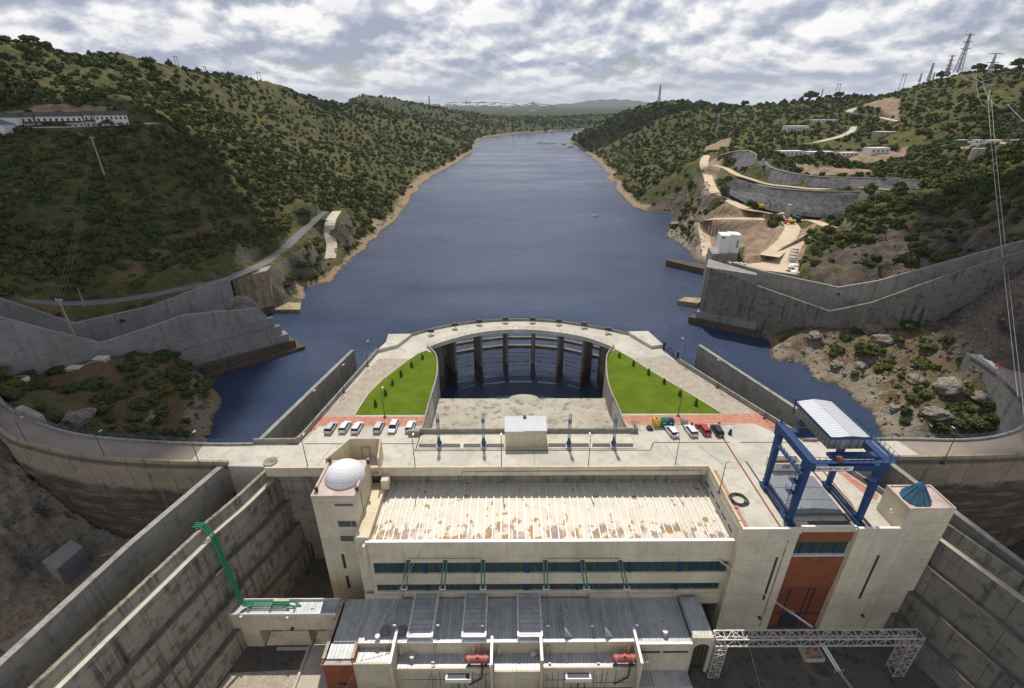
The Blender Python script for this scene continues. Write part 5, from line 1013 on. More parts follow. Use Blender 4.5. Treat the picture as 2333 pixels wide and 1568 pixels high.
for y_ in (ly0,ly1): m=MB(); m.box(50.0,y_-.6,ct+.31,57.4,y_+.6,ct+.8); m.build('trolley_frame',M['blue'],cr)
hx0,hx1,hy0,hy1=50.5,56.0,62.9,72.6
m=MB(); m.box(hx0,hy0,ct+.81,hx1,hy1,35.3); hh=m.build('machine_house',M['siding'],cr)
m=MB(); 
for k in range(1,10): y=hy0+(hy1-hy0)*k/10; m.box(hx0-.03,y-.03,ct+.8,hx0-.002,y+.03,35.25)
for k in (0,.17,.37,.62,.84,1): x=hx0+(hx1-hx0)*k; m.box(x-.05,hy0-.04,ct+.8,x+.05,hy0-.002,35.25)
m.build('cladding_seam',M['darkm'],hh); m=MB(); m.box(52.3,hy0-.08,ct+.9,53.2,hy0-.045,34.8); m.build('door',M['stonegrey'],hh)
rm=NT('corrugated_roof'); sp=rm.n('ShaderNodeSeparateXYZ'); rm.l(rm.mp(),sp.inputs[0]); wv=rm.m('SINE',rm.m('MULTIPLY',sp.outputs[1],10.5)); M['corr']=rm.out(rm.mix(rm.mr(wv,-1,1),(.42,.44,.48),(.62,.64,.68)),.5,.2,wv,.05,.6)
xm=(hx0+hx1)/2+.0; m=MB(); m.add([(hx0-.4,hy0-.5,35.3),(xm,hy0-.5,35.75),(hx1+.4,hy0-.5,35.3),(hx0-.4,hy1+.4,35.3),(xm,hy1+.4,35.75),(hx1+.4,hy1+.4,35.3)],[(0,1,4,3),(1,2,5,4),(0,3,5,2),(0,2,1),(3,4,5)]); m.build('roof',M['corr'],hh,fix=True)
m=MB(); m.beam((xm,hy0-.5,35.78),(xm,hy1+.4,35.78),.16,.06); m.build('ridge_cap',M['kerb'],hh); m=MB(); m.box(hx0-.5,hy0-.62,35.1,hx1+.5,hy0-.505,35.5); m.box(hx0-.5,hy1+.405,35.1,hx1+.5,hy1+.5,35.5); m.box(hx0-.52,hy0-.6,35.1,hx0-.405,hy1+.5,35.5); m.box(hx1+.405,hy0-.6,35.1,hx1+.52,hy1+.5,35.5); m.build('roof_trim',M['blue'],hh)
for sgn,P in ((0,[(lx0-.6,ly0-1.2,ct+.3),(lx1+.9,ly0-1.2,ct+.3)]),(1,[(lx1+1.2,ly0-1.,ct+.3),(lx1+1.2,ly1+1,ct+.3)]),(2,[(lx0-1.0,ly0-.6,ct-2.6),(lx0-1.0,ly1-2,ct-2.6)])):
    m=MB(); a,b_=Vector(P[0]),Vector(P[1]); m.beam(a,b_,.8,.08); pf_=m.build('catwalk',M['blue'],cr); railing([a+Vector((-.35 if sgn==2 else 0,-.35 if sgn==0 else 0,0)),b_+Vector((-.35 if sgn==2 else 0,-.35 if sgn==0 else 0,0))],1.1,1.0,'blue',pf_,'handrail',(1,.5),.04)
m=MB()
for s in (-.3,.3): m.beam((lx0-.95+s,ly0+.2,Z+1.2),(lx0-.95+s,ly0+.2,ct-2.5),.07)
for k in range(26): z=Z+1.5+k*.42; m.beam((lx0-1.25,ly0+.2,z),(lx0-.65,ly0+.2,z),.05)
m.build('ladder',M['blue'],cr)
for z in (Z+2.2,Z+7.0,Z+9.3): m=MB(); m.box(lx0-1.8,ly0-.5,z,lx0-.62,ly0+.8,z+.07); pp=m.build('landing',M['blue'],cr); railing([(lx0-1.8,ly0-.5,z+.07),(lx0-1.8,ly0+.8,z+.07)],1.,.65,'blue',pp,'handrail',(1,.5),.03)
m=MB(); m.box(lx1-2.6,ly0-1.9,ct-3.6,lx1-.5,ly0-.8,ct-3.4); cbn=m.build('cab_platform',M['blue'],cr); m=MB(); m.box(lx1-2.3,ly0-1.7,ct-3.4,lx1-1.2,ly0-.9,ct-2.6); m.build('cab',M['bluegrey'],cbn); railing([(lx1-2.6,ly0-1.9,ct-3.4),(lx1-.5,ly0-1.9,ct-3.4)],1.,.7,'blue',cbn,'handrail',(1,.5),.03)
m=MB(); m.tube([(50.6,ly0-1.,ct+.6),(51.4,ly0-1.,ct+.6)],.55,14); m.build('cable_drum',M['rust'],cr)
m=MB(); m.tube([(50.3,72.9,ct+.8),(50.0,72.9,ct+4)],.12,8); m.box(49.6,72.8,ct+3.9,50.5,73.0,ct+4.05); m.build('mast',M['blue'],cr)
m=MB(); m.tube([(lx0,ly1+.5,ct+.3),(lx0,ly1+.5,ct+1.2)],.12,8); m.build('post',M['blue'],cr)
# the sign on the portal beam
def text(s,size,loc,rot,mat,parent,name='lettering',bold=0,ext=.01,align='LEFT'):
    cu=bpy.data.curves.new(name,'FONT'); cu.body=s; cu.size=size; cu.extrude=ext; cu.offset=bold; cu.align_x=align; tmp=bpy.data.objects.new('tmp',cu); C.objects.link(tmp)
    bpy.context.view_layer.update(); dg=bpy.context.evaluated_depsgraph_get(); me=bpy.data.meshes.new_from_object(tmp.evaluated_get(dg)); bpy.data.objects.remove(tmp)
    me.materials.clear(); me.materials.append(mat); o=bpy.data.objects.new(name,me); C.objects.link(o); q=parent; base=Vector()
    while q is not None: base=base+q.location; q=q.parent
    o.parent=parent; o.location=Vector(loc)-base; o.rotation_euler=rot; return o
yb=ly0-.78; m=MB(); m.box(48.1,yb-.04,ct-1.85,50.75,yb,ct-.97); sg=m.build('sign',M['white'],cr); m=MB(); m.box(50.85,yb-.04,ct-1.85,54.0,yb,ct-.97); sg2=m.build('sign',M['white'],cr)
text('MAGUE',.72,(48.2,yb-.06,ct-1.66),(math.pi/2,0,0),M['red'],sg,bold=.02); text('2001-301',.62,(50.98,yb-.06,ct-1.62),(math.pi/2,0,0),M['grn'],sg2,bold=.012)
# hatch covers under the crane and the skip
t=thing('hatch_cover','grey sliding hatch covers lying between the crane rails','hatch',(53,68,Z),None)
for k in range(3):
    y0=63.5+k*3.2; m=MB(); z0=Z+.05; m.add([(48.6,y0,z0),(57.6,y0,z0),(57.6,y0+3.1,z0),(48.6,y0+3.1,z0),(48.6,y0,z0+.5),(53.1,y0,z0+.72),(57.6,y0,z0+.5),(48.6,y0+3.1,z0+.5),(53.1,y0+3.1,z0+.72),(57.6,y0+3.1,z0+.5)],[(0,3,2,1),(4,5,8,7),(5,6,9,8),(0,1,6,5,4),(2,3,7,8,9),(1,2,9,6),(3,0,4,7)]); m.build('panel',M['hatch'],t,fix=True)
lines('crane_rail',[((47.2,60.3,Z),(47.2,78,Z)),((58.9,60.3,Z),(58.9,78,Z)),((48.2,62,Z),(48.2,73,Z)),((57.95,62,Z),(57.95,73,Z))],.28,M['darkm'],Z+.04,.08)
sheet('hatch_pit',[(48.5,60.9),(57.7,60.9),(57.7,62.3),(48.5,62.3)],M['yard'],Z+.03)
t=thing('skip_container','open white steel skip with dark green letters behind the gantry crane','skip',(53.4,75.8,Z))
m=MB(); x0,x1,y0,y1=50.6,56.4,74.8,77.2
m.box(x0,y0,Z+.25,x1,y0+.12,Z+2.1); m.box(x0,y1-.12,Z+.25,x1,y1,Z+2.1); m.box(x0,y0+.12,Z+.25,x0+.12,y1-.12,Z+2.1); m.box(x1-.12,y0+.12,Z+.25,x1,y1-.12,Z+2.1); m.box(x0+.12,y0+.12,Z+.25,x1-.12,y1-.12,Z+.4); m.build('tub',M['white'],t); m=MB(); m.box(x0+.13,y0+.13,Z+.4,x1-.13,y1-.13,Z+.9); m.build('load',M['rust'],t)
for x in (x0+.5,x1-.7): m=MB(); m.box(x,y0+.1,Z,x+.2,y1-.1,Z+.25); m.build('skid',M['darkm'],t)
for x in [x0+.7*k for k in range(1,9)]: m=MB(); m.box(x-.04,y0-.05,Z+.3,x+.04,y0-.002,Z+2.); m.build('stiffener',M['white'],t)
text('OD  EC',1.0,(52.6,y0-.07,Z+.95),(math.pi/2,0,0),M['grn'],t,bold=.03)
m=MB(); c_=g(*k3(65,617),Z)
for k in range(5):
    r=1.05+.16*k; m.tube([(c_.x+(r+.1*math.sin(a*3+k))*math.cos(a),c_.y+(r)*math.sin(a),Z+.09+.05*(k%2)) for a in [i*2*math.pi/28 for i in range(29)]],.07,6)
tag(m.build('cable_coil',M['black']),'coil of black cable lying on the deck beside the red strip','coil')
# ================= lattice gantry in the yard =================
lt=thing('lattice_gantry','white lattice steel portal standing over the dark yard','gantry',(51,52,-7))
gy0,gy1,gz0,gz1=51.3,52.9,1.4,3.1; x0,x1=33.9,68.2
def zsh(x,z): # the ends of the girder taper
    e=min(x-x0,x1-x); return z
for (yy,z) in ((gy0,gz1),(gy1,gz1),(gy0,gz0),(gy1,gz0)):
    m=MB(); m.beam((x0,yy if 1 else yy,z),(x1,yy,z),.2,.2); m.build('chord',M['galv'],lt)
m=MB(); n=22
for i in range(n+1):
    x=x0+(x1-x0)*i/n; x2=x0+(x1-x0)*(i+1)/n
    m.beam((x,gy0,gz1),(x,gy1,gz1),.1); m.beam((x,gy0,gz0),(x,gy0,gz1),.09)
    if i<n:
        a,b_=(gy0,gy1) if i%2 else (gy1,gy0); m.beam((x,a,gz1+.02),(x2,b_,gz1+.02),.12); za,zc=(gz0,gz1) if i%2 else (gz1,gz0); m.beam((x,gy0-.02,za),(x2,gy0-.02,zc),.1); m.beam((x,gy1+.02,zc),(x2,gy1+.02,za),.1)
m.build('bracing',M['galv'],lt)
for lx in (x0+.2,x1-2.0):
    w=1.8; m=MB()
    for dx in (0,w):
        for dy in (gy0-.1,gy1+.1): m.beam((lx+dx,dy,gz0),(lx+dx,dy,-7),.16)
    n=9
    for i in range(n):
        z=gz0-(gz0+7)*i/n; z2=gz0-(gz0+7)*(i+1)/n; f=i%2
        for dy in (gy0-.1,gy1+.1): m.beam((lx+(0 if f else w),dy,z),(lx+(w if f else 0),dy,z2),.09); m.beam((lx,dy,z2),(lx+w,dy,z2),.08)
        for dx in (0,w): m.beam((lx+dx,gy0-.1 if f else gy1+.1,z),(lx+dx,gy1+.1 if f else gy0-.1,z2),.09)
    m.build('leg',M['galv'],lt)
# line hardware: strings near the hall and below the portal
kt=lambda x,y:((2300+x/2.1463)/1.4524,(1950+y/2.1463)/1.4524)
kk=lambda x,y:((1700+x/1.788)/1.4524,(1400+y/1.788)/1.4524)
A=vv(*kk(1205,805),FY-.1); B=vv(*kt(830,268),53.2)
t=thing('line_anchor','white insulator string from the facade corner to the lattice portal','insulator',tuple(A),'high voltage strings')
for s in (-.15,.15): m=MB(); m.tube(sag(A+Vector((0,0,s)),B+Vector((0,0,s)),.25),.045,5); m.build('conductor',M['galv'],t)
e1=A.lerp(B,.16); m=MB(); m.tube([A,e1],.13,8); m.build('insulator',M['galv'],t); e2=A.lerp(B,.80); m=MB(); m.tube([e2,B],.13,8); m.build('insulator',M['galv'],t)
for q in (A.lerp(B,.14),A.lerp(B,.79)): m=MB(); m.tube([q+Vector((.35*math.cos(a),.1*math.sin(a),.35*math.sin(a))) for a in [i*math.pi/8 for i in range(17)]],.04,5); m.build('ring',M['galv'],t)
A=vv(*kt(900,385),52); B=vv(*kt(1020,580),49.5); E_=vv(*kt(1110,702),47.8)
t=thing('line_anchor','white double insulator string hanging below the lattice portal','insulator',tuple(A),'high voltage strings')
for s in (-.22,.22):
    d=B-A; pts=[];rs=[]
    for i in range(60): pts.append(A+d*(i/59)+Vector((s,0,0))); rs.append((.16,.16,.06)[i%3])
    m=MB(); m.tube(pts,rs,8); m.build('insulator',M['white'],t); m=MB(); m.tube([B+Vector((s*.7,0,0)),E_+Vector((s*.7,0,0)),E_+(E_-B)*1.5+Vector((s*.7,0,0))],.045,5); m.build('conductor',M['galv'],t)
for s in (-.6,.6): m=MB(); m.tube([B+Vector((s+.2*math.cos(a),0,.4*math.sin(a))) for a in [i*math.pi/8 for i in range(17)]],.035,5); m.build('ring',M['galv'],t)
m=MB(); m.tube([vv(*kt(730,370),52.5),vv(*kt(770,520),51.5),vv(*kt(850,620),50.8),vv(*kt(950,648),50.2),vv(*kt(1000,620),49.7)],.03,5); tag(m.build('loop_wire',M['wire']),'slack loop of wire hanging below the lattice portal','wire')
m=MB(); m.tube([vv(1655,1290,FY-.2),vv(1733,1572,48.5)],.04,5); tag(m.build('stay_wire',M['wire']),'straight thin wire from the facade corner down across the yard','wire')
m=MB(); m.tube([vv(*k1(885,745),FY-.3),vv(*k1(430,1580),47.5)],.045,5); tag(m.build('stay_wire',M['wire']),'straight thin wire from the left facade down past the brick corner','wire')
t=thing('scrap_crate','open crate of rusty parts on the dark yard below the portal','crate',tuple(g(*kt(820,470),-7)))
p=g(*kt(820,470),-6.99); m=MB(); m.box(p.x-1.7,p.y-1.2,-6.99,p.x+1.7,p.y-1.05,-6.1); m.box(p.x-1.7,p.y+1.05,-6.99,p.x+1.7,p.y+1.2,-6.1); m.box(p.x-1.7,p.y-1.05,-6.99,p.x-1.55,p.y+1.05,-6.1); m.box(p.x+1.55,p.y-1.05,-6.99,p.x+1.7,p.y+1.05,-6.1); m.box(p.x-1.5,p.y-1.,-6.99,p.x+1.5,p.y+1.,-6.8); m.build('crate',M['kerb'],t)
random.seed(4)
for i in range(7): a=Vector((p.x+random.uniform(-1,1),p.y+random.uniform(-.8,.8),-6.5)); m=MB(); m.beam(a,a+Vector((random.uniform(-1,1),random.uniform(-.7,.7),random.uniform(.1,.5))),.25,.2); m.build('scrap',M['tankred'] if i%2 else M['orange'],t)
a=pl(2100,1450,(70.2,60),(70.6,40)); m=MB(); m.box(70.2,54.0,-7,71.2,56.6,-4.0); tag(m.build('cabinet_door',M['gate']),'dark red gate set in the foot of the lower right stepped wall','gate')
# ================= cars =================
def make_car(body,label,cat='car',wagon=1.,name='parked_car'):
    t=thing(name,label,cat,(0,0,0),None); L,Wd,Hh=4.15,1.72,1.46
    # profile stations along y (rear -L/2 .. front +L/2): (y, z_low, z_belt, half width)
    st=[(-2.07,.42,.78,.70),(-1.98,.28,.92,.80),(-1.3,.24,.95,.86),(0,.22,.93,.86),(.9,.22,.88,.86),(1.6,.26,.78,.82),(2.0,.34,.62,.72),(2.07,.40,.52,.62)]
    m=MB()
    for y,z0,z1,hw in st: m.v+=[(-hw*.94,y,z0),(-hw,y,(z0+z1)/2),(-hw*.93,y,z1),(hw*.93,y,z1),(hw,y,(z0+z1)/2),(hw*.94,y,z0)]
    for i in range(len(st)-1):
        for k in range(6): m.f.append((6*i+k,6*i+6+k,6*i+6+(k+1)%6,6*i+(k+1)%6)); m.m.append(0)
    m.f+=[tuple(range(6)),tuple(range(42,48))[::-1]]; m.m+=[0,0]; m.build('body',body,t,fix=True)
    r0,r1=-1.62*wagon,.42
    def loft(z0,z1,inx,a0,a1,b0,b1,mat,nm):
        m=MB(); m.hexa([(-.79,a0,z0),(.79,a0,z0),(.79,a1,z0),(-.79,a1,z0),(-.79+inx,b0,z1),(.79-inx,b0,z1),(.79-inx,b1,z1),(-.79+inx,b1,z1)]); return m.build(nm,mat,t,fix=True)
    loft(.90,1.38,.14,-1.95*min(wagon,1.),1.15,r0,r1,M['carglass'],'window')
    m=MB(); m.hexa([(-.64,r0,1.385),(.64,r0,1.385),(.64,r1,1.385),(-.64,r1,1.385),(-.56,r0+.12,Hh),(.56,r0+.12,Hh),(.56,r1-.15,Hh),(-.56,r1-.15,Hh)]); m.build('roof',body,t,fix=True)
    m=MB()
    for s in (-1,1):
        for ya,yb_ in ((-.6,-.5),(.42,1.1)): m.beam((s*.70,yb_-.35 if ya>0 else ya,.92),(s*.64,min(r1,yb_-.6) if ya>0 else ya,1.4),.07)
    m.build('pillar',body,t)
    for x in (-.80,.80):
        for y in (-1.3,1.3): m=MB(); m.tube([(x-.1,y,.31),(x+.1,y,.31)],.31,12); wl=m.build('wheel',M['black'],t); m=MB(); m.tube([(x-.105 if x<0 else x-.0,y,.31),(x if x<0 else x+.105,y,.31)],.18,8); m.build('rim',M['silver'],wl)
    for x in (-.62,.62):
        m=MB(); m.box(x-.12,-2.09,.62,x+.12,-1.99,.84); m.build('tail_light',M['red'],t); m=MB(); m.box(x-.16,1.96,.50,x+.16,2.06,.62); m.build('headlight',M['white'],t)
    m=MB(); m.box(-.26,-2.10,.5,.26,-2.03,.62); m.build('number_plate',M['white'],t)
    for x in (-.93,.93): m=MB(); m.box(x-.08,.75,.92,x+.08,.87,1.04); m.build('mirror',body,t)
    return t
def put(t,p,rz,lab=None,grp=None): t.location=p; t.rotation_euler=(0,0,rz); 
grpL='cars parked left of the gate house'; grpR='cars parked right of the gate house'
carS=make_car(M['silver'],'silver hatchback, leftmost of the six cars on the left side of the deck'); carW=make_car(M['carwhite'],'white car second from the left in the left parking row',wagon=1.05); carR=make_car(M['red'],'red hatchback parked between a white estate and a dark blue car'); carD=make_car(M['cardark'],'dark blue estate car at the right end of the right parking row',wagon=1.12)
for t,(x,y),rz,gr in ((carS,(390,468),R(-3),grpL),(carW,(612,452),R(-4),grpL),(carR,(1592,492),R(6),grpR),(carD,(1785,505),R(2),grpR)):
    p=g(*(c5 if gr==grpL else c6)(x,y),Z); d=Vector((-math.sin(rz),math.cos(rz),0))*2.0; t.location=p+d+Vector((0,0,.02)); t.rotation_euler=(0,0,rz); t['group']=gr
for src,c,(x,y),rz,lab,gr in ((carW,c5,(805,463),-4,'white hatchback third from the left in the left parking row',grpL),(carS,c5,(1145,455),-3,'silver hatchback just left of the white car that faces the dam',grpL),(carW,c5,(1372,455),177,'white people carrier facing the dam, under the lawn lamp post',grpL),(carW,c5,(1640,446),-3,'white hatchback nearest the basin wall in the left parking row',grpL),(carW,c6,(1095,520),11,'white car parked beside the blue recycling bin',grpR),(carW,c6,(1388,512),7,'white estate parked next to the red hatchback',grpR)):
    p=g(*c(x,y),Z); d=Vector((-math.sin(R(rz)),math.cos(R(rz)),0))*(2.0 if abs(rz)<90 else -2.0); dup(src,p+d+Vector((0,0,.02)),R(rz),lab,gr)
# ================= bins and bits on the deck =================
def big_bin(px,mat,lab):
    p=g(*c6(px,352),Z); t=thing('recycling_bin',lab,'bin',tuple(p),'recycling bins beside the parked cars'); x,y,z=p; m=MB(); m.hexa([(x-.72,y-.0,z+.05),(x+.72,y,z+.05),(x+.72,y+1.5,z+.05),(x-.72,y+1.5,z+.05),(x-.74,y+.0,z+1.65),(x+.74,y,z+1.65),(x+.74,y+1.5,z+1.65),(x-.74,y+1.5,z+1.65)]); m.build('body',mat,t); m=MB(); m.hexa([(x-.76,y-.03,z+1.66),(x+.76,y-.03,z+1.66),(x+.76,y+1.53,z+1.66),(x-.76,y+1.53,z+1.66),(x-.7,y+.35,z+2.0),(x+.7,y+.35,z+2.0),(x+.7,y+1.2,z+2.0),(x-.7,y+1.2,z+2.0)]); m.build('lid',mat,t)
    m=MB(); m.box(x-.22,y-.06,z+1.1,x+.22,y-.01,z+1.3); m.build('label_plate',M['white'],t); m=MB(); m.box(x-.35,y+.45,z+2.01,x+.35,y+1.0,z+2.04); m.build('slot',M['darkm'],t)
big_bin(802,M['yellow'],'tall yellow recycling bin, left of the green one'); big_bin(912,M['grn'],'tall green recycling bin between the yellow and the blue'); big_bin(1012,M['navy'],'tall dark blue recycling bin, right of the green one')
p=g(*c6(1232,315),Z); t=thing('refuse_container','grey-beige wheeled refuse container between the bins and the red car','bin',tuple(p)); x,y,z=p; m=MB(); m.box(x-.65,y,z+.2,x+.65,y+1.0,z+1.2); m.build('body',M['beige'],t); m=MB(); m.hexa([(x-.68,y-.03,z+1.21),(x+.68,y-.03,z+1.21),(x+.68,y+1.03,z+1.21),(x-.68,y+1.03,z+1.21),(x-.6,y+.2,z+1.4),(x+.6,y+.2,z+1.4),(x+.6,y+.9,z+1.4),(x-.6,y+.9,z+1.4)]); m.build('lid',M['stonegrey'],t)
for i,(a,b_) in enumerate(((1343,326),(1402,348))):
    p=g(*c6(a,b_),Z); t=thing('litter_basket',('brown litter basket nearer the refuse container','brown litter basket nearer the red car')[i],'bin',tuple(p),'brown litter baskets'); m=MB(); m.lathe(p.x,p.y,[(.24,p.z+.35),(.27,p.z+.9)],10); m.build('basket',M['rust'],t); m=MB(); m.tube([p,p+Vector((0,0,1.15))],.04,5); m.build('post',M['darkm'],t)
p=g(*c6(1760,310),Z); t=thing('barrel','orange and white plastic barrel behind the dark blue car','barrel',tuple(p)); m=MB(); m.lathe(p.x,p.y,[(.3,p.z),(.33,p.z+.4)],12); m.build('lower_band',M['white'],t); m=MB(); m.lathe(p.x,p.y,[(.33,p.z+.402),(.3,p.z+.95)],12); m.build('upper_band',M['orange'],t)
p=g(*c6(708,395),Z); t=thing('pallet_stack','low pile of weathered boards on the deck left of the yellow bin','pallet',tuple(p)); 
for k in range(5): m=MB(); m.box(p.x-.75+k*.08,p.y-.1,p.z+.05+.12*k,p.x+.65-k*.05,p.y+1.1,p.z+.13+.12*k); m.build('board',M['bark'],t)
p=g(*c6(1938,462),Z); t=thing('rail_buffer','small blue end stop at the far end of the rusty crane rail','buffer',tuple(p)); m=MB(); m.hexa([(p.x-.4,p.y-.3,p.z),(p.x+.25,p.y-.3,p.z),(p.x+.25,p.y+.5,p.z),(p.x-.4,p.y+.5,p.z),(p.x-.0,p.y+.1,p.z+1.25),(p.x+.25,p.y+.1,p.z+1.25),(p.x+.25,p.y+.5,p.z+1.25),(p.x+.0,p.y+.5,p.z+1.25)]); m.build('stop',M['blue'],t)
p=g(*c6(465,325),Z); t=thing('bicycle_rack','thin rusty frame rack on the red paving beside the basin wall','rack',tuple(p)); m=MB()
for s in (-.5,-.15,.2,.55): m.tube([(p.x+s,p.y,p.z),(p.x+s,p.y,p.z+.8),(p.x+s,p.y+.9,p.z+.8),(p.x+s,p.y+.9,p.z)],.03,5)
m.tube([(p.x-.5,p.y,p.z+.8),(p.x+.55,p.y,p.z+.8)],.03,5); m.build('frame',M['rust'],t)
m=MB(); p=g(*c5(1850,262),Z+.05)
for k in range(3): m.tube([(p.x+.3*k-.3+.35*math.cos(a),p.y+.25*math.sin(a),p.z) for a in [i*math.pi/8 for i in range(17)]],.03,4)
tag(m.build('hose',M['orange']),'coiled orange hose on the red paving by the basin wall','hose')
for q in (c5(1950,285),c6(243,270)):
    p=g(*q,14.5)
# gate arm at the right shoulder
c21=lambda x,y:((2100+x/1.8127)/1.4524,(700+y/1.8127)/1.4524)
a=g(*c21(172,832),Z);b_=g(*c21(252,895),Z); t=thing('slipway_gate','black steel gate frame on the quay at the right shoulder','gate',tuple(a)); m=MB(); m.beam(a,a+Vector((0,0,2.6)),.5); m.beam(b_,b_+Vector((0,0,2.8)),.5); m.build('post',M['black'],t); m=MB(); m.beam(a+Vector((0,0,.8)),b_+Vector((0,0,.9)),.3); m.beam(a.lerp(b_,.25)+Vector((0,0,.9)),a.lerp(b_,.45)+Vector((0,0,2.4)),.18); m.beam(a.lerp(b_,.75)+Vector((0,0,.9)),a.lerp(b_,.45)+Vector((0,0,2.4)),.18); m.build('arm',M['black'],t)
# ================= lamp posts =================
lp=None
def lamp(p,h,arm,lab):
    # arm = direction (radians) of the head
    global lp
    grp='dark lamp posts'
    if lp is None:
        lp=thing('lamp_post',lab,'street lamp',(0,0,0),grp); m=MB(); m.tube([(0,0,0),(0,0,8)],[.10,.06],8); m.build('pole',M['wiredk'],lp); m=MB(); m.box(-.3,-.3,0,.3,.3,.22); m.build('base',M['darkm'],lp); m=MB(); m.tube([(0,0,7.98),(.9,0,8.12)],.05,6); m.build('arm',M['wiredk'],lp); m=MB(); m.hexa([(.8,-.14,8.05),(1.5,-.17,8.1),(1.5,.17,8.1),(.8,.14,8.05),(.8,-.1,8.17),(1.45,-.12,8.24),(1.45,.12,8.24),(.8,.1,8.17)]); m.build('lamp_head',M['galv'],lp); o=lp; o.location=p; o.rotation_euler=(0,0,arm); o.scale=(1,1,h/8)
    else: o=dup(lp,p,arm,lab); o.scale=(1,1,h/8)
k0=lambda x,y:(x/1.5271/1.4524,(1250+y/1.5271)/1.4524)
LM=[]
for (bx,by,tx,ty),lab in zip(((150,355,107,218),(543,430,495,287),(1012,450,980,292)),('lamp post on the left dam road nearest the picture edge','lamp post on the left dam road above the middle of the curved wall','lamp post on the left dam road just before the pale apron')): LM.append((k0(bx,by),k0(tx,ty),17.2,R(75),lab))
for c,(bx,by,tx,ty),lab in ((k1,(218,288,188,92),'lamp post on the front parapet left of the dome tower'),(k1,(850,290,833,92),'lamp post on the front parapet just right of the dome tower'),(k1,(1357,288,1355,92),'lamp post on the front parapet straight before the white gate house'),(k2,(437,283,445,88),'lamp post on the front parapet right of the gate house'),(k2,(947,280,970,95),'lamp post on the front parapet before the right parking row')): LM.append((c(bx,by),c(tx,ty),17.6,R(90),lab))
LM.append((k2(1213,412),k2(1245,232),17.9,R(0),'lamp post at the head of the red strip beside the ribbed roof'))
for (bx,by,tx,ty),a,lab in (((70,612,62,470),60,'lamp post by the left parapet at the end of the red paving'),((215,465,205,335),60,'lamp post halfway along the left gravel strip'),((338,330,325,210),60,'lamp post at the far end of the left gravel strip'),((425,592,407,455),90,'lamp post on the near edge of the left lawn'),((1933,586,1948,450),90,'lamp post on the near edge of the right lawn'),((1953,317,1958,196),120,'lamp post beside the black gate frame at the right shoulder'),((2133,442,2143,310),120,'lamp post halfway along the right gravel strip')): LM.append((c1(bx,by),c1(tx,ty),Z,R(a),lab))
LM.append((c21(775,1243),c21(800,1078),Z,R(120),'lamp post at the near end of the right gravel strip'))
LM.append((k3(1095,436),k3(1130,272),17.2,R(90),'lamp post on the right dam road behind the glass cone'))
for (bx,by),(tx,ty),z,a,lab in LM:
    p=g(bx,by,z); h=vv(tx,ty,p.y).z-z; lamp(p,max(4,h),a,lab)
# ================= lawn saplings =================
def rnd_unit(n,rs): v=rs.normal(size=(n,3)); return v/np.linalg.norm(v,axis=1)[:,None]
def crown_arrays(rs,nq,size,kind='round'):
    # many small leaf clumps spread through a lumpy crown of radius 1, centred a little above the ground
    nb=7; bc=rnd_unit(nb,rs)*rs.uniform(.25,.55,(nb,1)); bc[:,2]=np.abs(bc[:,2])*.75+ .15; br=rs.uniform(.38,.6,nb)
    if kind=='flat': bc[:,2]=bc[:,2]*.5+.35; br*=.8; bc[:,:2]*=1.5
    if kind=='cone': nb=9; hh=np.linspace(0,1,nb); bc=np.stack([rs.uniform(-.1,.1,nb),rs.uniform(-.1,.1,nb),hh*1.7],1); br=.52*(1-hh)+.08
    k=rs.randint(0,nb,nq); d=rnd_unit(nq,rs); d[:,2]=np.where(d[:,2]<-.3,-d[:,2],d[:,2]); p=bc[k]+d*(br[k]*rs.uniform(.72,1.06,nq))[:,None]; p[:,2]=np.maximum(p[:,2],-.12)
    nrm=d+rs.normal(size=(nq,3))*.45; nrm/=np.linalg.norm(nrm,axis=1)[:,None]; a=np.cross(nrm,rs.normal(size=(nq,3))); a/=np.linalg.norm(a,axis=1)[:,None]; b=np.cross(nrm,a)
    s=(size*rs.uniform(.6,1.3,nq))[:,None]; a=a*s; b=b*s*rs.uniform(.5,1.,(nq,1)); V=np.stack([p-a-b,p+a-b*.6,p+a*.7+b,p-a*.8+b*.8],1).reshape(-1,3)
    # dark inner body keeps the crown from being see-through
    V2=[];F2=[]
    for c_,r_ in zip(bc,br):
        o=len(V2)
        for ph_ in (-.5,.4,1.1):
            for q in range(6): an=q*math.pi/3+ph_; V2.append(c_+np.array([math.cos(an)*math.cos(ph_),math.sin(an)*math.cos(ph_),math.sin(ph_)])*r_*.80)
        V2.append(c_+np.array([0,0,r_*.8]))
        for q in range(6):
            for l in (0,1): F2.append((o+l*6+q,o+l*6+(q+1)%6,o+l*6+6+(q+1)%6,o+l*6+6+q))
            F2.append((o+12+q,o+12+(q+1)%6,o+18,o+18))
    return V,np.array(V2),F2
def crown_mesh(name,seed,nq,size,mat,kind='round'):
    rs=np.random.RandomState(seed); V,V2,F2=crown_arrays(rs,nq,size,kind); me=bpy.data.meshes.new(name); n=len(V)
    fs=[(i,i+1,i+2,i+3) for i in range(0,n,4)]+[tuple(dict.fromkeys(j+n for j in f)) for f in F2]
    me.from_pydata(np.vstack([V,V2]).tolist(),[],fs); me.materials.append(mat); me.update(); return me
def obj_me(name,me,parent=None):
    o=bpy.data.objects.new(name,me); C.objects.link(o)
    if parent is not None: o.parent=parent
    return o
trunk=MB(); trunk.tube([(0,0,-.6),(.03,.02,.12),(-.04,.05,.55)],[.085,.06,.03],7)
for k in range(4): an=k*1.6; trunk.tube([(0,0,.05),(.22*math.cos(an),.22*math.sin(an),.32),(.42*math.cos(an),.42*math.sin(an),.5)],[.045,.03,.015],5)
tro=trunk.build('trunk',M['bark']); TRK=tro.data; bpy.data.objects.remove(tro)
conem=[crown_mesh('sapling_crown',90+i,260,.10,M['leafg'],'cone') for i in range(2)]
sap=[]
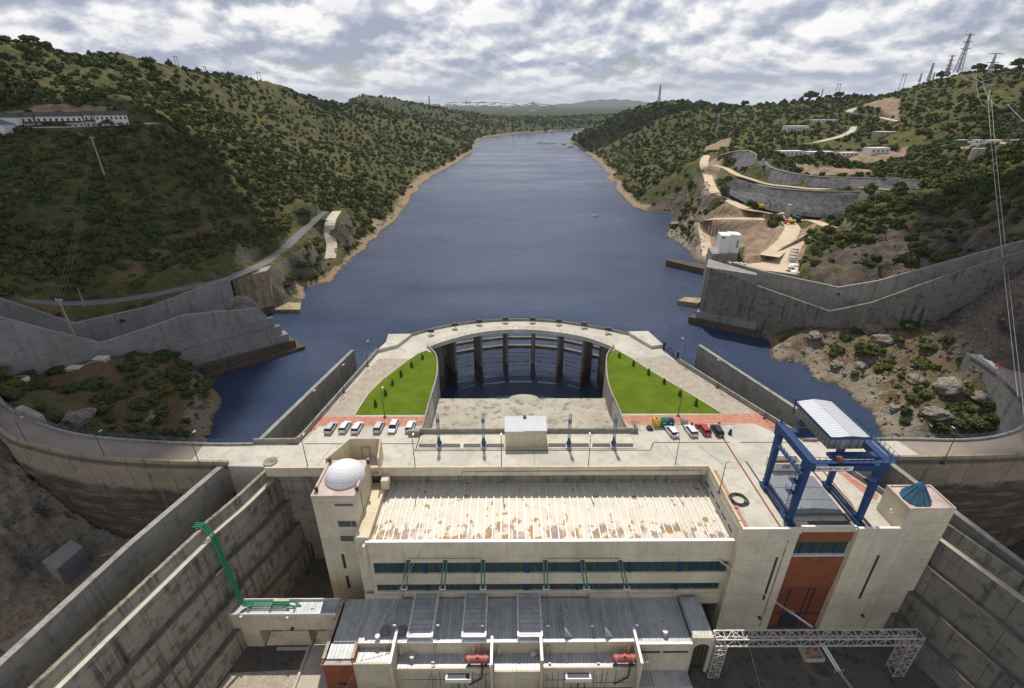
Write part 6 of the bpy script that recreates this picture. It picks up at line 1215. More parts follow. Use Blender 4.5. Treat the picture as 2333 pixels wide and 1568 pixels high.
for x,y in [(618,292),(563,333),(508,380),(465,425),(428,478),(378,535)]: sap.append((c1(x,y),'left'))
for x,y in [(1630,283),(1702,326),(1780,372),(1860,418),(1940,482),(2023,530)]: sap.append((c1(x,y),'right'))
for i,(q,sd) in enumerate(sap):
    o_=['farthest from the dam','second from the far end','third from the far end','fourth from the far end','fifth from the far end','nearest the red paving'][i%6]
    p=g(*q,Z+.05); r=thing('sapling','small conifer sapling on the %s lawn, %s'%(sd,o_),'tree',tuple(p),'saplings on the lawns'); c_=obj_me('crown',conem[i%2],r); c_.location=(0,0,.35); c_.scale=(.95,.95,.62+.10*(i%3)); m=MB(); m.tube([p,p+Vector((0,0,1.6))],[.07,.05],6); m.build('trunk',M['bark'],r)
# ================= the grey cut in the right hill =================
def mkcut():
    t=NT('cut_rock'); p=t.mp(); n=t.noise(t.mp((.5,.5,.12)),.8,7,.65); n2=t.noise(p,.12,4,.6); n3=t.noise(p,1.3,6,.7); c=t.mix(t.mr(n,.32,.68),(.075,.078,.086),(.165,.160,.155)); c=t.mix(t.m('MULTIPLY',t.mr(n2,.5,.7),.6),c,(.20,.18,.155)); return t.out(c,.95,0,t.m('ADD',n,t.m('MULTIPLY',n3,.5)),.6,.9)
M['cutm']=mkcut()
def cutface(T,B,label):
    n=60; rows=7; T=catmull(T,8);B=catmull(B,8); vs=[];fs=[]
    for j in range(rows+1):
        for i in range(n+1):
            a=T[min(int(i*(len(T)-1)/n),len(T)-1)];b_=B[min(int(i*(len(B)-1)/n),len(B)-1)]; f=j/rows; f2=f*f*(3-2*f)*.35+f*.65; q=Vector((a.x+(b_.x-a.x)*f2,a.y+(b_.y-a.y)*f2,a.z+(b_.z-a.z)*f)); q+=Vector((noise.noise(q*.11),noise.noise(q*.11+Vector((9,0,0))),noise.noise(q*.2)*.3))*1.1*(1 if 0<j<rows else .2); q.y-=.5; vs.append(q)
    for j in range(rows):
        for i in range(n): a_=j*(n+1)+i; fs.append((a_,a_+n+1,a_+n+2,a_+1))
    vs2=[v+Vector((0,4,-3)) for v in vs]; k=len(vs); m=MB(); m.add(vs,fs); e=m.build('rock_cut',M['cutm'],fix=False); e['kind']='structure'
    m=MB(); m.tube([p+Vector((0,-.6,.1)) for p in T],.32,5); o=m.build('cut_edge',M['kerb']); o['kind']='structure'
cutface([vv(1632,360,458),vv(1645,352,448),vv(1700,343,436),vv(1735,362,396),vv(1762,384,365),vv(1850,401,344),vv(1950,405,342),vv(2040,408,340),vv(2135,414,333)],[g(1634,370,37),g(1645,374,36),g(1672,391,34.2),g(1700,402,33.6),g(1750,418,33.2),g(1850,428,33.2),g(1950,430,33.2),g(2040,431,33.2),g(2125,432,33.2)],'')
cutface([g(1652,398,35),g(1690,410,33),g(1750,426,33),g(1850,434.5,33),g(1950,436.5,33),g(2040,437.5,33),g(2110,438.5,33)],[g(1662,444,27),g(1700,463,24),g(1760,481,21),g(1850,494,20),g(1950,496,19.8),g(2040,492,20),g(2110,480,21)],'')
# ================= far buildings, roads and works =================
def drape(name,key,mat,lift=.12,thk=.5,kind='structure',label=None,cat=None):
    W,wd=RW[key]; A=offset(W,wd/2);B=offset(W,-wd/2); m=MB()
    for a,b_,p in zip(A,B,W): q=p.z+lift; m.v+=[(a.x,a.y,q),(b_.x,b_.y,q),(b_.x,b_.y,q-thk),(a.x,a.y,q-thk)]
    for i in range(len(A)-1):
        for k in range(4): m.f.append((4*i+k,4*i+(k+1)%4,4*i+4+(k+1)%4,4*i+4+k)); m.m.append(0)
    o=m.build(name,mat,fix=True)
    if kind: o['kind']=kind
    else: tag(o,label,cat)
    ROADS.append([(p.x,p.y,wd) for p in W])
ROADS=[]
drape('road','bank',M['asph']); drape('concrete_slide','slide',M['palepave'],.25,.6,None,'cracked pale concrete slide running down the left bank to the river','slide')
for k_ in ('low','up','ramp','track','r3'): drape('dirt_road',k_,M['dirtroad'])
for k_ in ('r1','r2'): drape('road',k_,M['palepave'])
drape('access_road','r4',M['palepave'])
FOOT=[PLAT,PLAT2,[tuple(g(*c24(x,y),19.))[:2] for x,y in [(400,560),(1700,850),(1950,900),(1700,800),(1300,640),(700,500)]]]
def house(name,label,cat,pa,pb,dep,h,zpx=None,flat=False,group=None,wins=4,rows=1,rmat='tile',ridge=2.2,mat='white',balc=False,base=None):
    # front wall from pa to pb (two world points), depth dep away from the viewer
    a=Vector(pa);b_=Vector(pb); z=min(a.z,b_.z) if base is None else base; a.z=b_.z=z; d=(b_-a); L_=d.length; d.normalize(); n=Vector((-d.y,d.x,0)); 
    if n.y<0: n=-n
    t=thing(name,label,cat,tuple((a+b_)/2),group); P=[a,b_,b_+n*dep,a+n*dep]; m=MB(); m.prism(xy(P),z-2.5,z+h); m.build('wall',M[mat],t,fix=True); FOOT.append([p+(p-sum(P,Vector())/4)*.25 for p in P])
    if flat: m=MB(); m.prism(xy([p+(p-sum(P,Vector())/4).normalized()*.3 for p in P]),z+h,z+h+.35); m.build('roof',M[rmat],t,fix=True)
    else:
        e=.4; q=[a-d*e-n*e,b_+d*e-n*e,b_+d*e+n*(dep+e),a-d*e+n*(dep+e)]; r1=a-d*e+n*dep/2;r2=b_+d*e+n*dep/2; m=MB(); m.add([(p.x,p.y,z+h) for p in q]+[(r1.x,r1.y,z+h+ridge),(r2.x,r2.y,z+h+ridge)],[(0,1,5,4),(2,3,4,5),(0,4,3),(1,2,5),(0,3,2,1)]); m.build('roof',M[rmat],t,fix=True)
    for r_ in range(rows):
        for k in range(wins):
            s=(k+.5)/wins*L_; w_=min(1.3,L_/wins*.42); zz0=z+h*(r_+.35)/rows; p=a+d*s-n*.05; m=MB(); m.beam(p-d*w_/2+Vector((0,0,zz0-z+.6)),p+d*w_/2+Vector((0,0,zz0-z+.6)),.08,1.25 if rows>1 or h<4 else 1.5); m.build('window',M['darkm'],t)
    if balc: m=MB(); p=a-n*.7+Vector((0,0,h*.5)); m.beam(p,p+d*L_,1.3,.16); m.build('balcony',M['white'],t); m=MB(); p=a-n*1.3+Vector((0,0,h*.5+.55)); m.beam(p,p+d*L_,.07,.9); m.build('balcony_rail',M['bark'],t)
    return t
hb0=[(-12,291,272),(46,291,276),(50,290.5,281),(82,290.5,284),(88,290.5,284),(193,289,293),(197,288,294),(219,287,297),(221,284,292),(294,281,301)]
hw=[vv(*q) for q in hb0]
house('terrace_house','low white wing with a plain gable at the left end of the hillside row','building',hw[0],hw[1],9,6.2,group='white row houses on the left hill',wins=2,rows=1,base=70.2)
house('terrace_house','narrow white house with one balcony between the gable wing and the long block','building',hw[2],hw[3],9,6.2,group='white row houses on the left hill',wins=2,rows=2,balc=True,base=70.2)
house('terrace_house','long white two storey block with a full width balcony on the left hill','building',hw[4],hw[5],9,6.4,group='white row houses on the left hill',wins=8,rows=2,balc=True,base=70.2)
house('terrace_house','narrow white house with balcony beside the right end house of the hillside row','building',hw[6],hw[7],9,6.4,group='white row houses on the left hill',wins=2,rows=2,balc=True,base=70.6)
house('terrace_house','white end house of the hillside row with parked cars in front','building',hw[8],hw[9],10,6.0,group='white row houses on the left hill',wins=7,rows=2,base=71)
t=thing('round_kiosk','small dark blue hip roofed kiosk at the left picture edge below the hillside row','kiosk',tuple(vv(4,293,262))); p=vv(4,295,262); m=MB(); m.box(p.x-4,p.y-3,p.z-3,p.x+4,p.y+3,p.z+2.2); m.build('wall',M['white'],t); m=MB(); m.add([(p.x-4.6,p.y-3.6,p.z+2.2),(p.x+4.6,p.y-3.6,p.z+2.2),(p.x+4.6,p.y+3.6,p.z+2.2),(p.x-4.6,p.y+3.6,p.z+2.2),(p.x-1,p.y,p.z+4.6),(p.x+1,p.y,p.z+4.6)],[(0,1,5,4),(1,2,5),(2,3,4,5),(3,0,4),(0,3,2,1)]); m.build('roof',M['navy'],t,fix=True); m=MB(); m.tube([(p.x+1,p.y-3.05,p.z+1),(p.x+1,p.y-3.15,p.z+1)],.8,12); m.build('round_window',M['darkm'],t)
for i,(px_,Y_) in enumerate(((237,288),(247,289.5),(257,291),(267,292.5),(277,294))):
    p=vv(px_,284,Y_); p.z=h1(p.x,p.y)+.5; dup((carS,carW,carD,carW,carD)[i],p,R(25),'%s car, %s before the white end house on the left hill'%(('silver','white','dark','white','dark')[i],('leftmost','second from left','in the middle','second from right','rightmost')[i]),'cars before the hillside houses')
kr=lambda x,y:((2200+x/1.9655)/1.4524,(200+y/1.9655)/1.4524)
def site(x0,x1,yb_,Y,h,lab,dep=8,flat=True,wins=5,mat='white',rmat='white',name='site_cabin',z_=None):
    a=vv(*kr(x0,yb_),Y);b_=vv(*kr(x1,yb_),Y+ (x1-x0)*.02); base=max(h1(a.x,a.y),h1(b_.x,b_.y))-.2; base=(a.z+b_.z)/2 if z_ is None else z_
    return house(name,lab,'building',a,b_,dep,h,flat=flat,group='white site buildings on the right hill',wins=wins,rmat=rmat,base=base,mat=mat)
def siteY(x,y): p=land_at(*kr(x,y)); return p.y
site(790,932,463,siteY(860,466),5.0,'white flat roofed office block left of the car park on the right hill',9,wins=7)
site(962,1118,406,siteY(1040,410),3.2,'long low white building highest on the right hill, above the car park',8,wins=6)
site(752,892,622,siteY(820,626),3.3,'white cabin at the left end of the lower row on the right hill',7,wins=5)
site(932,1092,627,siteY(1010,630),3.3,'white cabin in the middle of the lower row on the right hill',7,wins=6)
site(1145,1250,628,siteY(1200,630),3.0,'white cabin at the right end of the lower row on the right hill',7,wins=4)
site(1337,1455,606,siteY(1400,610),4.,'white building standing apart at the right of the lower row',9,wins=4)
site(1387,1500,490,siteY(1440,494),3.,'greyish building half hidden in trees above the lower row',8,wins=3,mat='beige')
for k,(x,y,w_) in enumerate(((1905,545,55),(2010,545,50),(2095,545,90),(2250,545,70))): site(x,x+w_,y,395,2.6,['leftmost','second','third','rightmost'][k]+' small shed in the row below the long concrete wall on the right hill',3,wins=2,mat=('grn','white','white','beige')[k],rmat='white',name='small_shed')
a=vv(*kr(1880,515),430);b_=vv(*kr(2380,497),410); m=MB(); m.ribwall([a+Vector((0,0,1.5)),b_+Vector((0,0,1.5))],1.0,a.z-5,1); tag(m.build('long_wall',M['wallq'],fix=True),'long pale concrete wall crossing the right hill at the picture edge','wall')
def silo(px,py,ptop,r,lab,Y=None,twin=False,grp=None):
    p=land_at(px,py) if Y is None else vv(px,py,Y); h=vv(px,ptop,p.y).z-p.z; t=thing('silo',lab,'silo',tuple(p),grp)
    for k in range(2 if twin else 1):
        x=p.x+k*r*2.05; m=MB(); m.lathe(x,p.y,[(r*.35,p.z+h*.10),(r,p.z+h*.28),(r,p.z+h*.97),(r*.9,p.z+h),(r*.2,p.z+h*1.02)],16); m.build('tank',M['palepave'],t,smooth=False)
        for a_ in range(4): an=a_*math.pi/2+.7; m=MB(); m.beam((x+r*.9*math.cos(an),p.y+r*.9*math.sin(an),p.z-1),(x+r*.9*math.cos(an),p.y+r*.9*math.sin(an),p.z+h*.3),.25); m.build('leg',M['galv'],t)
    m=MB(); m.tube([(p.x-r,p.y-r,p.z+h),(p.x-r,p.y-r,p.z+h+.9),(p.x+r,p.y-r,p.z+h+.9),(p.x+r,p.y-r,p.z+h)],.06,4); m.build('top_rail',M['galv'],t); return t
silo(1791,502,466,1.45,'single pale cement silo beside the dirt road at the foot of the cut')
silo(2209,374,338,2.0,'pair of pale silos on the bare slope at the far right',None,True)
# white tower at the end of the breakwater
p=g(1630,606,20); bx=[tuple(g(1630,606,20))[:2]]; t=thing('white_tower','white twin block lift tower on a grey concrete base beside the river','tower',tuple(p))
a=vv(1633,570,g(1633,606,18).y); c24=lambda x,y:((2300+x/3.888)/1.4524,(720+y/3.888)/1.4524)
Yt=g(*c24(285,640),16).y; q0=vv(*c24(250,465),Yt);q1=vv(*c24(545,490),Yt-1.5); tp=vv(*c24(310,240),Yt).z
m=MB(); m.prism([(q0.x-1,Yt),(q1.x,Yt-1.5),(q1.x+2.5,Yt+9),(q0.x+1,Yt+11)],-6,q0.z); m.build('base',M['wallq'],t,fix=True)
qa=vv(*c24(292,465),Yt+1);qb=vv(*c24(410,485),Yt+.6);qc=vv(*c24(540,492),Yt+.2)
m=MB(); m.prism([(qa.x,qa.y),(qb.x,qb.y),(qb.x+1.2,qb.y+7),(qa.x+1.2,qa.y+7)],q0.z,tp); m.build('block',M['white'],t,fix=True); m=MB(); m.prism([(qb.x+.05,qb.y+1.5),(qc.x,qc.y-.2),(qc.x+1.2,qc.y+6),(qb.x+1.2,qb.y+7.5)],q0.z,tp+.3); m.build('block',M['white'],t,fix=True)
m=MB(); m.box(qa.x+.3,qa.y-.5,tp-1.2,qa.x+1.5,qa.y-.32,tp-.6); m.build('window',M['darkm'],t); m=MB(); m.box(qc.x-1.3,qc.y-.45,q0.z+2.5,qc.x-1.0,qc.y-.2,q0.z+6); m.build('slot_window',M['darkm'],t)
def slabp(name,P,mat,z):
    m=MB(); m.prism(P,9,z); o=m.build(name,mat,fix=True); o['kind']='structure'
# platform retaining walls beside it
for lab,P,zb in (('low curved wall of the bag storage platform above the right chute',[g(*c24(428,560),21.5),g(*c24(500,625),21.5),g(*c24(700,655),21.2),g(*c24(1000,690),20.8),g(*c24(1330,735),20.5)],8),('low wall on the river side of the ramp behind the bag storage platform',[g(*c24(640,590),20.6),g(*c24(800,570),20.6),g(*c24(920,545),20.6),g(*c24(1010,515),20.6)],15),('long low wall climbing beside the ramp towards the dirt road',[g(*c24(1000,528),20.8),g(*c24(1060,440),21),g(*c24(1130,385),21.3),g(*c24(1280,305),21.8),g(*c24(1465,200),22.5)],15)):
    m=MB(); m.ribwall(P,.6,zb,-1 if zb==8 else 1); tag(m.build('platform_wall',M['wallq'],fix=True),lab,'wall')
slabp('storage_platform',[tuple(g(*c24(x,y),20.0))[:2] for x,y in [(428,575),(500,640),(700,668),(1000,705),(1300,745),(1330,640),(1300,560),(1340,440),(1430,260),(1380,230),(1120,420),(1000,540),(920,560),(800,585),(640,600)]],M['dirtroad'],20.3)
def bag(px,py,z,s,lab,mt,flat=.5,grp='wrapped bundles on the storage platform'):
    p=g(px,py,z); t=thing('wrapped_bundle',lab,'bundle',tuple(p),grp); bm=bmesh.new(); bmesh.ops.create_icosphere(bm,subdivisions=3,radius=1)
    for v in bm.verts: n=noise.noise(v.co*1.8+Vector((px,0,0))); v.co*=1+.28*n; v.co.z=max(v.co.z*flat,-.1); v.co*=s
    me=bpy.data.meshes.new('cover'); bm.to_mesh(me); bm.free(); me.materials.append(M[mt]); obj_me('cover',me,t)
for k,(x,y,s,mt,lab) in enumerate(((1270,620,1.9,'white','large white wrapped bundle in the middle of the pile by the rock face'),(1235,660,1.3,'navy','dark tarpaulin bundle among the white ones by the rock face'),(1280,705,1.7,'white','white wrapped bundle nearest the right chute'),(1195,690,1.0,'darkm','small black bundle beside the white bundle nearest the chute'))): bag(*c24(x,y),20.3,s,lab,mt)
for j,(x,y) in enumerate(((1235,570),(1245,530),(1255,490),(1270,455))):
    p=g(*c24(x,y),20.3); t=thing('sack_stack',['nearest','second nearest','second farthest','farthest'][j]+' stack of white sacks in the row along the rock face','sacks',tuple(p),'stacks of white sacks')
    for k in range(4): m=MB(); m.box(p.x-1.5+.1*k,p.y-.9,p.z+.55*k,p.x+1.6-.1*(k%2),p.y+.9,p.z+.5+.55*k); m.build('layer',M['white'] if k%2==0 else M['palepave'],t)
for j,(x,y) in enumerate(((505,600),(565,605),(620,620))):
    p=g(*c24(x,y),21); t=thing('sack_stack',['left','middle','right'][j]+' heap of white sacks at the river end of the storage platform','sacks',tuple(p),'heaps of white sacks')
    for k in range(3): m=MB(); m.tube([(p.x-.9,p.y+.6-.5*k,p.z+.35+.1*k),(p.x+.9,p.y+.4-.5*k,p.z+.35+.25*k)],.38,8); m.build('sack',M['white'],t)
# vehicles on the dirt road
def truck(p,rz,lab,cab,bed,nm='truck'):
    t=thing(nm,lab,nm,(0,0,0)); m=MB(); m.box(-1.15,1.6,.6,1.15,3.2,2.6); cb_=m.build('cab',M[cab],t); m=MB(); m.box(-1.0,3.18,1.6,1.0,3.25,2.35); m.build('window',M['carglass'],cb_); m=MB(); m.hexa([(-1.1,-3.2,1.1),(1.1,-3.2,1.1),(1.1,1.4,1.1),(-1.1,1.4,1.1),(-1.25,-3.5,2.3),(1.25,-3.5,2.3),(1.25,1.5,2.3),(-1.25,1.5,2.3)]); m.build('bed',M[bed],t); m=MB(); m.box(-.5,-3.2,.6,.5,2.,1.05); m.build('chassis',M['darkm'],t)
    for x in (-1.0,1.0):
        for y in (-2.4,-1.2,2.3): m=MB(); m.tube([(x-.15,y,.5),(x+.15,y,.5)],.5,10); m.build('wheel',M['black'],t)
    t.location=p; t.rotation_euler=(0,0,rz); return t
truck(land_at(*kr(802,1066))+Vector((0,0,.3)),R(85),'orange dump truck standing below the single silo','orange','yellow')
truck(land_at(*kr(850,1045))+Vector((0,0,.3)),R(10),'dark green lorry parked to the right of the single silo','grn','navy')
truck(land_at(*kr(738,1030))+Vector((0,0,.3)),R(-60),'white and grey mixer lorry left of the single silo','white','stonegrey')
p=land_at(*kr(620,968)); t=thing('excavator','dark tracked excavator working at the foot of the grey cut','excavator',tuple(p)); m=MB(); m.box(p.x-2.2,p.y-1.3,p.z,p.x+2.2,p.y-.5,p.z+1.); m.box(p.x-2.2,p.y+.5,p.z,p.x+2.2,p.y+1.3,p.z+1.); m.build('tracks',M['black'],t); m=MB(); m.box(p.x-1.7,p.y-1.2,p.z+1.1,p.x+1.7,p.y+1.2,p.z+2.8); m.build('body',M['yellow'],t); m=MB(); m.beam((p.x+1.2,p.y,p.z+2),(p.x+4.2,p.y,p.z+5.2),.5); m.beam((p.x+4.2,p.y,p.z+5.2),(p.x+6.6,p.y,p.z+1.6),.4); m.box(p.x+6.0,p.y-.6,p.z+.6,p.x+7.2,p.y+.6,p.z+1.7); m.build('boom',M['darkm'],t)
for j,(x,y) in enumerate(((955,460),(1075,460),(1110,462),(1140,455))):
    p=land_at(*kr(x,y)); dup((carW,carS,carW,carS)[j],p+Vector((0,0,.5)),R(90),['white car, leftmost in the right hill car park','silver car, second from left in the right hill car park','white car, third from left in the right hill car park','silver car, rightmost in the right hill car park'][j],'cars in the right hill car park')
# ================= poles, pylons and wires =================
def pole(px,py,ty,lab,Y=None,r=.28,arm=True,z=None):
    p=land_at(px,py) if Y is None else vv(px,py,Y); 
    if z is not None: p=g(px,py,z)
    h=vv(px,ty,p.y).z-p.z; top=p+Vector((0,0,h)); t=thing('utility_pole',lab,'pole',tuple(p),None); m=MB(); m.tube([p-Vector((0,0,1)),top],[r*1.35,r*.8],8); m.build('pole',M['wood'],t)
    if arm: m=MB(); m.beam(top+Vector((-1.2,.2,-.25)),top+Vector((1.2,-.2,-.25)),.2); m.beam(top+Vector((-.9,.2,-1.0)),top+Vector((.9,-.2,-1.0)),.16); m.build('cross_arm',M['wood'],t)
    if arm:
        for s in (-1.1,-.5,.5,1.1): m=MB(); q=top+Vector((s,-s*.18,-.15)); m.lathe(q.x,q.y,[(.08,q.z),(.12,q.z+.15),(.04,q.z+.4)],6); m.build('insulator',M['white'],t)
    return top
T1=pole(185,803,683,'tall pale concrete pole on the left rocky island')
T2=pole(238,400,313,'pale leaning pole on the left hillside below the white houses')
T3=pole(194,700,658,'thin dark pole beside the left bank road',r=.14,arm=False)
for i,s in enumerate((-1.,0,1.)):
    m=MB(); m.tube(sag(T1+Vector((s,0,0)),T2+Vector((s,0,0)),3),.016,4); tag(m.build('overhead_wire',M['wire']),['left','middle','right'][i]+' thin wire between the island pole and the hillside pole','wire')
def pylon(px,py,ty,lab,Y=None,arms=(.72,.84,.96),aw=.16,bw=.13,m_='wire',th=1.,plat=False):
    p=land_at(px,py) if Y is None else vv(px,py,Y); h=vv(px,ty,p.y).z-p.z; t=thing('lattice_pylon',lab,'pylon',tuple(p),'power line pylons'); w0=h*bw/2; th=max(.10,p.length/2600)*th; m=MB()
    lv=[0,.16,.30,.42,.53,.62,.70,.78,.86,.93,1.]; W=lambda f: w0*(1-f)**1.1*(.95)+h*.012
    C4=[(-1,-1),(1,-1),(1,1),(-1,1)]
    for i in range(len(lv)-1):
        a_,b_=lv[i],lv[i+1]
        for k in range(4):
            s,u=C4[k],C4[(k+1)%4]; A=p+Vector((s[0]*W(a_),s[1]*W(a_),h*a_));B=p+Vector((s[0]*W(b_),s[1]*W(b_),h*b_)); m.beam(A,B,th*1.6); E=p+Vector((u[0]*W(b_),u[1]*W(b_),h*b_)); D_=p+Vector((u[0]*W(a_),u[1]*W(a_),h*a_)); m.beam(A,E,th*.8); m.beam(D_,B,th*.8); m.beam(B,E,th*.8)
    m.build('tower',M[m_],t); tips=[]
    for f in arms:
        m=MB(); L_=h*aw*(1.25 if plat else 1.); q=p+Vector((0,0,h*f)); m.beam(q+Vector((-L_,0,0)),q+Vector((L_,0,0)),th*1.6); m.beam(q+Vector((-L_,0,0)),q+Vector((0,0,-h*.03 if not plat else h*.04)),th); m.beam(q+Vector((L_,0,0)),q+Vector((0,0,-h*.03 if not plat else h*.04)),th); m.build('cross_arm',M[m_],t); tips+=[q+Vector((-L_,0,0)),q+Vector((L_,0,0))]
    return tips
py=lambda x,y:((2900+x/3.5626)/1.4524,(60+y/3.5626)/1.4524)
pylon(2180,166,76,'tallest lattice pylon on the right ridge, with three cross arms',600,(.62,.79,.96))
pylon(2155,172,126,'lattice pylon with four cross arms just left of the tallest one',680,(.3,.5,.75,.96),aw=.2)
pylon(2113,186,144,'slender lattice pylon left of the four armed one on the right ridge',760,(.75,.86,.95),aw=.08)
pylon(2093,188,167,'small distant pylon at the left of the right ridge group',1150,(.8,.95),aw=.12); pylon(2124,181,166,'small distant pylon between two larger ones on the right ridge',1300,(.6,.8,.95),aw=.3)
pylon(2252,168,122,'broad topped lattice pylon on the crest of the right hill',560,(.55,.98),aw=.33,bw=.16,plat=True)
pylon(2314,180,150,'small pylon at the far right edge of the ridge',900,(.7,.95),aw=.2)
pylon(2308,352,176,'large grey lattice pylon standing on the slope at the right picture edge',385,(.66,.8,.94),aw=.10,bw=.24,m_='wiredk',th=.8)
pylon(1499,242,193,'lone pylon on the ridge right of the river',1280,(.72,.84,.95),aw=.06); pylon(979,252,219,'lone pylon on the far left bank skyline',2350,(.7,.83,.95),aw=.08); pylon(1632,300,264,'pale pylon on the slope of the right bank',640,(.96,),aw=.14)
def hpole(px,py_,ty,lab,Y,sp=2.2):
    p=vv(px,py_,Y); h=vv(px,ty,Y).z-p.z; t=thing('twin_pole',lab,'pole',tuple(p),'twin wooden poles on the skyline'); r=Y/2300
    for s in (-sp,sp): m=MB(); m.tube([p+Vector((s,0,-3)),p+Vector((s*.8,0,h))],r,5); m.build('pole',M['wiredk'],t)
    m=MB(); m.beam(p+Vector((-sp*1.3,0,h*.93)),p+Vector((sp*1.3,0,h*.93)),r*1.5); m.build('cross_arm',M['wiredk'],t)
hpole(591,181,164,'twin pole on the crest of the left hill',690); hpole(402,143,128,'faint twin pole on the left ridge above the slope',545,1.5); hpole(468,163,151,'twin pole between two others along the left ridge',600,1.2); hpole(1903,226,190,'tall twin pole on the right skyline beside dark trees',800,2.6); hpole(2050,206,168,'tall twin pole left of the right ridge pylons',730,2.6); hpole(1869,226,203,'thin pole left of the tall twin pole on the right skyline',810,.4)
for i,(a,b_,s,r_) in enumerate(((vv(2250,228,330),vv(2318,905,88),1.0,.07),(vv(2258,228,330),vv(2334,960,84),1.0,.07),(vv(2255,205,345),vv(2250,228,330),0.2,.16),(vv(2295,238,330),vv(2400,330,240),1,.10))):
    m=MB(); m.tube(sag(a,b_,s),r_,5); tag(m.build('overhead_wire',M['galv']),['left one of the two bright wires hanging down at the right edge','right one of the two bright wires hanging down at the right edge','pale insulator where the two bright wires begin','short pale wire leaving the picture at the upper right'][i],'wire')
for i,(q,w_) in enumerate(((((1120,660),(1640,715)),1),(((980,660),(1520,640)),1),(((1170,660),(1325,1060)),1),(((1240,700),(1520,1060)),1))):
    a=vv(*py(*q[0]),480);b_=vv(*py(*q[1]),400); m=MB(); m.tube(sag(a,b_,6),.09,4); tag(m.build('overhead_wire',M['wire']),['upper','topmost','steep left','steep right'][i]+' faint wire between the pylons on the right hill','wire')
# tower plinths on the left island
for i,(x,y) in enumerate(((182,802),(112,832),(172,842),(232,820))):
    p=land_at(x,y); t=thing('plinth',['far','left','near','right'][i]+' concrete plinth of the four corner foundation on the left island','plinth',tuple(p),'foundation plinths'); m=MB(); m.box(p.x-1.7,p.y-1.1,p.z-2,p.x+1.7,p.y+1.1,p.z+.5); m.build('block',M['palepave'],t); m=MB(); m.box(p.x-1.9,p.y-1.3,p.z+.5,p.x+1.9,p.y+1.3,p.z+.7); m.build('cap',M['ledgel'],t)
for (a,b_) in (((182,802),(112,832)),((112,832),(172,842)),((172,842),(232,820)),((232,820),(182,802))):
    p=land_at(*a);q=land_at(*b_); m=MB(); m.beam(p,q,.7,.9); o=m.build('foundation_beam',M['stonegrey']); o['kind']='structure'
p=land_at(46,868); t=thing('slatted_cover','small white slatted concrete cover on the left island','cover',tuple(p)); m=MB(); m.box(p.x-1.6,p.y-1.2,p.z-1.5,p.x+1.6,p.y+1.2,p.z+.9); m.build('block',M['white'],t); m=MB()
for k in range(4): m.box(p.x-1.5+k*.8,p.y-1.1,p.z+.9,p.x-.85+k*.8,p.y+1.1,p.z+1.0)
m.build('slats',M['hatch'],t)
# pale planks and cones on the right loop road
a=g(*c21(2060,865),Z+.2);b_=g(*c21(2165,945),Z+.2)
for k in range(4): d=Vector((.5*k,.25*k,.08*(k%2))); m=MB(); m.beam(a+d*1.6,b_+d*.5,.3,.15); tag(m.build('long_panel',M['white']),['nearest the railing','second from the railing','third from the railing','farthest from the railing'][k]+' of the long white panels lying on the right loop road','panel','white panels on the right loop road')
for k,(x,y) in enumerate(((2170,925),(2178,938),(2160,938))): p=g(*c21(x,y),Z+.05); m=MB(); m.lathe(p.x,p.y,[(.45,p.z),(.32,p.z+.1),(.08,p.z+1.0)],10); tag(m.build('traffic_cone',M['orange']),['farthest','rightmost','leftmost'][k]+' of three small orange cones beside the white panels','cone','orange cones on the loop road')
# distant town
random.seed(12); town=[]
def tb(px,py_,Y,w_,h,mt,lab): 
    p=vv(px,py_,Y); m=MB(); m.box(p.x-w_/2,p.y-w_/3,p.z-30,p.x+w_/2,p.y+w_/3,p.z+h); m.add([(p.x-w_/2,p.y-w_/3,p.z+h),(p.x+w_/2,p.y-w_/3,p.z+h),(p.x+w_/2,p.y+w_/3,p.z+h),(p.x-w_/2,p.y+w_/3,p.z+h),(p.x-w_/2,p.y,p.z+h*1.35),(p.x+w_/2,p.y,p.z+h*1.35)],[(0,1,5,4),(2,3,4,5),(0,4,3),(1,2,5)]); m.m[6:]=[1]*(len(m.m)-6); return m.build('town_house',[M[mt],M['beige']])
for i in range(150):
    px_=random.gauss(1100,62) if i%3 else random.uniform(1000,1270); py_=random.uniform(238.5,244.5)+abs(px_-1090)/160; Y_=7200+(244-py_)*260; mt_=random.choice(['white','palepave','beige','beige']); o=tb(px_,py_,Y_,random.uniform(28,75),random.uniform(10,22),mt_,''); zone_='left of its church tower' if px_<1055 else ('between church tower and castle' if px_<1205 else 'right of its castle'); tag(o,'small %s house of the hazy town on the horizon, %s'%({'white':'white','palepave':'cream','beige':'brownish'}[mt_],zone_),'house','houses of the distant town')
for px_,h,w_,nm_,lab in ((1062,70,22,'church_tower','thin church tower above the distant town'),(1213,42,120,'castle','broad pale castle block right of the distant town')): 
    p=vv(px_,240,7600); m=MB(); m.box(p.x-w_/2,p.y-20,p.z-40,p.x+w_/2,p.y+20,p.z+h*.6); m.box(p.x-w_/6,p.y-10,p.z+h*.6,p.x+w_/6,p.y+10,p.z+h); tag(m.build(nm_,M['palepave']),lab,nm_.replace('_',' '))
for px_,py_,w_ in ((932,249,60),(1735,247,40),(1213,252,80)): p=vv(px_,py_,2900 if px_<1000 else 4200); m=MB(); m.box(p.x-w_/3,p.y-8,p.z-8,p.x+w_/3,p.y+8,p.z+5); m.m; tag(m.build('farm_shed',M['white']),{932:'long white shed on the plateau left of the river bend',1735:'white shed on the plain right of the river',1213:'white shed on the plain below the castle'}[px_],'shed')
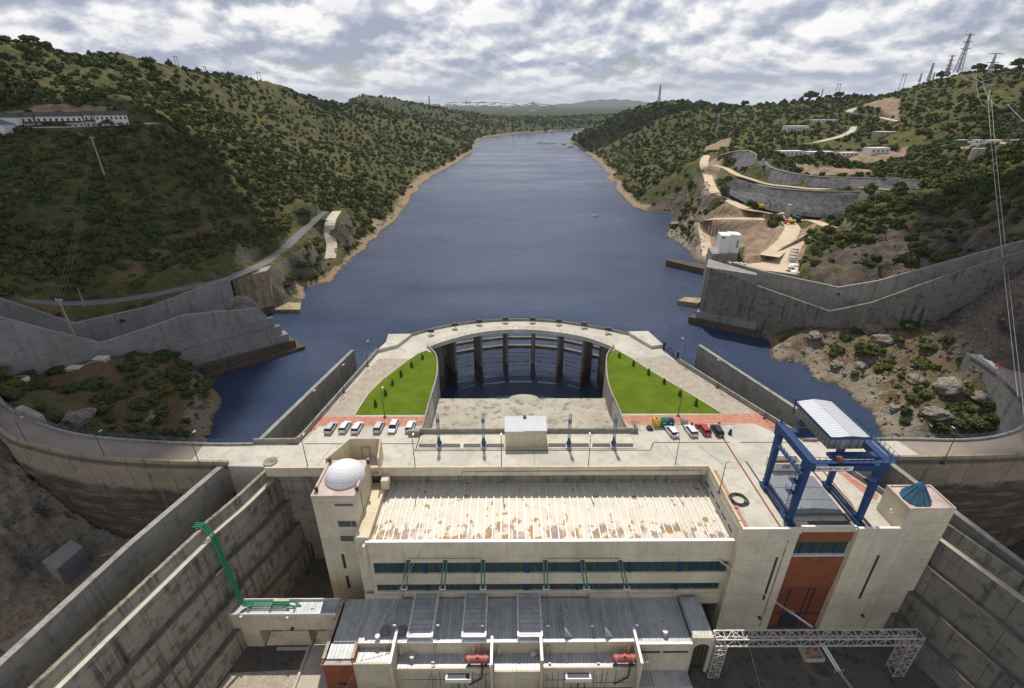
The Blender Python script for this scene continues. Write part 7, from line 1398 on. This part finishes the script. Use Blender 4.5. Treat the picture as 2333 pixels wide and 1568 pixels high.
# distant hills
hm=MB(); 
for cx_,Y_,hgt,wd in ((1395,13500,150,1300),(1085,12800,90,1500),(1240,12500,45,2600)):
    p=vv(cx_,240,Y_); n=40
    for i in range(n): pass
    vs=[];fs=[]
    for j in range(9):
        for i in range(n+1): u=(i/n*2-1); v=(j/8*2-1); r=max(0,1-u*u-v*v*.8); vs.append((p.x+u*wd,p.y+v*700,40+(hgt+42+12*math.sin(i*1.3+cx_)*r)*r**.8-20))
    for j in range(8):
        for i in range(n): a_=j*(n+1)+i; fs.append((a_,a_+1,a_+n+2,a_+n+1))
    m=MB(); m.add(vs,fs); o=m.build('hill',M['terrain'],smooth=True); o['kind']='structure'
# rocks in the river
def boulder(p,s,lab,seed,mat='stonegrey',grp=None,flat=.6):
    bm=bmesh.new(); bmesh.ops.create_icosphere(bm,subdivisions=4,radius=1); r_=random.Random(seed); ang=r_.random()*3
    for v in bm.verts:
        c_=v.co.copy(); n=noise.ridged_multi_fractal(c_*1.1+Vector((seed,0,0)),.9,2.1,5,1.,2.)*.16+noise.noise(c_*1.3+Vector((0,seed,0)))*.35; v.co=c_*(.8+n); v.co.z*=flat; v.co.x*=1.35; v.co=Vector((v.co.x*math.cos(ang)-v.co.y*math.sin(ang),v.co.x*math.sin(ang)+v.co.y*math.cos(ang),v.co.z))*s
    me=bpy.data.meshes.new('boulder'); bm.to_mesh(me); bm.free(); me.materials.append(M['rockm']); o=bpy.data.objects.new('boulder',me); C.objects.link(o); o.location=p; return tag(o,lab,'rock',grp)
def mkrock():
    t=NT('layered_rock'); p=t.mp(rot=(.25,.15,.4)); n=t.noise(t.mp((1,1,5),rot=(.25,.1,0)),.8,7,.65); n2=t.noise(p,1.5,7,.7); c=t.mix(t.mr(n,.35,.65),(.29,.265,.22),(.12,.10,.08)); c=t.mix(t.mr(n2,.55,.7),c,(.40,.38,.34)); return t.out(c,.95,0,n,.25,.9)
M['rockm']=mkrock()
for i,(x,y,s,lab) in enumerate(((2165,885,3.6,'large layered grey boulder in the middle of the right island'),(2135,945,2.6,'brown boulder among the shrubs nearest the loop road wall'),(2230,905,2.0,'pale flat rock close to the curved loop wall'),(2085,865,2.2,'pale outcrop left of the large layered boulder'),(1985,750,3.6,'white grey outcrop at the peak of the right island'),(2015,775,2.8,'jagged outcrop just below the peak of the right island'),(1855,765,2.2,'isolated boulder at the left end of the right island near the chute'),(1905,830,1.8,'small outcrop on the shore slope of the right island'),(2040,930,1.6,'pale rock low on the right shore slope'),(340,955,2.4,'grey rock among shrubs on the left island'),(175,955,3.2,'dark rock face above the left road railing'),(445,925,1.4,'small rock on the shore of the left island'),(1960,835,1.7,'white streaked rock halfway down the right island'),(548,697,4.2,'pale grey rock cone behind the left stepped wall'))):
    p=land_at(x,y) if i<13 else g(548,712,13)
    if i==13: p.z=13.5
    boulder(p,s,lab,i+1,flat=.6 if i<13 else 1.3,grp=None)
for i,(x,y,s) in enumerate(((1232,326,9),(1246,327,7),(1262,327,6),(1284,330,5),(1300,336,6),(1173,325,4),(1172,333,3.5),(1352,491,3.))):
    p=g(x,y,0); boulder(p,s,['longest low rock reef in the upper river','reef rock right of the longest one','third rock of the upper river reef','small rock of the upper river reef near the right bank','rock just off the right bank in the upper river','rock near the left side of the upper river','small dark rock in midstream below the reef','small dark rock in midstream level with the dirt road'][i],30+i,grp='rocks in the river',flat=.25)
# ================= vegetation =================
rs=np.random.RandomState(11)
pitR=[(RA[0]-4,RA[1]+14),(RA[0],RA[1]-3),(200,100),(220,125)]
def roadmask(x,y):
    bad=np.zeros(x.shape,bool)
    for W in ROADS:
        P=np.array(W); 
        for i in range(len(P)-1):
            a=P[i,:2];b=P[i+1,:2];d=b-a;L2=(d**2).sum()+1e-9; t=np.clip(((x-a[0])*d[0]+(y-a[1])*d[1])/L2,0,1); q=np.hypot(x-a[0]-t*d[0],y-a[1]-t*d[1]); bad|=q<P[i,2]*.5+4.2
    return bad
def scatter(n,ya,yb,mind,dens):
    u=rs.rand(n); y=np.sqrt(ya*ya+(yb*yb-ya*ya)*u); x=(rs.rand(n)*2-1)*1.5*y+ (0 if ya>0 else 0); z=surf(x,y)
    ok=(z>2.8)&in_view(x,y,z,.22)&~lowmask(x,y)&~inpoly(x,y,CHL)&~inpoly(x,y,CHR)&~roadmask(x,y)
    ok&=~anyp(DIRT+[CUT1,CUT2],x,y)&~anyp(FOOT,x,y)
    f=fbm(x,y,60,4,21)+.5*fbm(x,y,16,3,22); p=np.clip(dens+.15+f*2.1,0.03,1)
    left=x<0
    p=np.where(anyp(SOIL,x,y),p*.42,p); p=np.where(inpoly(x,y,ROCKP[0]),p*(.22 if mind>2 else 2.6)*np.clip((z-3.2)/2.5,0,1),p); p=np.where(anyp(DARKP,x,y),p*.07,p); p=np.where(left&(z>95),p*.45,p)
    p=np.where(inpoly(x,y,[(p_.x,p_.y) for p_ in [g(0,800,14),g(300,800,11),g(300,980,9),g(0,930,15)]]),p*.12,p)
    ok&=rs.rand(n)<p; x,y,z=x[ok],y[ok],z[ok]
    # keep crowns apart
    cell={}; keep=[]
    for i in range(len(x)):
        k=(int(x[i]//mind),int(y[i]//mind)); good=True
        for a in (-1,0,1):
            for b in (-1,0,1):
                for j in cell.get((k[0]+a,k[1]+b),()):
                    if (x[i]-x[j])**2+(y[i]-y[j])**2<mind*mind: good=False
        if good: cell.setdefault(k,[]).append(i); keep.append(i)
    k=np.array(keep,int); return x[k],y[k],z[k]
LOD=[]
for ya,yb,mind,n,dens in ((85,260,3.4,56000,.66),(260,480,4.3,66000,.72),(480,800,5.4,80000,.72),(800,1400,8.,80000,.75),(1400,2700,12.,60000,.9)):
    LOD.append(scatter(n,ya,yb,mind,dens))
near=[crown_mesh('holm_oak_crown',i,420,.125,M['leaf']) for i in range(8)]
mid_=[crown_arrays(np.random.RandomState(50+i),90,.22) for i in range(5)]; farr=[crown_arrays(np.random.RandomState(70+i),34,.34) for i in range(5)]; vfar=[crown_arrays(np.random.RandomState(80+i),12,.5) for i in range(4)]
# explicit big shrubs seen on the islands
ex=[]
for x,y,s in ((285,838,3.4),(312,828,3.4),(415,870,4.2),(370,895,3.6),(395,850,3.2),(362,945,3.2),(330,990,3.2),(322,850,2.4),(225,885,2.),(285,905,2.2),(250,960,2.),(355,790,2.),(1945,762,2.2),(1920,770,2.),(1985,790,2.6),(2000,800,2.4),(2030,830,2.4),(2110,905,3.),(2210,935,3.4),(2230,965,3.6),(2190,975,3.4),(2160,985,3.0),(2250,925,3.),(2210,900,2.6),(2130,985,2.6),(2270,960,3.4),(2050,860,1.8),(2090,890,1.8),(2060,965,2.),(1985,440,6),(2015,455,5),(2040,470,5.5),(2070,460,5),(1960,480,5),(1935,500,5),(1905,515,5),(1885,530,4.5),(1880,555,4.),(1915,545,4.5),(2000,490,5),(2050,430,5.5)):
    p=land_at(x,y); ex.append((p.x,p.y,p.z,s))
cand=[(x,y,z,None) for X_ in LOD[:2] for x,y,z in zip(*X_)]
ang=lambda q: (q[3] or 3.)/math.hypot(q[0],q[1])
siz=1.3+3.0*rs.rand(len(cand))**1.5; cand=[(a,b,c,float(s)*(1. if b<260 else 1.25)) for (a,b,c,_),s in zip(cand,siz)]
cand.sort(key=lambda q:(0 if bool(in_view(q[0],q[1],q[2],-.01)) else 50)-q[3]/math.sqrt(q[0]**2+q[1]**2+(82-q[2])**2))
indiv=ex+cand[:300-len(ex)-12]; rest=cand[300-len(ex)-12:]
proto=None
for i,(x,y,z,s) in enumerate(indiv):
    r=thing('holm_oak','rounded dark green holm oak growing on the valley slopes','tree',(x,y,z-.1*s),'holm oaks of the valley slopes'); 
    far_=math.hypot(x,y)
    if y<152 and x<0: lab_='green shrub on the rocky left island above the dam road'
    elif y<152 and x<150 and z<22: lab_='green shrub among the rocks of the right island inside the loop road'
    elif x>0: lab_=('large' if s>3.4 else 'small')+(' holm oak on the mound behind the right spillway chute' if y<290 else ' holm oak on the right bank beyond the grey cut')
    else: lab_=('large' if s>3.4 else 'small')+(' holm oak low on the left hillside near the bank road' if z<38 else ' holm oak on the upper left hillside around the white houses')
    r['label']=lab_; isl2=y<152 and z<22
    c_=obj_me('crown',near[i%8],r); r.scale=(s,s,s*rs.uniform(.8,1.05)*(.7 if isl2 else 1.)); r.rotation_euler=(0,0,rs.rand()*6.28); obj_me('trunk',TRK,r)
# wide crowned trees standing on the skylines
flat=[crown_mesh('umbrella_crown',200+i,320,.13,M['leaf'],'flat') for i in range(3)]
sky_t=[(112,106,5,418,'leftmost of three lone trees on the left skyline'),(133,113,5.5,430,'middle one of three lone trees on the left skyline'),(156,118,5.5,438,'rightmost of three lone trees on the left skyline'),(1642,238,9,960,'lone wide crowned tree, left of the pair on the right skyline'),(1693,238,9,930,'lone wide crowned tree, right of the pair on the right skyline'),(1838,228,13,825,'broad dark tree on the skyline left of the twin poles'),(1905,230,9,800,'dark round tree beside the tall twin pole'),(1878,230,7,805,'small round tree between the broad tree and the twin pole'),(2232,166,8,585,'round tree left of the broad topped pylon'),(2288,170,10,580,'wide tree right of the broad topped pylon'),(2120,190,10,690,'low spreading tree under the slender pylon'),(2195,174,9,640,'low spreading tree under the tallest pylon')]
def skyline(px,Y0):
    d=ray(px,250); d.z=0; d.normalize(); t=np.linspace(Y0*.6,Y0*1.6,500); x=d.x*t;y=d.y*t; z=surf(x,y); k=int(np.argmax((z-H)/t)); return Vector((x[k],y[k],float(z[k])-.4))
for i,(px_,py_,s,Y_,lab) in enumerate(sky_t):
    p=skyline(px_,Y_); r=thing('umbrella_tree',lab,'tree',tuple(p),'lone trees on the skylines'); c_=obj_me('crown',flat[i%3],r); c_.location=(0,0,.15); r.scale=(s,s,s); obj_me('trunk',TRK,r).scale=(1,1,1.6)
def mass(name,items,protos,mat,tint):
    Vs=[];Q=[];T=[];off=0; 
    for i,(x,y,z,s) in enumerate(items):
        V,V2,F2=protos[i%len(protos)]; a=rs.rand()*6.28; c_,s_=math.cos(a),math.sin(a); A=np.vstack([V,V2]); zz=A[:,2]*s*rs.uniform(.75,1.05); xx=(A[:,0]*c_-A[:,1]*s_)*s+x; yy=(A[:,0]*s_+A[:,1]*c_)*s+y; Vs.append(np.stack([xx,yy,zz+z-.1*s],1)); n=len(V)
        q=np.arange(n).reshape(-1,4); f2=np.array(F2)+n; Q.append(np.vstack([q,f2])+off); T.append(np.full(len(A),rs.rand())); off+=len(A)
    V=np.vstack(Vs);Q=np.vstack(Q); tri=Q[:,2]==Q[:,3]; q4=Q[~tri];t3=Q[tri][:,:3]
    me=bpy.data.meshes.new(name); me.vertices.add(len(V)); me.vertices.foreach_set('co',V.ravel()); idx=np.concatenate([q4.ravel(),t3.ravel()]).astype(np.int32); me.loops.add(len(idx)); me.loops.foreach_set('vertex_index',idx); st=np.concatenate([np.arange(len(q4))*4,len(q4)*4+np.arange(len(t3))*3]).astype(np.int32); tot=np.concatenate([np.full(len(q4),4),np.full(len(t3),3)]).astype(np.int32)
    me.polygons.add(len(st)); me.polygons.foreach_set('loop_start',st); me.polygons.foreach_set('loop_total',tot); me.update(calc_edges=True); setattr_(me,'tint',np.concatenate(T)); me.materials.append(mat); o=bpy.data.objects.new(name,me); C.objects.link(o); o['kind']='stuff'; return o
def items(X_,lo,hi): x,y,z=X_; s=lo*.7+(hi*1.15-lo*.7)*rs.rand(len(x))**1.6; return list(zip(x,y,z,s))
tag(mass('hillside_scrub',rest,mid_,M['leaf'],0),'dense dark holm oak scrub covering the near slopes','scrub')
tag(mass('hillside_scrub',items(LOD[2],2.3,4.2),farr,M['leaf'],0),'dark scrub on the middle slopes of the valley','scrub')
tag(mass('hillside_scrub',items(LOD[3],3.2,5.6)+items(LOD[4],4.5,8.),vfar,M['leaf'],0),'far woodland on the slopes around the river bend','woodland')
# low heath between the trees, and weeds on the island
hx_,hy_,hz_=scatter(30000,85,360,1.6,.6); hs_=rs.uniform(.35,1.0,len(hx_))
tag(mass('low_heath',list(zip(hx_,hy_,hz_,hs_)),farr,M['leafh'] if 'leafh' in M else mk_leaf('foliage_heath',(.10,.095,.04),(.085,.10,.035),(.15,.12,.055)),0),'low olive heath and weeds between the trees','heath')
wi=inpoly(hx_,hy_,ROCKP[0])|inpoly(hx_,hy_,SOIL[1])
for nm_,seed_,mt_,lab_ in (('island_weeds',0,M['leafg'],'bright green weeds growing between the island rocks'),('dry_grass',1,mk_leaf('foliage_dry',(.20,.12,.045),(.17,.12,.05),(.22,.16,.07)),'rusty dry grass tufts on the island slopes')):
    kx=wi&(rs.rand(len(hx_))<.5); j_=rs.uniform(-1,1,(2,kx.sum())); X2=hx_[kx]+j_[0];Y2=hy_[kx]+j_[1]; tag(mass(nm_,list(zip(X2,Y2,surf(X2,Y2),rs.uniform(.25,.8,kx.sum()))),farr,mt_,0),lab_,'weeds')
# loose stones on the shores of the islands
def stones(n,polys,smin,smax,name,lab):
    V=[];Q=[];off=0; base=np.array([(-1,-1,-.6),(1,-.9,-.6),(.9,1,-.6),(-1,.9,-.6),(-.6,-.7,.6),(.7,-.5,.55),(.5,.7,.7),(-.7,.5,.5)],float); F6=np.array([(0,3,2,1),(4,5,6,7),(0,1,5,4),(1,2,6,5),(2,3,7,6),(3,0,4,7)])
    P=np.vstack([np.array([(p[0],p[1]) for p in q]) for q in polys]); x=rs.uniform(P[:,0].min(),P[:,0].max(),n); y=rs.uniform(P[:,1].min(),P[:,1].max(),n); z=surf(x,y); ok=anyp(polys,x,y)&(z>-.3)&~lowmask(x,y); x,y,z=x[ok],y[ok],z[ok]
    for a,b,c in zip(x,y,z):
        M3=rs.normal(size=(3,3)); M3,_=np.linalg.qr(M3); s=rs.uniform(smin,smax)*rs.uniform(.5,1); V.append((base*rs.uniform(.6,1.3,(8,3)))@M3*s+np.array([a,b,c])); Q.append(F6+off); off+=8
    V=np.vstack(V);Q=np.vstack(Q); me=bpy.data.meshes.new(name); me.from_pydata(V.tolist(),[],Q.tolist()); me.materials.append(M['rockm']); me.update(); o=bpy.data.objects.new(name,me); C.objects.link(o); o['kind']='stuff'; tag(o,lab,'rocks')
stones(5200,ROCKP[:2],.25,.8,'loose_rocks','loose grey and brown rocks strewn over the island shores')
bank=[[tuple(g(x,y,0))[:2] for x,y in [(758,640),(790,592),(868,522),(900,495),(935,462),(900,455),(850,500),(790,560),(740,620),(690,690)]],[tuple(g(x,y,2))[:2] for x,y in [(1480,478),(1545,470),(1600,500),(1612,600),(1545,560),(1500,530)]]]
stones(4500,bank,.4,1.3,'bank_rocks','broken beige rocks along the river banks')
# ================= clouds added out of view to cast shade on the valley =================
cm=NT('shade_cloud_body'); M['shade_cloud']=cm.out((.9,.9,.92),1.)
def shade_cloud(pts,label,alt=900.,seed=0):
    r_=random.Random(seed); bm=bmesh.new()
    for gx0,gy0,rad in pts:
        b=bmesh.new(); bmesh.ops.create_icosphere(b,subdivisions=4,radius=1); k=(alt)/sdir.z; cx_,cy_c=gx0+sdir.x*k,gy0+sdir.y*k; off=r_.random()*50
        for v in b.verts: n=noise.fractal(v.co*1.6+Vector((off,0,0)),.8,2.,5); v.co*=1+.30*n; v.co=Vector((v.co.x*rad+cx_,v.co.y*rad/1.0+cy_c,v.co.z*rad*.28+alt))
        me=bpy.data.meshes.new('x'); b.to_mesh(me); b.free(); bm.from_mesh(me); bpy.data.meshes.remove(me)
    me=bpy.data.meshes.new('shade_cloud'); bm.to_mesh(me); bm.free(); me.materials.append(M['shade_cloud']); me.polygons.foreach_set('use_smooth',[True]*len(me.polygons)); o=bpy.data.objects.new('shade_cloud',me); C.objects.link(o); o['kind']='stuff'; tag(o,label,'shade_cloud')
shade_cloud([(-130,55,62),(-190,120,100),(-215,205,95),(-150,150,58),(-160,20,80)],'unseen low cumulus added to shade the left side of the valley',seed=3)
shade_cloud([(118,30,42),(150,70,40),(190,130,50),(235,160,60),(125,-20,60)],'unseen small cumulus added to shade the right side of the dam',seed=5)
shade_cloud([(-330,760,90),(-420,900,120),(190,1150,130),(330,1050,150)],'unseen cumulus added to shade the far slopes',seed=8)
# ================= air =================
hzm=bpy.data.materials.new('haze'); hzm.use_nodes=True; nt=hzm.node_tree; nt.nodes.remove(nt.nodes['Principled BSDF']); pv=nt.nodes.new('ShaderNodeVolumePrincipled'); pv.inputs['Density'].default_value=HZD; pv.inputs['Color'].default_value=(.72,.80,.92,1); pv.inputs['Anisotropy'].default_value=.2; nt.links.new(pv.outputs[0],nt.nodes['Material Output'].inputs['Volume'])
m=MB(); m.box(-15500,-400,-14,15500,15500,320); o=m.build('haze',hzm); o['kind']='stuff'
